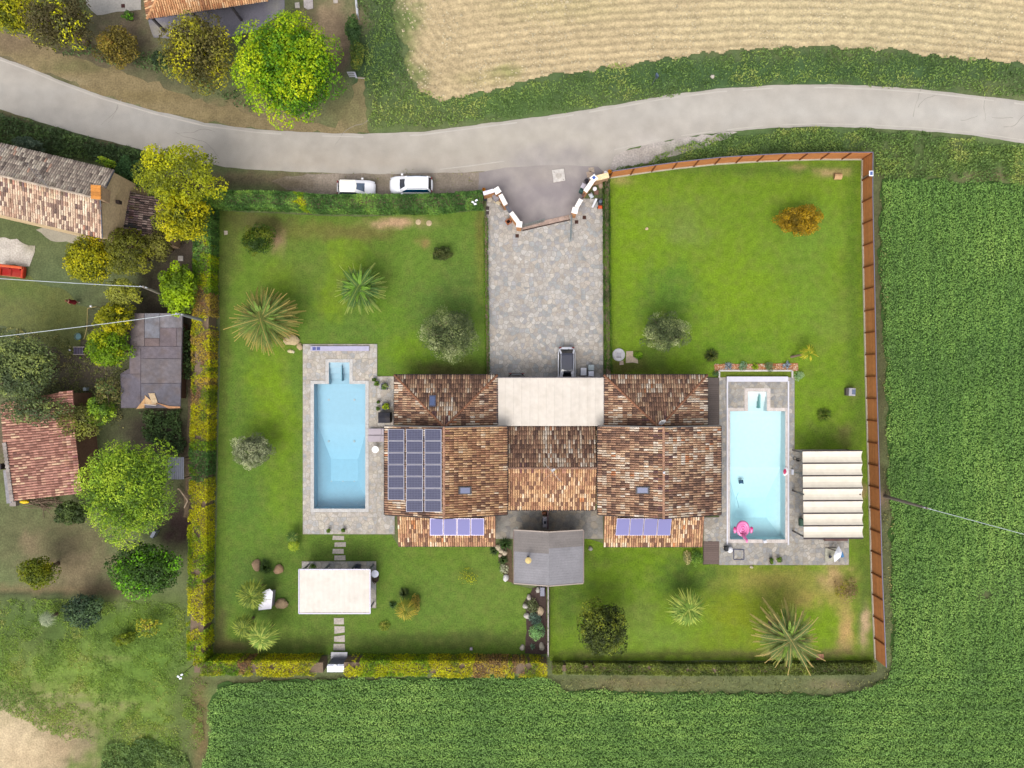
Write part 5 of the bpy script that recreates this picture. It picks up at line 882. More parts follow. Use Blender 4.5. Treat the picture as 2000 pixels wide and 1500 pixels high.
# ---------------------------------------------------------------- palms
def frond_mesh(name, L, up0, droop, pal, seed, nl=30, lw=.5):
    R = random.Random(seed); m = MB(); pts = []; a = up0; p = Vector((0, 0, 0)); k = 12
    for i in range(k + 1): pts.append(p.copy()); p += Vector((0, math.cos(a), math.sin(a))) * (L / k); a -= droop / k
    c0, c1 = F(pal[0]), F(pal[1]); m.tube(pts, [.035 * (1 - .75 * i / k) for i in range(k + 1)], c1 * 1.1, 4, False)
    for i in range(nl):
        s = .10 + .9 * (i + .5) / nl; j = min(int(s * k), k - 1); q = pts[j].lerp(pts[j + 1], s * k - j); d = (pts[j + 1] - pts[j]).normalized(); ll = lw * math.sin(math.pi * min(1, .18 + s * .80)) ** .7 * R.uniform(.85, 1.1)
        for sx in (-1, 1):
            e = q + d * ll * .85 + Vector((sx, 0, 0)) * ll * .55 + Vector((0, 0, R.uniform(-.18, .02) * ll)); wv = d * .045; col = (c0 * (1 - s ** 2.2) + c1 * s ** 2.2) * R.uniform(.8, 1.2)
            md = q.lerp(e, .55) + Vector((0, 0, .04)); m.add([q - wv, md - wv * 1.3, e, md + wv * 1.3, q + wv], [(0, 1, 3, 4), (1, 2, 3)], col)
    me = m.build(name, LEAF); d = me.data; bpy.data.objects.remove(me); return d
def palm(label, px, py, rpx, h, pals, n, seed, trunk_r=.28):
    zc = h; c = W(px, py, zc); t = thing('palm_tree', label, 'palm', (c.x, c.y, 0), group='feather palms on the lawns'); R = random.Random(seed); L = rpx / 20 * (H - zc) / H * 1.98
    MB().tube([(c.x, c.y, 0), (c.x, c.y, h * .5), (c.x, c.y, h - .1)], [trunk_r * 1.2, trunk_r, trunk_r * 1.1], K('6a5640'), 10).build('trunk', BARK, t)
    tiers = [(.10, 1.35, .5, 0), (.30, 1.05, .9, 1), (.65, .65, 1.0, 2), (1., .22, 1.05, 3)]; ms = []
    for q, (fr, up, dr, pi) in enumerate(tiers):
        for v_ in range(2): ms.append((q, frond_mesh('frond', L * (.34, .62, .9, 1.04)[q] * (.88 + .14 * v_), up, dr + .15 * v_, pals[pi], seed * 10 + q * 2 + v_, (18, 30, 40, 44)[q])))
    for i in range(n):
        f = (i + .5) / n; q = 0 if f < .12 else 1 if f < .38 else 2 if f < .68 else 3; me = R.choice([m_ for k_, m_ in ms if k_ == q]); o = bpy.data.objects.new('frond', me); COL.objects.link(o); o.parent = t
        s = R.uniform(.8, 1.08); o.matrix_basis = Matrix.Translation((0, 0, h - .05 - .25 * f)) @ Matrix.Rotation(i * 2.39996 + R.uniform(-.12, .12), 4, 'Z') @ Matrix.Rotation(R.uniform(-.12, .10), 4, 'X') @ Matrix.Diagonal((s, s, s, 1))
GP = [('86b018', '8cb428'), ('64883a', '789448'), ('587438', '8c9050'), ('5c7438', 'a8985c')]
palm('palm with straw gold outer fronds beside the left pool deck', 525, 627, 74, 2.2, GP, 118, 1)
palm('green feather palm on the middle of the upper left lawn', 707, 566, 60, 1.8, [('7cae24', '84b030'), ('5c8c30', '78a040'), ('48742c', '6c8c40'), ('486c34', '8c9c54')], 64, 2)
palm('sparse feather palm with long pale tips on the lower right lawn', 1528, 1236, 74, 2.8, [('7cae24', '84b030'), ('5f8c38', '84a048'), ('587c40', '949c54'), ('5c7440', 'b4a470')], 72, 3)
def fan_mesh(name, r, pet, pal, seed):
    R = random.Random(seed); m = MB(); m.tube([(0, 0, 0), (0, pet * .6, pet * .32), (0, pet, pet * .30)], [.02, .015, .012], F(pal[1]), 4, False); c = Vector((0, pet, pet * .30)); n = 22
    for i in range(n):
        a = -2.2 + 4.4 * (i + .5) / n; d = Vector((math.sin(a), math.cos(a), -.18)); L = r * R.uniform(.85, 1.05) * (1 - .12 * abs(a) / 2.2); p = Vector((-d.y, d.x, 0)).normalized() * r * .055; z = Vector((0, 0, .02 * (i % 2)))
        p *= .72; m.add([c, c + d * L * .6 + p + z, c + d * L + Vector((0, 0, -.22 * r)), c + d * L * .6 - p + z], [(0, 3, 2, 1)], F(pal[0 if R.random() < .6 else 1]) * R.uniform(.8, 1.2))
    o = m.build(name, LEAF); d = o.data; bpy.data.objects.remove(o); return d
def fan_palm(label, px, py, rpx, h, pal, n, seed, base=None, trunk_r=.13):
    c = W(px, py, h); b = W(*base) if base else Vector((c.x, c.y, 0)); t = thing('fan_palm', label, 'palm', (b.x, b.y, 0), group='fan palms'); R = random.Random(seed); Rr = rpx / 20 * (H - h) / H * 1.95
    MB().tube([b, b.lerp(c, .5), c], [trunk_r * 1.3, trunk_r, trunk_r], K('6c5a48'), 8).build('trunk', BARK, t); off = c - b; ms = [fan_mesh('fan_leaf', Rr * .52, Rr * .50, pal, seed + k) for k in range(3)]
    n = int(n * .7)
    for i in range(n):
        f = (i + .5) / n; o = bpy.data.objects.new('fan_leaf', ms[i % 3]); COL.objects.link(o); o.parent = t; s = R.uniform(.8, 1.08) * (.7 + .3 * f)
        o.matrix_basis = Matrix.Translation(off) @ Matrix.Rotation(i * 2.39996 + R.uniform(-.15, .15), 4, 'Z') @ Matrix.Rotation(1.0 - 1.15 * f, 4, 'X') @ Matrix.Diagonal((s, s, s, 1))
FP1 = ('5c7428', '8c9c40'); FP2 = ('6c8c38', 'a8b85c')
fan_palm('upper fan palm of the lower left garden, over a white box', 494, 1160, 38, 2.6, FP1, 26, 1); fan_palm('left fan palm of the pair above the yellow hedge', 478, 1222, 30, 2.2, FP1, 20, 2); fan_palm('right fan palm of the pair above the yellow hedge', 514, 1240, 36, 2.4, FP2, 24, 3)
fan_palm('pale fan palm on the lower right lawn beside the dark evergreen', 1340, 1186, 42, 2.0, FP2, 30, 4); fan_palm('fan palm in the oval planting bed on the lower left lawn', 793, 1190, 27, 1.4, ('6f7c28', 'b0a440'), 22, 5)
fan_palm('small leaning fan palm with bare trunk above the right pool', 1578, 690, 20, 1.5, ('6c8c1c', 'c0b838'), 18, 6, base=(1545, 697), trunk_r=.1)
fan_palm('small fan palm at the left edge of the pool deck', 572, 1048, 17, .9, ('4c6c2c', '8ca050'), 14, 7); fan_palm('yellow green fan palm just below the one at the deck edge', 574, 1066, 16, .8, ('84a028', 'a8b830'), 14, 8)
fan_palm('small grey fan palm in the lower left meadow', 93, 1208, 20, 1.4, ('84947c', 'a8b49c'), 12, 9)
# ---------------------------------------------------------------- spiky and soft small plants
def spiky(label, px, py, r, pal, n=60, seed=0, h=.7, wd=.05, cat='plant', name='spiky_plant', group=None, flat=.5, z0=0.):
    c = W(px, py, z0); R = random.Random(seed); m = MB(); rr = r / 20
    for i in range(n):
        a = R.random() * 6.283; e = R.uniform(flat, 1.35); L = rr * R.uniform(.75, 1.15) / max(.45, math.cos(e * .55)); d = Vector((math.cos(a) * math.cos(e), math.sin(a) * math.cos(e), math.sin(e))); s = Vector((-math.sin(a), math.cos(a), 0)) * wd
        p0 = c + d * .03; p1 = c + d * L * .55; p2 = c + Vector((d.x, d.y, d.z * .55)) * L; p2.z = max(p2.z, z0 + .05); m.add([p0 - s * .6, p1 - s, p2, p1 + s, p0 + s * .6], [(0, 1, 3, 4), (1, 2, 3)], F(pal[i % len(pal)]) * R.uniform(.75, 1.2))
    return tag(m.build(name, LEAF), label, cat, group)
def soft(label, px, py, r, h, pal, n, size, seed, cat='plant', name='garden_plant', group=None, z0=0.):
    c = W(px, py, z0 + h * .5); rr = r / 20 if not hasattr(r, '__len__') else r[0] / 20; ry = rr if not hasattr(r, '__len__') else r[1] / 20
    lv, _ = crown_leaves(c, (rr, ry, h * .5), 10, n, size, pal, seed, .5); return tag(np_obj(name, *lv, LEAF), label, cat, group)
spiky('dark spiky clump on the lawn above the left corner of the right pool', 1387, 695, 17, ['2c3c10', '42521c', '566020'], 150, 1, flat=.1); spiky('dark spiky clump on the lawn right of the turquoise pool', 1608, 810, 17, ['3c5410', '526c1c', '6c7c30'], 150, 2, flat=.1)
spiky('dark spiky plant between two boulders on the lower left lawn', 521, 1106, 17, ['2c4410', '3c5818'], 120, 3, flat=.2)
spiky('dark green cycad below the left patio corner by the grey shed', 986, 1062, 15, ['24400c', '38581c'], 90, 4, flat=.2); spiky('dark spiky plant by the rocks at the left lean-to corner', 965, 1075, 11, ['2c4418', '3c541c'], 70, 5, flat=.2); spiky('dark spiky plant at the left wall of the grey shed', 982, 1093, 12, ['2c4414', '40581c'], 80, 6, flat=.2)
soft('low white green plant at the lower left wall of the grey shed', 984, 1112, 10, .4, [('7c8c6c', 2), ('b4bca8', 3)], 260, .12, 7)
spiky('dark spiky clump at the top of the oval bed', 790, 1158, 14, ['34481c', '4c5c28'], 90, 7, flat=.2); spiky('dark spiky clump at the left of the oval bed', 768, 1180, 10, ['2c4c1c', '3c5c20'], 60, 8, flat=.2)
soft('dry yellow fringe plant at the right of the oval bed', 812, 1180, (9, 20), .6, [('7c7434', 3), ('a89c48', 3)], 500, .14, 9); soft('trailing yellow green plant below the oval bed', 752, 1222, (12, 10), .3, [('7c8c34', 3), ('a4a450', 2)], 260, .13, 10)
soft('sparse bare shrub with yellow tips on the lower left lawn', 915, 1128, (20, 18), .9, [('7c8430', 3), ('a8b020', 2)], 240, .13, 11, 'shrub', 'sparse_shrub')
soft('dry brown shrub beside the brown fence on the lower right lawn', 1652, 1152, (26, 26), .9, [('7c6c50', 3), ('94845c', 3), ('8c8c30', 2)], 800, .14, 12, 'shrub', 'dry_shrub')
soft('round pale green cushion plant in the bed beside the grey dividing fence', 1048, 1232, (15, 19), .9, [('5c8460', 3), ('7cac70', 3), ('98c480', 1)], 1500, .1, 13); soft('blue green plant above the round cushion plant', 1044, 1208, (13, 12), .6, [('4c6860', 3), ('6c8c80', 2)], 600, .1, 14); soft('leafy dark plant among rocks in the bed below the grey shed', 1040, 1182, (13, 18), .5, [('4c5c34', 3), ('74805c', 2)], 600, .12, 15)
spiky('small blue agave at the lower end of the rock bed', 1040, 1262, 8, ['4c6454', '5c7868'], 40, 16)
BED = 'plants in the terracotta gravel bed'
spiky('left blue agave in the terracotta gravel bed', 1421, 716, 11, ['5c6c80', '7c8c9c', '94a0ac'], 46, 20, wd=.06, group=BED, name='agave'); spiky('right blue agave in the terracotta gravel bed', 1535, 714, 11, ['64748a', '8494a8', '9cacbc'], 40, 21, wd=.06, group=BED, name='agave')
soft('left grey green cushion plant in the terracotta gravel bed', 1451, 715, 9, .5, [('648c6c', 3), ('84a88c', 2)], 500, .09, 22, group=BED); soft('right grey green cushion plant in the terracotta gravel bed', 1503, 716, 10, .5, [('5c7854', 3), ('748c64', 2)], 500, .09, 23, group=BED); spiky('yellow green spiky plant in the middle of the gravel bed', 1474, 716, 10, ['5c7c10', '74900c', '8ca01c'], 80, 24, group=BED)
soft('grey green shrub at the right corner of the gravel bed', 1560, 734, 10, .5, [('6c9464', 3), ('94b48c', 2)], 500, .1, 25, group=BED); soft('dull green plant at the left corner of the gravel bed', 1398, 730, 7, .3, [('4c6c44', 3)], 200, .1, 26, group=BED)
soft('pale shrub at the right end of the right lean-to', 1343, 1088, (9, 15), .6, [('8c9068', 3), ('bcb484', 2)], 600, .11, 27); soft('green shrub at the lower corner of the right lean-to', 1361, 1090, (13, 17), .8, [('4c702c', 3), ('74983c', 2)], 900, .12, 28)
soft('tiny green plant under the lime shrub by the round manhole', 1246, 694, (10, 9), .4, [('4c7c14', 3), ('78a41c', 2)], 300, .12, 29)
# ================================================================ FENCES AND WALLS
TIM = mat('fence_timber', None, .7, .10, 3, .06, .4, bump=.35, bscale=26)
def poly_at(P, s):
    for a, b in zip(P[:-1], P[1:]):
        L = (b - a).length
        if s <= L + 1e-6: return a.lerp(b, min(1, s / L))
        s -= L
    return P[-1]
def board_fence(label, pts, spacing, side, hgt=2.0):
    P = [W(*p) for p in pts]; T = sum((b - a).length for a, b in zip(P[:-1], P[1:])); n = round(T / spacing); c = (P[0] + P[-1]) / 2; t = thing('board_fence', label, 'fence', (c.x, c.y, 0), group='brown board fence around the right lawn')
    for i in range(n):
        a = poly_at(P, T * i / n); b = poly_at(P, T * (i + 1) / n); d = (b - a).normalized(); nn = Vector((-d.y, d.x, 0)) * side; nb = 9
        MB().bar(a + Vector((0, 0, .09)), b + Vector((0, 0, .09)), .24, .18, K('d0c4ae')).build('concrete_base', CONC, t)
        for k in range(nb):
            z = .20 + (hgt - .24) * (k + .5) / nb; h_ = (hgt - .24) / nb - .012
            MB().bar(a + Vector((0, 0, z)) + d * .03, b + Vector((0, 0, z)) - d * .03, .035, h_, K('d88c54') * random.uniform(.92, 1.12)).build('board', TIM, t)
        p = a + nn * .07; MB().box((p.x, p.y, hgt / 2), (.11, .09, hgt), K('8a4c28'), rz=math.atan2(d.y, d.x)).build('post', TIM, t)
        MB().bar(a + Vector((0, 0, hgt + .01)), b + Vector((0, 0, hgt + .01)), .07, .05, K('a49ab4')).build('top_rail', METAL, t)
board_fence('brown board fence running along the road side of the right lawn', [(1190, 347), (1300, 331), (1400, 320), (1500, 314), (1600, 311), (1684, 311)], 2.02, -1)
board_fence('brown board fence running down the field side of the right lawn', [(1684, 311), (1683, 375), (1691, 750), (1702, 1125), (1709, 1287)], 2.08, -1)
# walls of the gateway
def wall_seg(root, a, b, z, th_=.42, face='d49a68', cap='f4ece4'):
    A = W(*a, z); B = W(*b, z); A.z = B.z = 0; m = MB(); m.bar(A + Vector((0, 0, z / 2 - .04)), B + Vector((0, 0, z / 2 - .04)), th_ - .1, z - .08, K(face)); m.build('wall', ROUGH, root)
    A.z = B.z = z - .03; MB().bar(A, B, th_, .08, np.minimum(K(cap) * 1.4, .78)).build('cap', STONE, root)
def pier(root, p, z, s=.62, rz=0.6):
    v = W(*p, z); MB().box((v.x, v.y, z / 2), (s - .12, s - .12, z - .08), K('d49a68'), rz=rz).build('pier', ROUGH, root); MB().box((v.x, v.y, z + .0), (s, s, .10), np.minimum(K('f8f0ea') * 1.4, .8), rz=rz, bev=.03).build('pier_cap', STONE, root); return v
t = thing('gate_wall', 'left white capped entrance wall stepping from hedge to gate', 'wall', W(985, 405)); z = 1.9
wall_seg(t, (944, 378), (964, 372), z, .36, cap='e4dcec'); pier(t, (971, 372), z + .02, .6, .55); wall_seg(t, (977, 380), (988, 400), z); wall_seg(t, (998, 415), (1013, 435), z); pier(t, (1014, 438), z + .05, .58, -.1)
g = MB(); a = W(989, 402, 1.5); b = W(997, 414, 1.5); a.z = b.z = 0; d = (b - a).normalized()
for k in range(7): p = a.lerp(b, (k + .5) / 7); g.box((p.x, p.y, .75), (.03, .03, 1.5), K('84848c'))
g.bar(a + Vector((0, 0, 1.5)), b + Vector((0, 0, 1.5)), .3, .05, K('84848c')); g.bar(a + Vector((0, 0, .2)), b + Vector((0, 0, .2)), .05, .05, K('84848c')); tag(g.build('foot_gate', METAL), 'narrow grey foot gate in the left entrance wall', 'gate')
t = thing('gate_wall', 'right white capped entrance wall stepping from fence to gate', 'wall', W(1140, 385))
wall_seg(t, (1164, 348), (1189, 342), z, .5, cap='e8cca0', face='c8a07c'); pier(t, (1160, 348), z + .02, .6, .7); wall_seg(t, (1157, 354), (1143, 374), z); wall_seg(t, (1135, 389), (1126, 405), z); pier(t, (1123, 411), z + .05, .58, -.25)
v = W(1160, 347, 2.1); q = thing('solar_lamp', 'white pillar lamp with blue solar cell on the right entrance pier', 'lamp', v); MB().box((v.x, v.y, 2.06), (.5, .5, .08), K('fafafa') * 1.4, rz=.7, bev=.02).build('lamp_head', PLAIN, q); MB().box((v.x, v.y, 2.11), (.28, .28, .02), K('4a6ac0'), rz=.7).build('solar_cell', GLASS, q)
g = MB(); a = W(1141, 378, 1.3); b = W(1137, 388, 1.3); a.z = b.z = 0
for k in range(5): p = a.lerp(b, (k + .5) / 5); g.box((p.x, p.y, .65), (.03, .03, 1.3), K('8a6a70'))
g.bar(a + Vector((0, 0, 1.3)), b + Vector((0, 0, 1.3)), .1, .05, K('8a6a70')); tag(g.build('foot_gate', METAL), 'narrow foot gate in the right entrance wall', 'gate')
# sliding gate and its sill
t = thing('sliding_gate', 'grey barred sliding gate half drawn across the drive entrance', 'gate', W(1045, 440)); a = W(1019, 440, 1.2); b = W(1064, 428, 1.2); a.z = b.z = 0
for zz in (.25, .65, 1.0, 1.35): MB().bar(a + Vector((0, 0, zz)), b + Vector((0, 0, zz)), .04, .05, K('9ca4a0')).build('rail', METAL, t)
for k in range(12): p = a.lerp(b, k / 11); MB().box((p.x, p.y, .8), (.03, .03, 1.2), K('8c9490')).build('bar', METAL, t)
t = thing('gate_sill', 'pinkish stone sill with a dark steel track between the gate piers', 'sill', W(1065, 437)); a = W(1019, 445, .08); b = W(1112, 424, .08)
n = 9
for k in range(n): p = a.lerp(b, k / n); q = a.lerp(b, (k + 1) / n - .003); MB().bar(p, q, .42, .1, K('c4a898') * random.uniform(.9, 1.08)).build('sill_stone', STONE, t)
MB().bar(a + Vector((.06, -.28, .0)), b + Vector((.06, -.28, .0)), .07, .12, K('5c3c34')).build('track', METAL, t)
t = thing('gate_leaf', 'open grey gate leaf folded back over the driveway below the right pier', 'gate', W(1115, 440)); a = W(1117, 417, 1.2); b = W(1115, 466, 1.2); a.z = b.z = 0
for zz in (.25, .7, 1.2): MB().bar(a + Vector((0, 0, zz)), b + Vector((0, 0, zz)), .08 if zz > 1 else .04, .05, K('9ca8a8')).build('rail', METAL, t)
for k in range(14): p = a.lerp(b, k / 13); MB().box((p.x, p.y, .7), (.025, .025, 1.0), K('8c9898')).build('bar', METAL, t)
# grey dividing fence in the back garden
t = thing('dividing_fence', 'thin grey dividing fence from the grey shed down to the yellow hedge', 'fence', W(1071, 1212)); 
for k in range(6): p = W(1070.5, 1146 + k * 27, 1.0); MB().box((p.x, p.y, .55), (.07, .07, 1.1), K('8c8284')).build('post', METAL, t)
for k in range(5): a = W(1070.5, 1146 + k * 27, 1.0); b = W(1070.5, 1173 + k * 27, 1.0); a.z = b.z = .5; MB().bar(a, b, .025, .9, K('948a8c')).build('panel', METAL, t); a.z = b.z = 1.0; MB().bar(a, b, .07, .05, K('b4a8ac')).build('top_rail', METAL, t)
# white rail fence and little gate at the top
t = thing('rail_fence', 'thin white rail fence at the top edge above the narrow shrubs', 'fence', W(695, 10)); a = W(691, -30, 1.); b = W(697, 27, 1.); a.z = b.z = 0
for zz in (.4, 1.0): MB().bar(a + Vector((0, 0, zz)), b + Vector((0, 0, zz)), .1, .06, K('e0e0e4')).build('rail', PLAIN, t)
for k in range(4): p = a.lerp(b, k / 3); MB().box((p.x, p.y, .5), (.09, .09, 1.), K('d8d8dc')).build('post', PLAIN, t)
t = thing('yard_gate', 'small pale gate below the narrow shrubs at the top', 'gate', W(695, 146)); a = W(678, 141, 1.1); b = W(692, 141, 1.1); c = W(712, 152, 1.1)
for q in (a, b, c): q.z = 0
for zz in (.2, .6, 1.1): MB().bar(a + Vector((0, 0, zz)), b + Vector((0, 0, zz)), .05, .06, K('d0d0d8')).build('rail', PLAIN, t)
for k in range(7): p = a.lerp(b, k / 6); MB().box((p.x, p.y, .62), (.04, .04, 1.1), K('c8c8d0')).build('bar', PLAIN, t)
b = W(692, 141, 1.); b2 = W(696, 152, 1.); MB().bar((b.x, b.y, 1.0), (b2.x, b2.y, 1.0), .16, .05, K('c0c0d0')).build('top_plate', PLAIN, t); MB().bar((b2.x, b2.y, 1.0), (c.x, c.y, 1.0), .04, .04, K('dcd8d0')).build('rail', PLAIN, t)
# pale gate in the bottom hedge
t = thing('garden_gate', 'pale grey gate block in the gap of the yellow bottom hedge', 'gate', W(658, 1295)); v0 = W(645, 1274); v1 = W(674, 1302)
MB().box(((v0.x + v1.x) / 2, (v0.y + v1.y) / 2, .06), (1.35, 1.4, .08), K('8c8884')).build('threshold', CONC, t)
a = W(640, 1306, 1.6); b = W(674, 1306, 1.6); MB().box(((a.x + b.x) / 2, a.y + .15, .8), (b.x - a.x, .5, 1.5), K('a4a8b8')).build('gate_panel', METAL, t); MB().box(((a.x + b.x) / 2, a.y, 1.6), (b.x - a.x + .1, .62, .06), K('b4b8c8')).build('top_plate', METAL, t)
MB().box(((a.x + b.x) / 2, a.y + .7, .5), (b.x - a.x - .1, .9, .05), K('88888e')).build('letter_shelf', METAL, t); MB().box(((a.x + b.x) / 2 - .08, a.y + .2, 1.68), (.24, .46, .1), K('ffffff') * 1.5).build('lamp_box', PLAIN, t)
# ================================================================ STEPPING STONES, SLABS, ROCKS
SG = 'stepping stones crossing the lower left lawn'
sl = [((650, 672), (1046, 1054), 'first small slab below the left pool deck'), ((654, 675.5), (1059, 1068), 'second slab below the left pool deck'), ((650, 672), (1071.5, 1081), 'third slab below the left pool deck'), ((653.5, 675), (1084.5, 1094), 'fourth slab, touching the pergola terrace'),
      ((653, 672), (1207, 1219), 'slab just below the white pergola'), ((653, 673), (1223, 1237), 'tapered slab, second below the white pergola'), ((653, 673.5), (1240, 1253), 'tapered slab, third below the white pergola'), ((652, 674), (1257, 1270), 'last slab before the pale garden gate')]
for i, (xs, ys_, lab) in enumerate(sl):
    j = [random.uniform(-.6, .6) for _ in range(8)]; k = 3 if i in (5,) else 0; k2 = 3 if i == 6 else 0
    p = [(xs[0] + j[0], ys_[1] + j[1]), (xs[1] + j[2], ys_[1] + j[3] - k), (xs[1] + j[4], ys_[0] + j[5]), (xs[0] + j[6], ys_[0] + j[7] + k2)]
    tag(MB().prism([W2(*q) for q in p], -.02, .07, K('cfc4b8') * random.uniform(.92, 1.04)).build('stepping_stone', STONE), lab, 'paving slab', SG)
def slab(label, pts, z, col, name='slab', cat='slab', m=None): return tag(MB().prism([W2(*p) for p in pts], .0, z, K(col)).build(name, m or STONE), label, cat)
t = thing('concrete_cover', 'square pale concrete cover in the forecourt asphalt', 'manhole cover', W(1091, 344)); MB().prism(PX((1078, 333), (1101, 330), (1104, 353), (1081, 357)), .05, .13, K('dcd4cc') * 1.05).build('cover', CONC, t); v = W(1091, 344); MB().lathe((v.x, v.y, .13), [(.3, 0), (.3, .012), (.22, .012), (.22, .004)], K('cfc6bc'), 18).build('ring', CONC, t)
for k, (px, py) in enumerate(((1082, 337), (1100, 351))): u = W(px, py); MB().box((u.x, u.y, .14), (.08, .06, .02), K('8a827c')).build('lifting_eye', METAL, t)
slab('cracked stone slab by the right entrance pier', [(1149, 328), (1160, 327), (1161, 337), (1150, 336)], .08, 'cbb8a4'); slab('tan stone slab below the cracked one by the right entrance pier', [(1145, 337), (1154, 334), (1158, 340), (1155, 349), (1147, 347)], .08, 'c8b09c')
t = thing('round_manhole', 'round pale concrete manhole lid at the corner of the right lawn', 'manhole cover', W(1208, 693)); v = W(1208, 693); MB().lathe((v.x, v.y, .02), [(.62, 0), (.62, .10), (.56, .13), (.0, .14)], K('cfcdd0') * 1.1, 28).build('lid', CONC, t); MB().box((v.x, v.y, .17), (.42, .42, .03), K('c4c2c8'), bev=.01).build('hatch', CONC, t); MB().box((v.x, v.y - .24, .18), (.5, .05, .03), K('55504e')).build('handle', METAL, t)
slab('notched tan slab beside the round manhole lid', [(1223, 686), (1236, 686), (1236, 697), (1245, 698), (1246, 710), (1236, 708), (1222, 709)], .09, 'd0bca4'); slab('little tan slab under the round manhole lid', [(1210, 706), (1217, 704), (1218, 712), (1210, 713)], .08, 'ccb4a4')
slab('pale rounded slab at the top edge near the bright tree', [(593, -6), (611, -6), (612, 17), (601, 19), (594, 15)], .08, 'cfc4c0'); slab('small grey slab left of the pale rounded slab', [(576, 6), (585, 5), (586, 16), (577, 16)], .08, 'c4bcb4'); slab('small pale slab at the top edge near the rail fence', [(650, -6), (660, -6), (660, 6), (652, 7)], .08, 'd4c8bc')
slab('small square marker stone in the narrow left bed', [(438, 451), (445, 451), (445, 458), (439, 459)], .08, 'cfc0b0')
tag(MB().lathe((*W2(817, 434), .0), [(.28, 0), (.26, .07), (.1, .09), (.02, .09)], K('dcc49c'), 12).build('flat_stone', STONE), 'round tan flat stone on the bare patch edge, left of two', 'stone'); tag(MB().lathe((*W2(838, 436), .0), [(.3, 0), (.27, .07), (.1, .09), (.02, .09)], K('d4bc98'), 9).build('flat_stone', STONE), 'rounded tan flat stone on the upper left lawn, right of two', 'stone')
for px, py, h_, lab in ((1141, 425, '6e4c40', 'brown square drain grate, upper of two by the right gate pier'), (1126, 434, '6e4c40', 'brown square drain grate, lower of two by the right gate pier'), (1010, 461, '6e5044', 'brown square drain grate below the left gate pier'), (952, 407, '6e625c', 'dark square grate below the green hedge end, upper of two'), (952, 416, '6e625c', 'dark square grate below the green hedge end, lower of two'), (241, 12, '6e4440', 'brown square grate in the upper left paved yard')):
    v = W(px, py); t = thing('drain_grate', lab, 'drain', v); z0_ = .07; MB().box((v.x, v.y, z0_), (.34, .34, .03), K(h_)).build('grate_frame', METAL, t)
    for k in range(4): MB().box((v.x, v.y - .11 + k * .073, z0_ + .018), (.28, .035, .01), K(h_) * .6).build('slot', METAL, t)
t = thing('brick_planter', 'open brick box planter below the left entrance wall', 'planter', W(993, 434)); v = W(993, 434)
for dx, dy, lx, ly in ((0, .2, .5, .08), (0, -.2, .5, .08), (.22, 0, .08, .48), (-.22, 0, .08, .48)): q = Matrix.Rotation(.6, 3, 'Z') @ Vector((dx, dy, 0)); MB().box((v.x + q.x, v.y + q.y, .2), (lx, ly, .36), K('c47c54'), rz=.6).build('brick_side', STONE, t)
MB().box((v.x, v.y, .14), (.36, .36, .1), K('382828'), rz=.6).build('soil', SOIL, t)
ROCKL = [(570, 664, 15, 12, .5, 'd8c094', 'large tan boulder touching the gold palm by the left pool deck'), (586, 677, 6, 7, .3, 'd0b88c', 'small tan rock between the boulder and the deck'), (567, 686, 5, 4, .2, 'e8d8a8', 'tiny pale rock below the large tan boulder'), (573, 687, 3, 3, .15, 'e8dcb8', 'tiniest pale rock below the large tan boulder'),
         (502, 1103, 9, 11, .5, 'b89878', 'brown boulder left of the dark spiky plant'), (545, 1111, 9, 10, .5, 'c09c78', 'brown boulder right of the dark spiky plant'), (551, 1178, 12, 11, .55, 'bca07c', 'brown boulder below, between white box and pergola'), (973, 1068, 7, 6, .4, 'd0c0a0', 'upper pale rock by the lean-to corner'), (979, 1075, 6, 5, .4, 'd8c8ac', 'middle pale rock beside the grey shed'), (986, 1079, 6, 5, .4, 'dccbb0', 'lower pale rock beside the grey shed'), (977, 1084, 4, 4, .3, 'c8b498', 'small tan rock beside the two spiky plants'), (988, 1128, 6, 7, .35, 'ece8e4', 'white rock at the bottom of the shed bed'),
         (1051, 1151, 5, 6, .4, 'cfc8bc', 'upper pale rock in the long bed below the grey shed'), (1033, 1166, 5, 6, .4, 'd0c4b8', 'pale rock at the upper left of the long bed'), (1026, 1183, 6, 5, .4, 'd8d0c4', 'pale rock at the left edge of the long bed'), (1029, 1202, 6, 6, .4, 'e4dcd0', 'bright rock at the lower left of the long bed'), (1055, 1193, 8, 9, .3, 'ccb494', 'tan stones by the dividing fence in the long bed'), (1020, 1264, 5, 6, .3, 'c4bcac', 'pale stone at the foot of the long bed'), (1058, 1262, 6, 8, .25, 'a8a090', 'curved grey stones at the foot of the long bed'), (1316, 486, 3, 3, .2, 'f0d0a8', 'x'), (1153, 1071, 4, 5, .3, 'b4b0a4', 'grey stone on the grass right of the grey shed'), (1467, 1107, 4, 3, .2, 'd0c4a4', 'small pale stone below the right pool deck'), (1391, 150, 4, 4, .2, 'd8ccc0', 'pale rock in the weeds above the road')]
for i, (px, py, rx, ry, h_, c, lab) in enumerate(ROCKL):
    if lab == 'x': px, py, lab = 1263, 447, 'tiny pale stone on the upper right lawn'
    v = W(px, py); tag(MB().blob((v.x, v.y, h_ * .3), (rx / 20, ry / 20, h_ * .75), K(c), i, .22, 11, 7).build('boulder' if rx > 8 else 'rock', STONE), lab, 'boulder' if rx > 8 else 'rock')
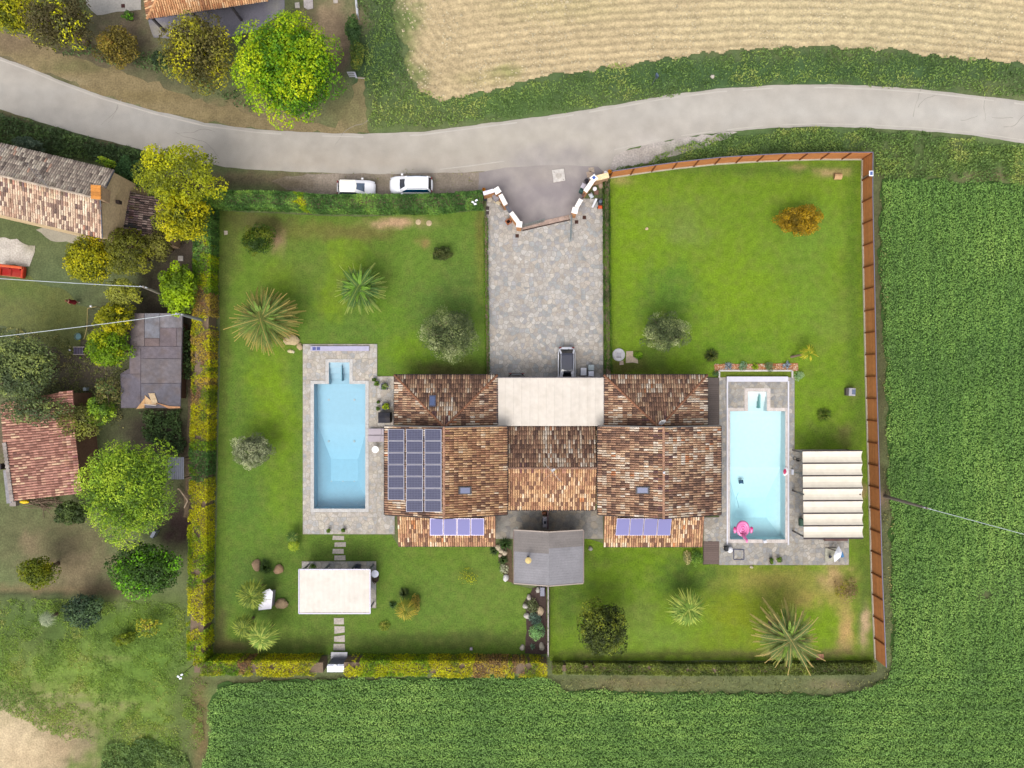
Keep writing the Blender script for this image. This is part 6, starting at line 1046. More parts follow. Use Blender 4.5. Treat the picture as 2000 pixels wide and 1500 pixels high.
# terracotta gravel bed with white kerb
t = kind(MB().prism(PX((1394, 712), (1558, 709), (1559, 724), (1545, 725), (1405, 725), (1397, 727)), .0, .07, K('c88858')).build('gravel_bed', SOIL), 'structure'); n = 2600
gx_ = rng.uniform(1395, 1557, n); gy_ = rng.uniform(711, 724, n); a = np.array([W2(p, q) for p, q in zip(gx_, gy_)]); r = rng.uniform(.025, .055, n); e = np.zeros(n); pal_ = np.array([K(h) for h in ('d49460', 'e0b080', 'c47a4c', 'f0dcc4', 'b87048')])
V, Fq, cc = inst(octa, [(0, 1, 5, 4), (1, 2, 6, 5), (2, 3, 7, 6), (3, 0, 4, 7), (4, 5, 6, 7)], np.column_stack([a, e + .08]), np.column_stack([r, e, e]), np.column_stack([e, r, e]), np.column_stack([e, e, r]), pal_[rng.integers(0, 5, n)])
kind(np_obj('gravel', V, Fq, cc, STONE), 'stuff', 'terracotta gravel in the bed above the right pool')
t = thing('bed_kerb', 'white kerb framing the strip of grass above the right pool', 'kerb', W(1474, 731))
for a, b in (((1403, 724), (1546, 724)), ((1404, 724), (1404, 738)), ((1546.5, 724), (1546.5, 738))): A = W(*a); B = W(*b); MB().bar((A.x, A.y, .09), (B.x, B.y, .09), .16, .16, K('e0d8d0')).build('kerb_stone', STONE, t)
# ================================================================ CARS
def car(label, x, y, rz, L, Wd, Ht, body, roofc, glass='2c3844', hood=.24, wsl=.17, rear=.06, roofrail=False, group=None, sidec=None, boxy=.9):
    t = thing('car', label, 'car', (x, y, 0), rz, group); c = K(body) * (1.45 if body > 'd' else 1); c = np.minimum(c, .8); rc = np.minimum(K(roofc) * (1.45 if roofc > 'd' else 1), .8); zb = Ht * .60; hw = Wd / 2; n = 14; st = []
    for i in range(n + 1):
        s = i / n; xx = (s - .5) * L; e = abs(2 * s - 1); wv = hw * (1 - .34 * max(0, (e - .72) / .28) ** 2.2) ; top = zb * (1 - (.20 * ((s - (1 - hood)) / hood) ** 1.3 if s > 1 - hood else 0) - (.05 if s < .05 else 0)); 
        if i in (0, n): wv *= .88; top *= .86
        lo = .22 + .10 * max(0, (e - .8) / .2); st.append([(xx, -wv * .92, lo), (xx, -wv, .45), (xx, -wv * .99, top * .82), (xx, -wv * .9, top), (xx, -wv * .5, top + .03), (xx, 0, top + .045), (xx, wv * .5, top + .03), (xx, wv * .9, top), (xx, wv * .99, top * .82), (xx, wv, .45), (xx, wv * .92, lo)])
    m = MB(); vs = [p for s_ in st for p in s_]; k = 11; fs = [(i * k + j, i * k + k + j, i * k + k + j + 1, i * k + j + 1) for i in range(n) for j in range(k - 1)] + [(i * k + k - 1, i * k + 2 * k - 1, i * k + k, i * k) for i in range(n)]; fs += [tuple(range(k)), tuple(range(n * k + k - 1, n * k - 1, -1))]
    m.add(vs, fs, c); bo = m.build('body', PAINT, t, True, True)
    xw0 = L * (.5 - hood); xw1 = xw0 - wsl * L; xr1 = -L / 2 + rear * L * .5 + .02; xr0 = xr1 + rear * L; bw = hw * .90; rw = hw * .74; ch = .14
    def ring(x0, x1, wv, z, cf): return [(x0, -wv + cf, z), (x0 + cf * .6, -wv, z), (x1 - cf * .9, -wv, z), (x1, -wv + cf * 2, z), (x1 + .04, 0, z), (x1, wv - cf * 2, z), (x1 - cf * .9, wv, z), (x0 + cf * .6, wv, z), (x0, wv - cf, z)]
    b = ring(xr1, xw0, bw, zb + .0, ch); r_ = ring(xr0, xw1, rw, Ht - .05, ch); N = 9
    def face(idx, name, m_, col, grow=1.): MB().add([b[i] for i in idx] + [r_[i] for i in idx], [(q, q + 1, len(idx) + q + 1, len(idx) + q) for q in range(len(idx) - 1)], col).build(name, m_, t, True)
    g = K(glass); face([3, 4, 5], 'windscreen', GLASS, g); face([1, 2], 'side_window', GLASS, K(sidec or glass)); face([6, 7], 'side_window', GLASS, K(sidec or glass)); face([2, 3], 'pillar', PAINT, c); face([5, 6], 'pillar', PAINT, c)
    face([8, 0], 'rear_window', GLASS, g * .8); face([0, 1], 'pillar', PAINT, c); face([7, 8], 'pillar', PAINT, c)
    top = [(p[0], p[1], p[2]) for p in r_]; ctr = Vector(((xr0 + xw1) / 2, 0, 0)); inn = [(ctr.x + (p[0] - ctr.x) * .8, p[1] * .75, Ht) for p in r_]
    MB().add([(p[0], p[1], Ht - .055) for p in r_] + [(ctr.x + (p[0] - ctr.x) * 1.01, p[1] * 1.02, Ht - .045) for p in r_] + inn, [(i, (i + 1) % N, N + (i + 1) % N, N + i) for i in range(N)] + [(N + i, N + (i + 1) % N, 2 * N + (i + 1) % N, 2 * N + i) for i in range(N)] + [tuple(range(2 * N, 3 * N))], rc).build('roof', PAINT, t, True)
    if roofrail:
        for sy in (-1, 1): MB().tube([(xr0 + .1, sy * rw * .93, Ht + .02), ((xr0 + xw1) / 2, sy * rw * .95, Ht + .06), (xw1 - .15, sy * rw * .93, Ht + .0)], .03, K('e8e8ee') if roofc < 'd' else K('4a6078'), 6).build('roof_rail', METAL, t, True)
    for sx in (-1, 1):
        for sy in (-1, 1):
            w_ = MB(); prof = [(.18, -.09), (.3, -.1), (.32, -.06), (.32, .06), (.3, .1), (.18, .09)]; w_.lathe((0, 0, 0), prof, K('26262a'), 18); Mx = Matrix.Rotation(math.pi / 2, 3, 'X'); ctr_ = Vector((sx * L * .315, sy * (hw - .10), .32)); w_.v = [ctr_ + Mx @ q for q in w_.v]; wo = w_.build('wheel', PLAIN, t, True, True)
            w_ = MB(); w_.lathe((0, 0, 0), [(.03, .1 * sy), (.19, .085 * sy), (.19, .06 * sy)], K('b8b8c0'), 12); w_.v = [ctr_ + Matrix.Rotation(-math.pi / 2, 3, 'X') @ q for q in w_.v]; w_.build('rim', METAL, wo, True)
    for sy in (-1, 1):
        MB().box((xw0 - .25, sy * (hw + .07), zb + .08), (.2, .16, .14), c if body > 'd' else K('303038'), bev=.03).build('wing_mirror', PAINT, t, True); MB().box((L / 2 - .22, sy * hw * .66, zb * .68), (.22, .34, .12), K('e4e8f0'), rz=-.35 * sy, bev=.03).build('headlight', GLASS, t, True); MB().box((-L / 2 + .07, sy * hw * .72, zb * .86), (.08, .22, .22), K('a02020'), bev=.02).build('tail_light', GLASS, t, True)
    MB().box((L / 2 - .03, 0, .42), (.08, Wd * .6, .1), K('303034')).build('grille', PLAIN, t, True); MB().box((-L / 2 - .0, 0, .52), (.03, .5, .11), K('e8e8e8')).build('number_plate', PLAIN, t, True); MB().box((L * .5 - .01, 0, .56), (.03, .5, .11), K('e8e8e8')).build('number_plate', PLAIN, t, True)
    MB().bar((xr1 + .1, -.25, zb + .22), (xr1 - .02, .25, zb + .12), .03, .02, K('202020')).build('rear_wiper', PLAIN, t, True); MB().bar((xw0 - .02, -.45, zb + .06), (xw0 - .2, .1, zb + .16), .025, .02, K('202020')).build('wiper', PLAIN, t, True)
    return t
G_ = 'cars parked on the gravel by the road'
v = W(694.5, 366, .9); car('smaller white hatchback facing right behind the green hedge', v.x, v.y, -.02, 3.72, 1.56, 1.42, 'e8e6ea', 'efe9de', '5c6c84', .26, .20, .07, group=G_)
v = W(802.5, 360.5, .9); car('larger white estate car facing left on the gravel by the road', v.x, v.y, math.pi + .0, 4.15, 1.72, 1.6, 'f4f4fa', 'fcfcff', '3c4452', .24, .15, .05, True, G_, '1c5478')
v = W(1107, 720, .9); car('white car with black roof backed out of the awning, nose under it', v.x, v.y, -math.pi / 2, 4.2, 1.72, 1.55, 'f0f0f8', '24243a', '181c26', .22, .2, .10, True)
v = W(1009, 772.5, .9); car('black car almost hidden beneath the cream awning', v.x, v.y, -math.pi / 2, 4.4, 1.75, 1.35, '2c2a34', '24222c', '14141c', .24, .18, .1)
# ================================================================ UTILITY POLES
def pole(label, base, top, hgt, wire_to, col, zw, lab2, col2='9a9a98'):
    b = W(*base); tp = W(*top, hgt); t = thing('utility_pole', label, 'pole', b); MB().tube([b, b.lerp(tp, .5), tp], [.17, .14, .10], K(col), 9).build('shaft', ROUGH, t); MB().bar(tp + Vector((-.35, .08, -.15)), tp + Vector((.35, -.08, -.15)), .08, .08, K('c8ccd8')).build('cross_arm', METAL, t)
    for s in (-.25, .25): MB().lathe(tp + Vector((s, -s * .22, -.1)), [(.05, 0), (.07, .05), (.03, .12)], K('e8e8f0'), 8).build('insulator', PLAIN, t)
    e = W(*wire_to, zw); n = 24; pts = []
    for i in range(n + 1): s = i / n; q = tp.lerp(e, s); q.z -= .5 * 4 * s * (1 - s) * .8; pts.append(q)
    tag(MB().tube(pts, .03, K(col2), 5).build('overhead_wire', PLAIN), lab2, 'wire')
pole('upper utility pole leaning out of the dark soil left of the hedge', (342, 584), (279, 560), 6.2, (-60, 540), '9c9284', 6.2, 'upper overhead wire crossing the left yard', 'd4dce4'); pole('lower grey utility pole rising from the left hedge by the flat shed', (410, 629), (349, 613), 6.4, (-60, 664), '9a9c9c', 6.4, 'lower overhead wire crossing the left yard', 'd4dce0')
pole('thin utility pole in the crop just outside the brown fence', (1728, 969), (1812, 993), 7.0, (2090, 1068), '8c8478', 7.0, 'overhead wire crossing the crop field at the right', 'c8d4d0')
t = thing('solar_street_lamp', 'slim solar street lamp leaning over the corner of the brown fence', 'lamp', W(1684, 349)); b = W(1684, 349); tp = W(1700, 339, 2.6); MB().tube([b, tp], [.05, .04], K('a8a8b0'), 8).build('pole', METAL, t); MB().box(tp + Vector((.05, 0, .05)), (.4, .5, .06), K('eceef6') * 1.4, bev=.02).build('lamp_head', PLAIN, t); MB().box(tp + Vector((.05, 0, .09)), (.24, .32, .02), K('5a70b0')).build('solar_cell', GLASS, t)
def floodlight(label, px, py, hgt, base):
    b = W(*base); tp = W(px, py, hgt); t = thing('floodlight', label, 'lamp', b); MB().tube([b, tp], .03, K('3c3c40'), 6).build('pole', METAL, t)
    for dx, dy in ((-.16, -.05), (.16, .12), (.05, -.22)): MB().box(tp + Vector((dx, dy, .04)), (.24, .16, .08), K('eceef8') * 1.5, rz=dx * 3, bev=.02).build('lamp_head', PLAIN, t)
floodlight('small cluster of white floodlights just outside the lower left hedge corner', 352, 1320, 2.6, (378, 1298)); floodlight('small white floodlight cluster on the end of the green hedge', 927, 394, 2.4, (930, 404))
v = W(1279, 153); t = thing('road_sign', 'thin leaning metal sign post in the weeds above the road', 'sign', W(1273, 165)); MB().tube([W(1273, 166), W(1284, 146, 2.2)], .04, K('98a0b0'), 7).build('post', METAL, t); MB().box(W(1283, 148, 2.0), (.14, .35, .5), K('7c8cac'), rz=.5).build('sign_plate', METAL, t)
v = W(366, 1315)
# ================================================================ GARDEN AND POOL OBJECTS
def box_thing(name, label, cat, px, py, z0, d, col, rz=0., m=None, bev=.03, group=None):
    v = W(px, py, z0 + d[2]); return tag(MB().box((v.x, v.y, z0 + d[2] / 2), d, K(col), rz=rz, bev=bev).build(name, m or PLAIN), label, cat, group)
def lounger(label, px, py):
    v = W(px, py, .4); t = thing('sun_lounger', label, 'sun lounger', (v.x, v.y, .1), 0, 'sun loungers between pool and villa'); z = .36
    MB().box((v.x - .28, v.y, z + .05), (1.28, .62, .09), K('d8ccd4'), bev=.03).build('mattress', FABRIC, t); MB().box((v.x + .6, v.y, z + .12), (.5, .62, .09), K('d8ccd4'), M=Matrix.Rotation(-.25, 3, 'Y'), bev=.03).build('backrest', FABRIC, t)
    MB().box((v.x, v.y, z - .02), (1.7, .6, .04), K('8c8894')).build('frame', METAL, t)
    for sx in (-.7, .7):
        for sy in (-.24, .24): MB().box((v.x + sx, v.y + sy, .22), (.05, .05, .26), K('8c8894')).build('leg', METAL, t)
lounger('upper of two pale lilac sun loungers by the left wing', 738, 843); lounger('lower of two pale lilac sun loungers by the left wing', 737, 856.5)
v = W(733, 878, .8); t = thing('round_table', 'round white table below the two sun loungers', 'table', (v.x, v.y, .1)); MB().lathe((v.x, v.y, .78), [(.3, 0), (.33, .015), (.33, .03), (.0, .035)], K('ffffff') * 1.5, 24).build('table_top', PLAIN, t); MB().tube([(v.x, v.y, .1), (v.x, v.y, .78)], .05, K('9a9aa0')).build('pedestal', METAL, t)
t = thing('barbecue', 'black covered barbecue with ridged lid against the left hipped wing', 'barbecue', W(751, 816)); v = W(750, 816, 1.1); hw = .58
MB().add([(v.x - hw, v.y - .5, .2), (v.x + hw, v.y - .5, .2), (v.x + hw, v.y + .5, .2), (v.x - hw, v.y + .5, .2), (v.x - hw, v.y - .5, 1.0), (v.x + hw, v.y - .5, 1.0), (v.x + hw, v.y + .5, 1.0), (v.x - hw, v.y + .5, 1.0), (v.x - hw * .96, v.y, 1.15), (v.x + hw * .96, v.y, 1.15)], [(3, 2, 1, 0), (0, 1, 5, 4), (2, 3, 7, 6), (1, 2, 6, 9, 5), (3, 0, 4, 8, 7), (4, 5, 9, 8), (6, 7, 8, 9)], K('3c3c46')).build('cover', FABRIC, t)
for sx in (-.45, .45): MB().box((v.x + sx, v.y, .14), (.06, .8, .12), K('303034')).build('foot', PLAIN, t)
for i, (px, py, lab, pal_) in enumerate(((750, 755, 'grey square planter with grassy plant beside the hipped wing', [('5c7c3c', 3), ('84945c', 2)]), (752, 794, 'grey square planter with lime plant above the barbecue', [('84a018', 3), ('a8b820', 2)]))):
    v = W(px, py, .45); t = thing('planter', lab, 'planter', (v.x, v.y, .1), 0, 'planters beside the left wing'); 
    for dx, dy, lx, ly in ((0, .28, .62, .06), (0, -.28, .62, .06), (.28, 0, .06, .5), (-.28, 0, .06, .5)): MB().box((v.x + dx, v.y + dy, .3), (lx, ly, .4), K('8c8c96')).build('side', PLAIN, t)
    MB().box((v.x, v.y, .3), (.5, .5, .3), K('4c4444')).build('soil', SOIL, t); lv, _ = crown_leaves((v.x + .15, v.y, .75), (.34, .34, .3), 6, 220, .13, pal_, 90 + i, .5); np_obj('plant', *lv, LEAF, t)
PG = 'small pot plants on the left pool deck'
for i, (px, py, r, lab) in enumerate(((732, 742, 4, 'pot plant at the top left of the deck beside the hipped wing'), (737, 750, 5, 'green pot plant just below the topmost one'), (740, 785, 3, 'tiny pot plant left of the lime planter'), (739, 798, 4, 'tiny pot plant above the barbecue, left side'), (642, 1036, 4, 'small pot plant at the lower deck edge, left of two'), (671, 1035, 4, 'small pot plant at the lower deck edge, right of two'), (670, 1105, 7, 'x'), (1506, 1092, 4, 'y'), (1521, 1092, 6, 'z'), (1506, 1098, 3, 'w'))):
    lab = {'x': 'dark pot plant on the pergola terrace', 'y': 'round green pot plant at the right pool, left of the pair', 'z': 'larger potted shrub at the lower edge of the right pool deck', 'w': 'tiniest green pot plant at the lower right pool deck'}.get(lab, lab)
    if 'pergola' in lab: px = 612
    v = W(px, py, .3); t = thing('pot_plant', lab, 'pot plant', (v.x, v.y, .1)); MB().lathe((v.x, v.y, .1), [(.10, 0), (.15, .24), (.17, .26), (.13, .25)], K('6c5c54'), 12).build('pot', PLAIN, t); lv, _ = crown_leaves((v.x, v.y, .48), (r / 18, r / 18, .2), 6, 60 * r, .09, [('44641c', 3), ('6c8c30', 2)], 100 + i, .5); np_obj('plant', *lv, LEAF, t)
tag(MB().lathe((*W2(733, 1120, .6), .1), [(.1, 0), (.1, .6), (.34, .62), (.36, .66), (.02, .67)], K('e8e8f8') * 1.3, 20).build('round_table', PLAIN), 'small round white table at the right side of the white pergola', 'table')
box_thing('dark_chair', 'dark chair under the upper edge of the white pergola', 'chair', 697, 1110, .1, (.45, .45, .7), '2c3448'); 
t = thing('wicker_chair', 'dark wicker chair beside the right post of the white pergola', 'chair', W(733, 1130)); v = W(733, 1131, .5); MB().lathe((v.x, v.y, .1), [(.3, 0), (.34, .4), (.3, .42), (.28, .3)], K('5c4c40'), 14).build('seat', FABRIC, t); MB().tube([(v.x - .3, v.y - .1, .7), (v.x, v.y - .34, .8), (v.x + .3, v.y - .1, .7)], .04, K('4c3c34')).build('backrest', FABRIC, t)
# white box under the fan palm
t = thing('white_cabinet', 'white lidded cabinet half hidden by the upper fan palm', 'cabinet', W(521, 1178)); MB().add([(*W2(505, 1192, 1.1), 1.1), (*W2(530, 1189, 1.1), 1.1), (*W2(533, 1156, 1.1), 1.1), (*W2(527, 1150, 1.1), 1.1), (*W2(506, 1158, 1.1), 1.1)], [(0, 1, 2, 3, 4)], K('f4f0f8') * 1.4).build('lid', PLAIN, t); MB().prism([W2(506, 1190, 1.08), W2(529, 1187, 1.08), W2(531, 1158, 1.08), W2(507, 1160, 1.08)], 0, 1.06, K('b4acb4')).build('case', PLAIN, t)
slab('brown tile slab under the long palm at the lower right', [(1593, 1277), (1608, 1277), (1608, 1288), (1594, 1288)], .1, 'c08c6c'); tag(MB().box((*W2(920, 1268, .3), .15), (.25, .22, .3), K('c8bcc8')).build('marker_post', STONE), 'tiny pale marker post above the yellow hedge', 'post')
# right pool items: flamingo ring, ball net, robot cleaner
t = thing('pool_float', 'pink flamingo shaped inflatable float at the lower end of the turquoise pool', 'pool float', W(1452, 1036)); v = W(1452, 1033, .3); pk = K('f080b8') * 1.25; PV = mat('inflated_vinyl', None, .3, .04, 4, coat=.5)
def torus(c, rx, ry, r, col, n=28, k=8, z=.2):
    m = MB(); c = Vector(c)
    for i in range(n):
        a = 2 * math.pi * i / n
        for j in range(k): b = 2 * math.pi * j / k; m.v.append(c + Vector(((rx + r * math.cos(b)) * math.cos(a), (ry + r * math.cos(b)) * math.sin(a), z + r * math.sin(b))))
    for i in range(n):
        for j in range(k): m.f.append((i * k + j, ((i + 1) % n) * k + j, ((i + 1) % n) * k + (j + 1) % k, i * k + (j + 1) % k)); m.c.append(tuple(col))
    return m
cx_, cy_ = v.x, v.y
torus((cx_, cy_, 0), .50, .62, .17, pk, z=.12).build('ring', PV, t, smooth=True); torus((cx_, cy_, 0), .30, .40, .10, pk * 1.15, z=.13).build('inner_ring', PV, t, smooth=True); torus((cx_, cy_, 0), .13, .18, .09, pk * 1.2, z=.13).build('inner_ring', PV, t, smooth=True)
MB().prism([(cx_ + .5 * math.cos(a_ * .3), cy_ + .62 * math.sin(a_ * .3)) for a_ in range(21)], .02, .09, pk * 1.05).build('seat', PV, t)
for sx in (-1, 1):
    q = (cx_ + sx * .80, cy_ - .12, .2); MB().blob(q, (.16, .34, .16), pk, 3, .08, 12, 8).build('wing', PV, t, smooth=True); MB().blob((q[0] + sx * .04, q[1] + .14, .27), (.13, .18, .13), K('e02c84') * 1.2, 4, .08, 10, 7).build('wing_tip', PV, t, smooth=True); MB().blob((cx_ + sx * .26, cy_ - .48, .32), (.07, .04, .03), K('5c1430'), 5, .05, 8, 5).build('marking', PV, t)
MB().tube([(cx_, cy_ - .55, .25), (cx_ + .02, cy_ - .75, .55), (cx_ + .08, cy_ - .88, .85), (cx_ + .1, cy_ - .98, .95)], [.2, .16, .13, .1], pk * .95, 10).build('neck', PV, t, smooth=True); MB().blob((cx_ + .10, cy_ - 1.0, .98), (.13, .2, .13), pk * 1.1, 6, .05, 10, 7).build('head', PV, t, smooth=True)
for k in range(3): MB().tube([(cx_ + .0 + k * .08, cy_ - .72, .25), (cx_ + .0 + k * .1, cy_ - .95, .2)], [.05, .03], pk * 1.1, 6).build('tail_feather', PV, t, smooth=True)
v = W(1447, 941, -1.1); t = thing('pool_robot', 'small dark blue cleaning robot on the floor of the turquoise pool', 'pool robot', (v.x, v.y, -1.2)); v = W(1447, 941, -1.0); MB().box((v.x, v.y, -.98), (.42, .30, .22), K('3c6c94'), rz=.1, bev=.05).build('body', PLAIN, t)
for s in (-1, 1): MB().box((v.x + s * .17, v.y, -.93), (.08, .36, .2), K('1c4464'), rz=.1, bev=.03).build('track', PLAIN, t)
pts = [W(1442, 962, -.1), W(1438, 972, -.1), W(1441, 982, -.1), W(1443, 992, -.1)]; tag(MB().tube(pts, .02, K('9cc8d4'), 5).build('cable', PLAIN), 'thin pale cable curling in the turquoise pool below the robot', 'cable')
v = W(1535, 921, .3); tag(MB().blob((v.x, v.y, .22), (.28, .42, .10), K('f8f4f8') * 1.4, 11, .2, 10, 6).build('towel', FABRIC), 'crumpled white towel on the right edge of the turquoise pool', 'towel'); v = W(1532.5, 921, .3); tag(MB().blob((v.x, v.y, .36), (.16, .26, .08), K('e04878'), 12, .2, 10, 6).build('pink_towel', FABRIC), 'pink cloth lying on the white towel beside the turquoise pool', 'towel')
v = W(1424, 1074, .5); t = thing('filter_unit', 'white and black pool equipment at the lower left corner of the turquoise pool', 'pool equipment', (v.x, v.y, .1)); MB().blob((v.x + .1, v.y, .45), (.28, .3, .3), K('f4f4f8') * 1.3, 5, .1, 12, 8).build('housing', PLAIN, t, smooth=True); MB().box((v.x - .25, v.y + .1, .4), (.3, .4, .5), K('2c2c30')).build('pump', PLAIN, t); MB().tube([(v.x - .2, v.y + .2, .5), (v.x, v.y + .5, .4), (v.x + .05, v.y + .3, .3)], .03, K('8c8c94')).build('hose', PLAIN, t)
t = thing('hatch_frame', 'dark square frame set in the deck below the turquoise pool', 'hatch', W(1442, 1082)); 
for a, b in (((1432, 1072), (1452, 1073)), ((1452, 1073), (1452, 1092)), ((1452, 1092), (1432, 1092)), ((1432, 1092), (1432, 1072))): A = W(*a); B = W(*b); MB().bar((A.x, A.y, .15), (B.x, B.y, .15), .07, .05, K('5c5c74')).build('frame_bar', METAL, t)
v = W(1495, 1058, .5); tag(MB().box((v.x, v.y, .3), (.3, .28, .4), K('e8e8f0') * 1.2, rz=.2, bev=.04).build('skimmer_box', PLAIN), 'small white box at the lower edge of the turquoise pool', 'box')
v = W(1548, 922, .4); tag(MB().box((v.x, v.y, .3), (.16, .5, .4), K('e4e6f0') * 1.2, bev=.02).build('hose_reel', PLAIN), 'narrow white hose box between pool and striped pergola', 'box'); tag(MB().tube([W(1550, 922, .12), W(1560, 924, .12), W(1569, 924, .12)], .025, K('4c7c74'), 6).build('hose', PLAIN), 'green hose from the narrow white box to the striped pergola', 'hose')
v = W(1557, 897, .5); t = thing('bicycle_stand', 'dark curved metal stand at the upper left of the striped pergola', 'stand', (v.x, v.y, .1)); torus((v.x - .1, v.y + .05, .1), .16, .16, .02, K('38383c'), 14, 5, .1).build('loop', METAL, t); torus((v.x + .2, v.y - .1, .1), .2, .14, .02, K('38383c'), 14, 5, .15).build('loop', METAL, t); MB().box((v.x + .15, v.y - .15, .3), (.12, .12, .3), K('28282c')).build('foot', METAL, t)
# folded parasol by the right terrace
t = thing('folded_parasol', 'folded white parasol lying over a square stone base on the right terrace', 'parasol', W(1628, 1082)); v = W(1624, 1084, .3); MB().box((v.x, v.y, .17), (1.15, 1.3, .1), K('c4c0ac')).build('base_slab', STONE, t)
MB().add([W(1638, 1066, 1.4), W(1645, 1078, 1.3), W(1642, 1088, 1.2), W(1630, 1098, .9), W(1628, 1086, 1.2), W(1632, 1076, 1.4), W(1638, 1080, 1.7)], [(0, 6, 1), (1, 6, 2), (2, 6, 3), (3, 6, 4), (4, 6, 5), (5, 6, 0)], K('eef0f8') * 1.3).build('canopy', FABRIC, t); MB().box(W(1644, 1083, 1.0), (.25, .5, .3), K('4c94d4'), rz=.3, bev=.05).build('blue_cover', FABRIC, t)
MB().tube([W(1621, 1088, .2), W(1622, 1087, .7)], .12, K('3c3c50'), 10).build('weight', PLAIN, t); MB().tube([W(1616, 1070, .9), W(1634, 1076, 1.2)], .05, K('5c4c48'), 6).build('arm', METAL, t)
tag(MB().box((*W2(1633, 1053.5, .5), .35), (2.2, .25, .5), K('7c5c54')).build('wooden_bench', TIM), 'long brown bench along the lower edge of the striped pergola', 'bench'); box_thing('green_box', 'green box tucked beside the left edge of the striped pergola', 'box', 1567, 1021, .1, (.35, .7, .5), '4c6c5c')
# stove behind villa
t = thing('garden_stove', 'grey stone stove with dark hotplate behind the grey shed', 'stove', W(1063, 1022)); v = W(1064.5, 1020, 1.0); MB().box((v.x, v.y, .5), (.42, 1.05, .9), K('b0acb4'), bev=.02).build('body', STONE, t); MB().box((v.x, v.y - .02, .97), (.24, .26, .04), K('303440')).build('hotplate', METAL, t); MB().box((v.x - .25, v.y, .6), (.08, .5, .5), K('3c4048')).build('door', METAL, t)
t = thing('stove_wall', 'short dark red wall behind the garden stove', 'wall', W(1069, 1010)); MB().bar(W(1070, 997, 1.2), W(1070, 1034, 1.2), .1, .1, K('5c3c40')).build('coping', PLAIN, t); a = W(1070, 997, 1.2); b = W(1070, 1034, 1.2); a.z = b.z = .58; MB().bar(a, b, .07, 1.12, K('8c7870')).build('wall', ROUGH, t); box_thing('terracotta_pot', 'terracotta pot in the corner above the garden stove', 'pot', 1063, 1003, .06, (.4, .3, .35), '9c6448', bev=.08)
box_thing('grey_cabinet', 'narrow grey cabinet against the dividing fence below the grey shed', 'cabinet', 1059.5, 1156, .0, (.42, .85, .8), '9c9cac')
# forecourt clutter
t = thing('waste_bin', 'green wheeled bin with pale lid outside the right entrance wall', 'bin', W(1139, 366)); v = W(1139.5, 363, 1.); MB().box((v.x, v.y, .98), (.42, .5, .06), K('d8d0dc'), rz=-.45, bev=.02).build('lid', PLAIN, t); v = W(1137, 369, 1.0); MB().box((v.x + .06, v.y + .06, .5), (.44, .62, .9), K('3c6860'), rz=-.45, bev=.04).build('body', PLAIN, t); MB().box((v.x, v.y, .97), (.28, .3, .03), K('203c38'), rz=-.45).build('opening', PLAIN, t)
box_thing('black_bag', 'black sack against the right entrance pier', 'sack', 1147, 353, .05, (.3, .5, .4), '38303a', .6, bev=.1)
YGP = 'yellow lamps by the entrance walls'
for px, py, r, lab in ((945, 370, 3.3, 'orange yellow bucket at the end of the green hedge'), (1181, 338.5, 3.8, 'yellow bucket by the right entrance wall, left of two'), (1190.5, 335, 3.8, 'yellow bucket at the start of the brown fence, right of two')):
    v = W(px, py, .5); tag(MB().lathe((v.x, v.y, .05), [(r / 26, 0), (r / 20, .42), (r / 19, .45), (r / 22, .44), (r / 26, .2)], K('f8a418') * 1.2, 16).build('bucket', PLAIN), lab, 'bucket')
tag(MB().lathe((*W2(1183, 337, .7), .45), [(.16, 0), (.2, .14), (.02, .16)], K('f8f0ec') * 1.3, 14).build('white_bowl', PLAIN), 'white bowl resting on the left yellow bucket', 'bowl')
t = thing('lawn_mower', 'black and orange lawn mower beside the dark narrow hedge', 'lawn mower', W(1173, 397)); v = W(1173, 394, .5); MB().box((v.x, v.y, .28), (.42, .55, .3), K('34343c'), bev=.08).build('engine', PLAIN, t); MB().lathe((v.x, v.y + .05, .43), [(.17, 0), (.17, .06), (.05, .08)], K('6c7484'), 14).build('recoil_cover', PLAIN, t); MB().box((v.x, v.y - .45, .22), (.40, .3, .22), K('f06430'), bev=.05).build('deck', PLAIN, t)
for sx in (-.24, .24):
    for sy in (-.5, .2): MB().box((v.x + sx, v.y + sy, .13), (.06, .2, .2), K('202024'), bev=.04).build('wheel', PLAIN, t)
MB().tube([(v.x - .18, v.y + .2, .4), (v.x - .2, v.y + .6, .8), (v.x + .2, v.y + .6, .8), (v.x + .18, v.y + .2, .4)], .02, K('4c4c54'), 6).build('handle', METAL, t)
tag(MB().bar(W(1157, 405, .3), W(1165, 388, 1.2), .18, .05, K('e4e4ec') * 1.2).build('white_board', PLAIN), 'white board leaning beside the lawn mower', 'board'); tag(MB().lathe((*W2(1162, 368, .6), .1), [(.14, 0), (.2, .4), (.03, .42)], K('f4f4fc') * 1.3, 14).build('white_bucket', PLAIN), 'white lidded bucket behind the right entrance wall', 'bucket'); box_thing('white_sack', 'white sack on the drive behind the right entrance wall', 'sack', 1155, 381, .05, (.36, .48, .4), 'e4ecf4', .5, bev=.12)
box_thing('brown_crate', 'brown crate by the narrow hedge above the mower', 'crate', 1165, 375, .05, (.42, .42, .3), '8c6858'); slab('stone blocks stacked at the corner of the right entrance', [(1168, 360), (1177, 360), (1179, 369), (1170, 368)], .25, 'c4a894'); slab('tan stones at the hedge gap beside the crate', [(1177, 379), (1185, 379), (1182, 385), (1177, 384)], .15, 'ccbca4')
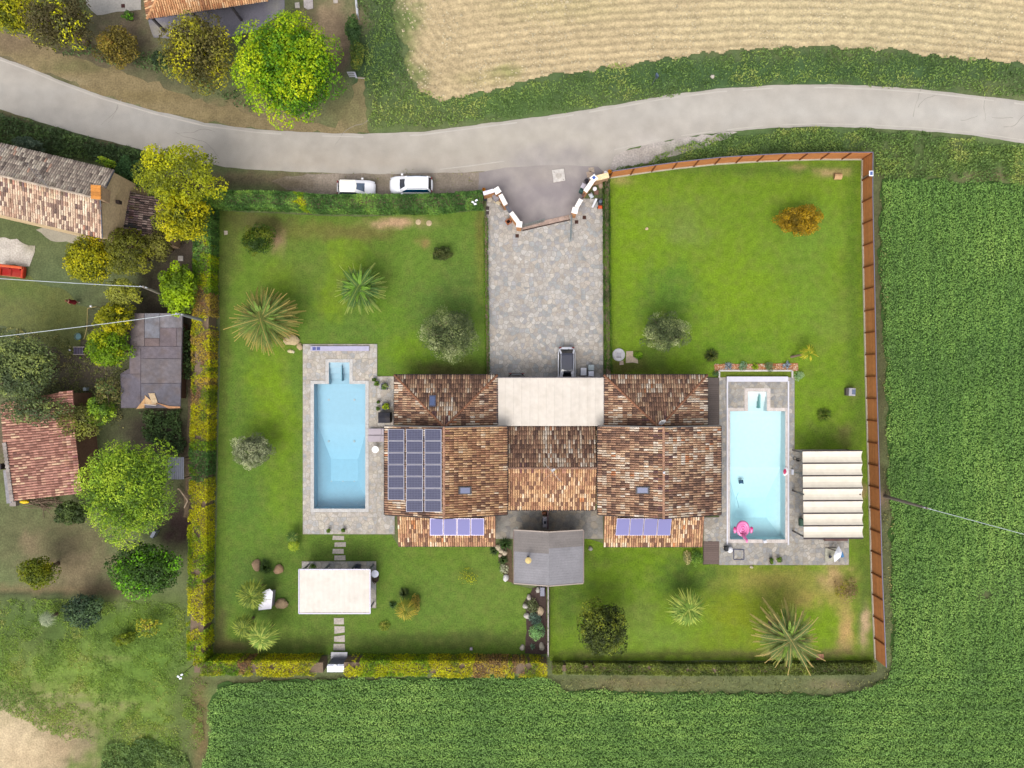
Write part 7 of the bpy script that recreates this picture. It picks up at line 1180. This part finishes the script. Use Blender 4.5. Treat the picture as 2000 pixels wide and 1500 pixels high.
box_thing('grey_bin', 'grey lidded bin behind the left entrance wall', 'bin', 968, 385, .05, (.45, .6, .8), 'a8a4ac', .55); tag(MB().lathe((*W2(956, 388, .5), .05), [(.2, 0), (.26, .3), (.12, .34), (.02, .33)], K('d8ccb8'), 16).build('hose_coil', PLAIN), 'cream round hose reel behind the left entrance wall', 'hose reel'); box_thing('dark_case', 'dark case behind the left entrance wall', 'box', 948, 386, .05, (.35, .45, .4), '4c5058'); box_thing('cream_sack', 'cream sack at the foot of the left entrance wall', 'sack', 972, 394, .05, (.7, .4, .3), 'dcccac', -.5, bev=.12); box_thing('garden_tools', 'small bundle of tools leaning on the left entrance wall', 'tools', 980, 404, .05, (.15, .6, .35), '9c8c80', .6)
WB = 'white boxes beside the car under the awning edge'
box_thing('white_box', 'white storage box at the awning edge, left of the grey cabinet', 'box', 1140, 726, .05, (.55, .75, .8), 'f4f4fc'); t = thing('storage_cabinet', 'grey green and white storage cabinet at the awning edge right of the car', 'cabinet', W(1155, 725)); v = W(1155, 718, 1.); MB().box((v.x, v.y, .5), (.55, .55, .9), K('b0bcc0'), bev=.02).build('green_lid', PLAIN, t); v = W(1155, 730, 1.); MB().box((v.x, v.y, .48), (.5, .5, .88), K('eeeefa') * 1.2, bev=.02).build('white_lid', PLAIN, t)
# lower left: solar box and tan shelter on the right lawn
t = thing('pump_box', 'small grey box with glass panel on the right lawn near the fence', 'box', W(1665, 765)); v = W(1665, 765.5, .6); MB().box((v.x, v.y, .3), (.62, .75, .6), K('c0bcc0'), rz=-.05, bev=.03).build('case', PLAIN, t); MB().box((v.x + .12, v.y, .62), (.32, .48, .03), K('6c7894'), rz=-.05).build('panel', GLASS, t); MB().box((v.x - .42, v.y, .25), (.2, .7, .4), K('5c5450')).build('side_unit', PLAIN, t)
t = thing('tan_trough', 'small tan barrel roofed hutch at the top right of the lawn', 'hutch', W(1638, 343)); v = W(1638.5, 343, .4); m = MB(); k = 7
for i in range(k): a = math.pi * i / (k - 1); m.v += [Vector((v.x - .36, v.y - math.cos(a) * .3, .1 + math.sin(a) * .3)), Vector((v.x + .36, v.y - math.cos(a) * .3, .1 + math.sin(a) * .3))]
for i in range(k - 1): m.f.append((2 * i, 2 * i + 1, 2 * i + 3, 2 * i + 2)); m.c.append(tuple(K('dcb080')))
m.f.append(tuple(range(0, 2 * k, 2))[::-1]); m.c.append(tuple(K('9c7c58'))); m.f.append(tuple(range(1, 2 * k, 2))); m.c.append(tuple(K('9c7c58'))); m.build('roof', TIM, t); MB().box((v.x, v.y, .06), (.7, .56, .1), K('8c6c4c')).build('base', TIM, t)
# ================================================================ LEFT YARD OBJECTS
t = thing('sofa', 'red sofa on the grass at the left edge', 'sofa', (*W2(20, 529), 0)); v = W(20, 529, .7); rz = -.11; R3 = Matrix.Rotation(rz, 3, 'Z'); c0 = Vector((v.x, v.y, 0)); rd = K('e04424') * 1.1; rs = K('c02018')
for nm, o, d, cc in (('base', (0, 0, .22), (2.3, .9, .28), rd * .8), ('backrest', (0, .42, .55), (2.3, .26, .6), K('f06c40') * 1.1), ('armrest', (-1.08, -.02, .45), (.2, .96, .42), rd), ('armrest', (1.08, -.02, .45), (.22, 1.1, .42), rd), ('seat_cushion', (-.5, -.08, .42), (.95, .68, .16), rs), ('seat_cushion', (.48, -.08, .42), (.95, .68, .16), rs), ('back_cushion', (-.5, .24, .6), (.9, .16, .4), rs * .9), ('back_cushion', (.48, .24, .6), (.9, .16, .4), rs * .9), ('front_trim', (0, -.48, .28), (2.3, .06, .2), K('f07c54'))):
    MB().box(c0 + R3 @ Vector(o), d, cc, rz=rz, bev=.06).build(nm, FABRIC, t)
# person in a dark red dress
def person(px, py):
    b = W(px, py); t = thing('person', 'person in a dark red dress walking across the left yard grass', 'person', b, group=None); hd = Vector((-.9, .25, 0)).normalized(); sd_ = Vector((-hd.y, hd.x, 0)); S = 1.62 / 1.7
    J = {'pel': (0, 0, .92), 'chest': (.04, 0, 1.22), 'neck': (.07, 0, 1.42), 'head': (.12, 0, 1.56), 'top': (.12, 0, 1.68), 'hl': (0, .10, .88), 'kl': (.16, .10, .50), 'al': (.10, .10, .09), 'tl': (.26, .10, .04), 'hr': (0, -.10, .88), 'kr': (-.02, -.10, .48), 'ar': (-.24, -.10, .12), 'tr': (-.10, -.10, .04),
         'sl': (.05, .17, 1.36), 'el': (-.02, .25, 1.10), 'wl': (.08, .26, .86), 'sr': (.05, -.17, 1.36), 'er': (.10, -.25, 1.10), 'wr': (.24, -.24, .90)}
    Rr = {'pel': .14, 'chest': .145, 'neck': .055, 'head': .095, 'top': .07, 'hl': .085, 'kl': .06, 'al': .04, 'tl': .035, 'hr': .085, 'kr': .06, 'ar': .04, 'tr': .035, 'sl': .06, 'el': .042, 'wl': .03, 'sr': .06, 'er': .042, 'wr': .03}
    E = [('pel', 'chest'), ('chest', 'neck'), ('neck', 'head'), ('head', 'top'), ('pel', 'hl'), ('hl', 'kl'), ('kl', 'al'), ('al', 'tl'), ('pel', 'hr'), ('hr', 'kr'), ('kr', 'ar'), ('ar', 'tr'), ('chest', 'sl'), ('sl', 'el'), ('el', 'wl'), ('chest', 'sr'), ('sr', 'er'), ('er', 'wr')]
    nm = list(J); P = [hd * J[k][0] * S + sd_ * J[k][1] * S + Vector((0, 0, J[k][2] * S)) for k in nm]
    me = bpy.data.meshes.new('body'); me.from_pydata(P, [(nm.index(a), nm.index(b_)) for a, b_ in E], []); o = bpy.data.objects.new('body', me); COL.objects.link(o); md = o.modifiers.new('skin', 'SKIN'); sv = me.skin_vertices[0].data
    for i, k in enumerate(nm): sv[i].radius = (Rr[k] * S, Rr[k] * S); sv[i].use_root = (k == 'pel')
    sb = o.modifiers.new('sub', 'SUBSURF'); sb.levels = 2; sb.render_levels = 2; o.parent = t; me.materials.append(mat('skin', K('d8a484') * 1.0, .6))
    def pt(f, s_, z): return b + hd * f * S + sd_ * s_ * S + Vector((0, 0, z * S))
    m = MB(); rings = [(.03, 1.40, .10, .20), (.03, 1.33, .15, .23), (.03, 1.15, .155, .19), (.01, .95, .17, .19), (0, .75, .22, .22), (.0, .52, .28, .25)]; n = 16
    for f, z, a_, c_ in rings:
        for j in range(n): an = 2 * math.pi * j / n; m.v.append(pt(f + a_ * math.cos(an), c_ * math.sin(an), z + .012 * math.sin(5 * an)))
    for i in range(len(rings) - 1):
        for j in range(n): m.f.append((i * n + j, (i + 1) * n + j, (i + 1) * n + (j + 1) % n, i * n + (j + 1) % n)); m.c.append(tuple(K('8c1424')))
    m.build('dress', FABRIC, t, smooth=True); m = MB(); m.blob(pt(.10, 0, 1.62), (.12, .12, .12), K('8c5c40'), 3, .06, 14, 10, flat=-.35); m.build('hair', FABRIC, t, smooth=True)
    for s_, fk in ((.26, .08), (-.24, .24)):
        z0_ = .84 if s_ > 0 else .88
        for q in range(4): MB().tube([pt(fk + .0 + .0, s_ + (q - 1.5) * .018, z0_), pt(fk + .02, s_ + (q - 1.5) * .02, z0_ - .05), pt(fk + .045, s_ + (q - 1.5) * .02, z0_ - .085 + .006 * abs(q - 1))], [.010, .009, .007], K('d8a484'), 6).build('finger', MATS['skin'], t, smooth=True)
        MB().tube([pt(fk, s_, z0_ + .01), pt(fk + .05, s_, z0_ - .02)], [.011, .008], K('d8a484'), 6).build('thumb', MATS['skin'], t, smooth=True)
    for s_, f in ((.10, .18), (-.10, -.17)): MB().blob(pt(f, s_, .05), (.12, .06, .05), K('e8dcd0'), 2, .05, 10, 6).build('shoe', PLAIN, t, smooth=True)
    m = MB(); m.blob(pt(.225, 0, 1.55), (.022, .018, .022), K('d8a484'), 1, .02, 8, 5); m.build('nose', MATS['skin'], t, smooth=True)
    for s_ in (-.035, .035): MB().blob(pt(.20, s_, 1.58), (.014, .014, .012), K('2c2420'), 1, 0, 8, 5).build('eye', PLAIN, t, smooth=True)
    MB().tube([pt(.205, -.025, 1.505), pt(.215, 0, 1.50), pt(.205, .025, 1.505)], .006, K('a04c44'), 5).build('mouth', PLAIN, t)
person(151, 591.5)
t = thing('moon_chair', 'round pale teal garden chair near the yellow green tree', 'chair', W(151, 659)); v = W(150, 657, .6); torus((v.x, v.y, 0), .33, .33, .03, K('6c8c88'), 24, 6, .45).build('ring', METAL, t); MB().lathe((v.x + .06, v.y - .02, .3), [(.02, 0), (.2, .03), (.3, .13)], K('7ca4a8'), 20).build('seat', FABRIC, t); MB().tube([(v.x + .2, v.y - .2, 0), (v.x, v.y, .42), (v.x - .2, v.y + .2, 0)], .02, K('5c6c6c')).build('leg', METAL, t); MB().tube([(v.x + .2, v.y + .2, 0), (v.x, v.y, .42), (v.x - .2, v.y - .2, 0)], .02, K('5c6c6c')).build('leg', METAL, t)
tag(MB().blob((*W2(154, 664, .3), .2), (.1, .1, .12), K('b8c828'), 3, .1).build('watering_can', PLAIN), 'small lime coloured can below the round teal chair', 'can')
t = thing('deck_chair', 'grey striped folding lounge chair under the yellow green trees', 'chair', W(153, 685)); v = W(153, 685, .4)
for k in range(7): MB().box((v.x - .42 + k * .14, v.y, .36 + .02 * max(0, k - 3)), (.12, .62, .03), K('5c5468') * (1 if k % 2 else 1.7)).build('slat', FABRIC, t)
for sy in (-.36, .36): MB().bar((v.x - .55, v.y + sy, .34), (v.x + .6, v.y + sy, .4), .06, .05, K('c8b8b4')).build('frame', PLAIN, t); MB().bar((v.x - .4, v.y + sy, 0), (v.x - .3, v.y + sy, .34), .05, .05, K('c8b8b4')).build('leg', PLAIN, t); MB().bar((v.x + .4, v.y + sy, 0), (v.x + .3, v.y + sy, .36), .05, .05, K('c8b8b4')).build('leg', PLAIN, t)
tag(MB().lathe((*W2(136, 683.5, .2), 0), [(.08, 0), (.1, .18), (.02, .2)], K('f4f0fc') * 1.3, 12).build('white_pot', PLAIN), 'tiny white pot left of the striped lounge chair', 'pot'); tag(MB().blob((*W2(156.5, 698.5, .15), .1), (.09, .09, .09), K('a8dc20'), 1, 0).build('ball', PLAIN), 'small lime ball below the striped lounge chair', 'ball')
tag(MB().blob((*W2(177.5, 598, 1.0), 1.0), (.11, .11, .11), K('f4f4fc') * 1.4, 1, 0, 12, 8).build('globe_lamp', PLAIN), 'small white globe lamp at the corner of the bamboo frame', 'lamp')
t = thing('bamboo_frame', 'thin bamboo frame at the left edge of the yellow green trees', 'frame', W(170, 640)); pts = [(188, 599, 1.0), (171, 602, 1.0), (170, 640, 1.), (166, 656, .9), (164, 662, .6)]
for a, b in zip(pts[:-1], pts[1:]): MB().tube([W(*a), W(*b)], .035, K('b8a468'), 6).build('cane', PLAIN, t)
for p in (pts[1], pts[2], pts[0]): q = W(*p); MB().tube([(q.x, q.y, 0), q], .035, K('a89458'), 6).build('cane', PLAIN, t)
# wood pile, kayak, timber frame
t = thing('wood_pile', 'heap of grey branches and boards along the lower side of the barn', 'wood pile', W(105, 982)); R = random.Random(3)
for k in range(34): p = W(R.uniform(62, 118), R.uniform(974, 992)); a = R.gauss(-.35, .5); d = Vector((math.cos(a), math.sin(a), 0)) * R.uniform(.5, 1.3); z_ = R.uniform(.05, .5); MB().tube([Vector((p.x, p.y, z_)) - d, Vector((p.x, p.y, z_ + R.uniform(-.05, .15))) + d], [R.uniform(.03, .06), .02], K(R.choice(['a8988c', '8c7c70', 'bcac98', '6c5c54'])), 5).build('branch', BARK, t)
tag(MB().blob((*W2(47, 980.5, .4), .35), (.48, .17, .16), K('f4cc10') * 1.2, 1, .04, 14, 7).build('yellow_kayak', PLAIN), 'bright yellow tarpaulin bundle at the lower left corner of the barn', 'bundle'); slab('pale concrete block at the lower left corner of the barn', [(26, 978), (38, 978), (38, 987), (26, 987)], .5, 'b0a49c', 'concrete_block')
t = thing('timber_frame', 'bent timber frame beside the brown path right of the feathery tree', 'frame', W(357, 972)); pts = [(347, 955, .3), (350, 955, .3), (367, 978, .4), (360, 992, .3)]
for a, b in zip(pts[:-1], pts[1:]): MB().bar(W(*a), W(*b), .12, .1, K('c4ac90')).build('beam', TIM, t)
tag(MB().box((*W2(322, 855, .4), .2), (.3, .36, .4), K('6c7c2c'), bev=.03).build('green_box', PLAIN), 'small olive green box in the ivy below the flat grey shed', 'box')
tag(MB().box((*W2(165, 760, .5), .25), (.28, .3, .5), K('c8d4dc')).build('white_canister', PLAIN), 'small pale canister on the soil between barn and grey shed', 'canister'); tag(MB().box((*W2(351, 504, .3), .1), (.5, .5, .06), K('c4bcb4')).build('round_slab', STONE), 'pale slab on the dark soil beside the left hedge', 'slab')
tag(MB().box((*W2(298, 1044, .8), .4), (.3, .7, .7), K('b8bcc8'), rz=-.5).build('metal_drum', METAL), 'pale metal drum showing below the feathery tree', 'drum')
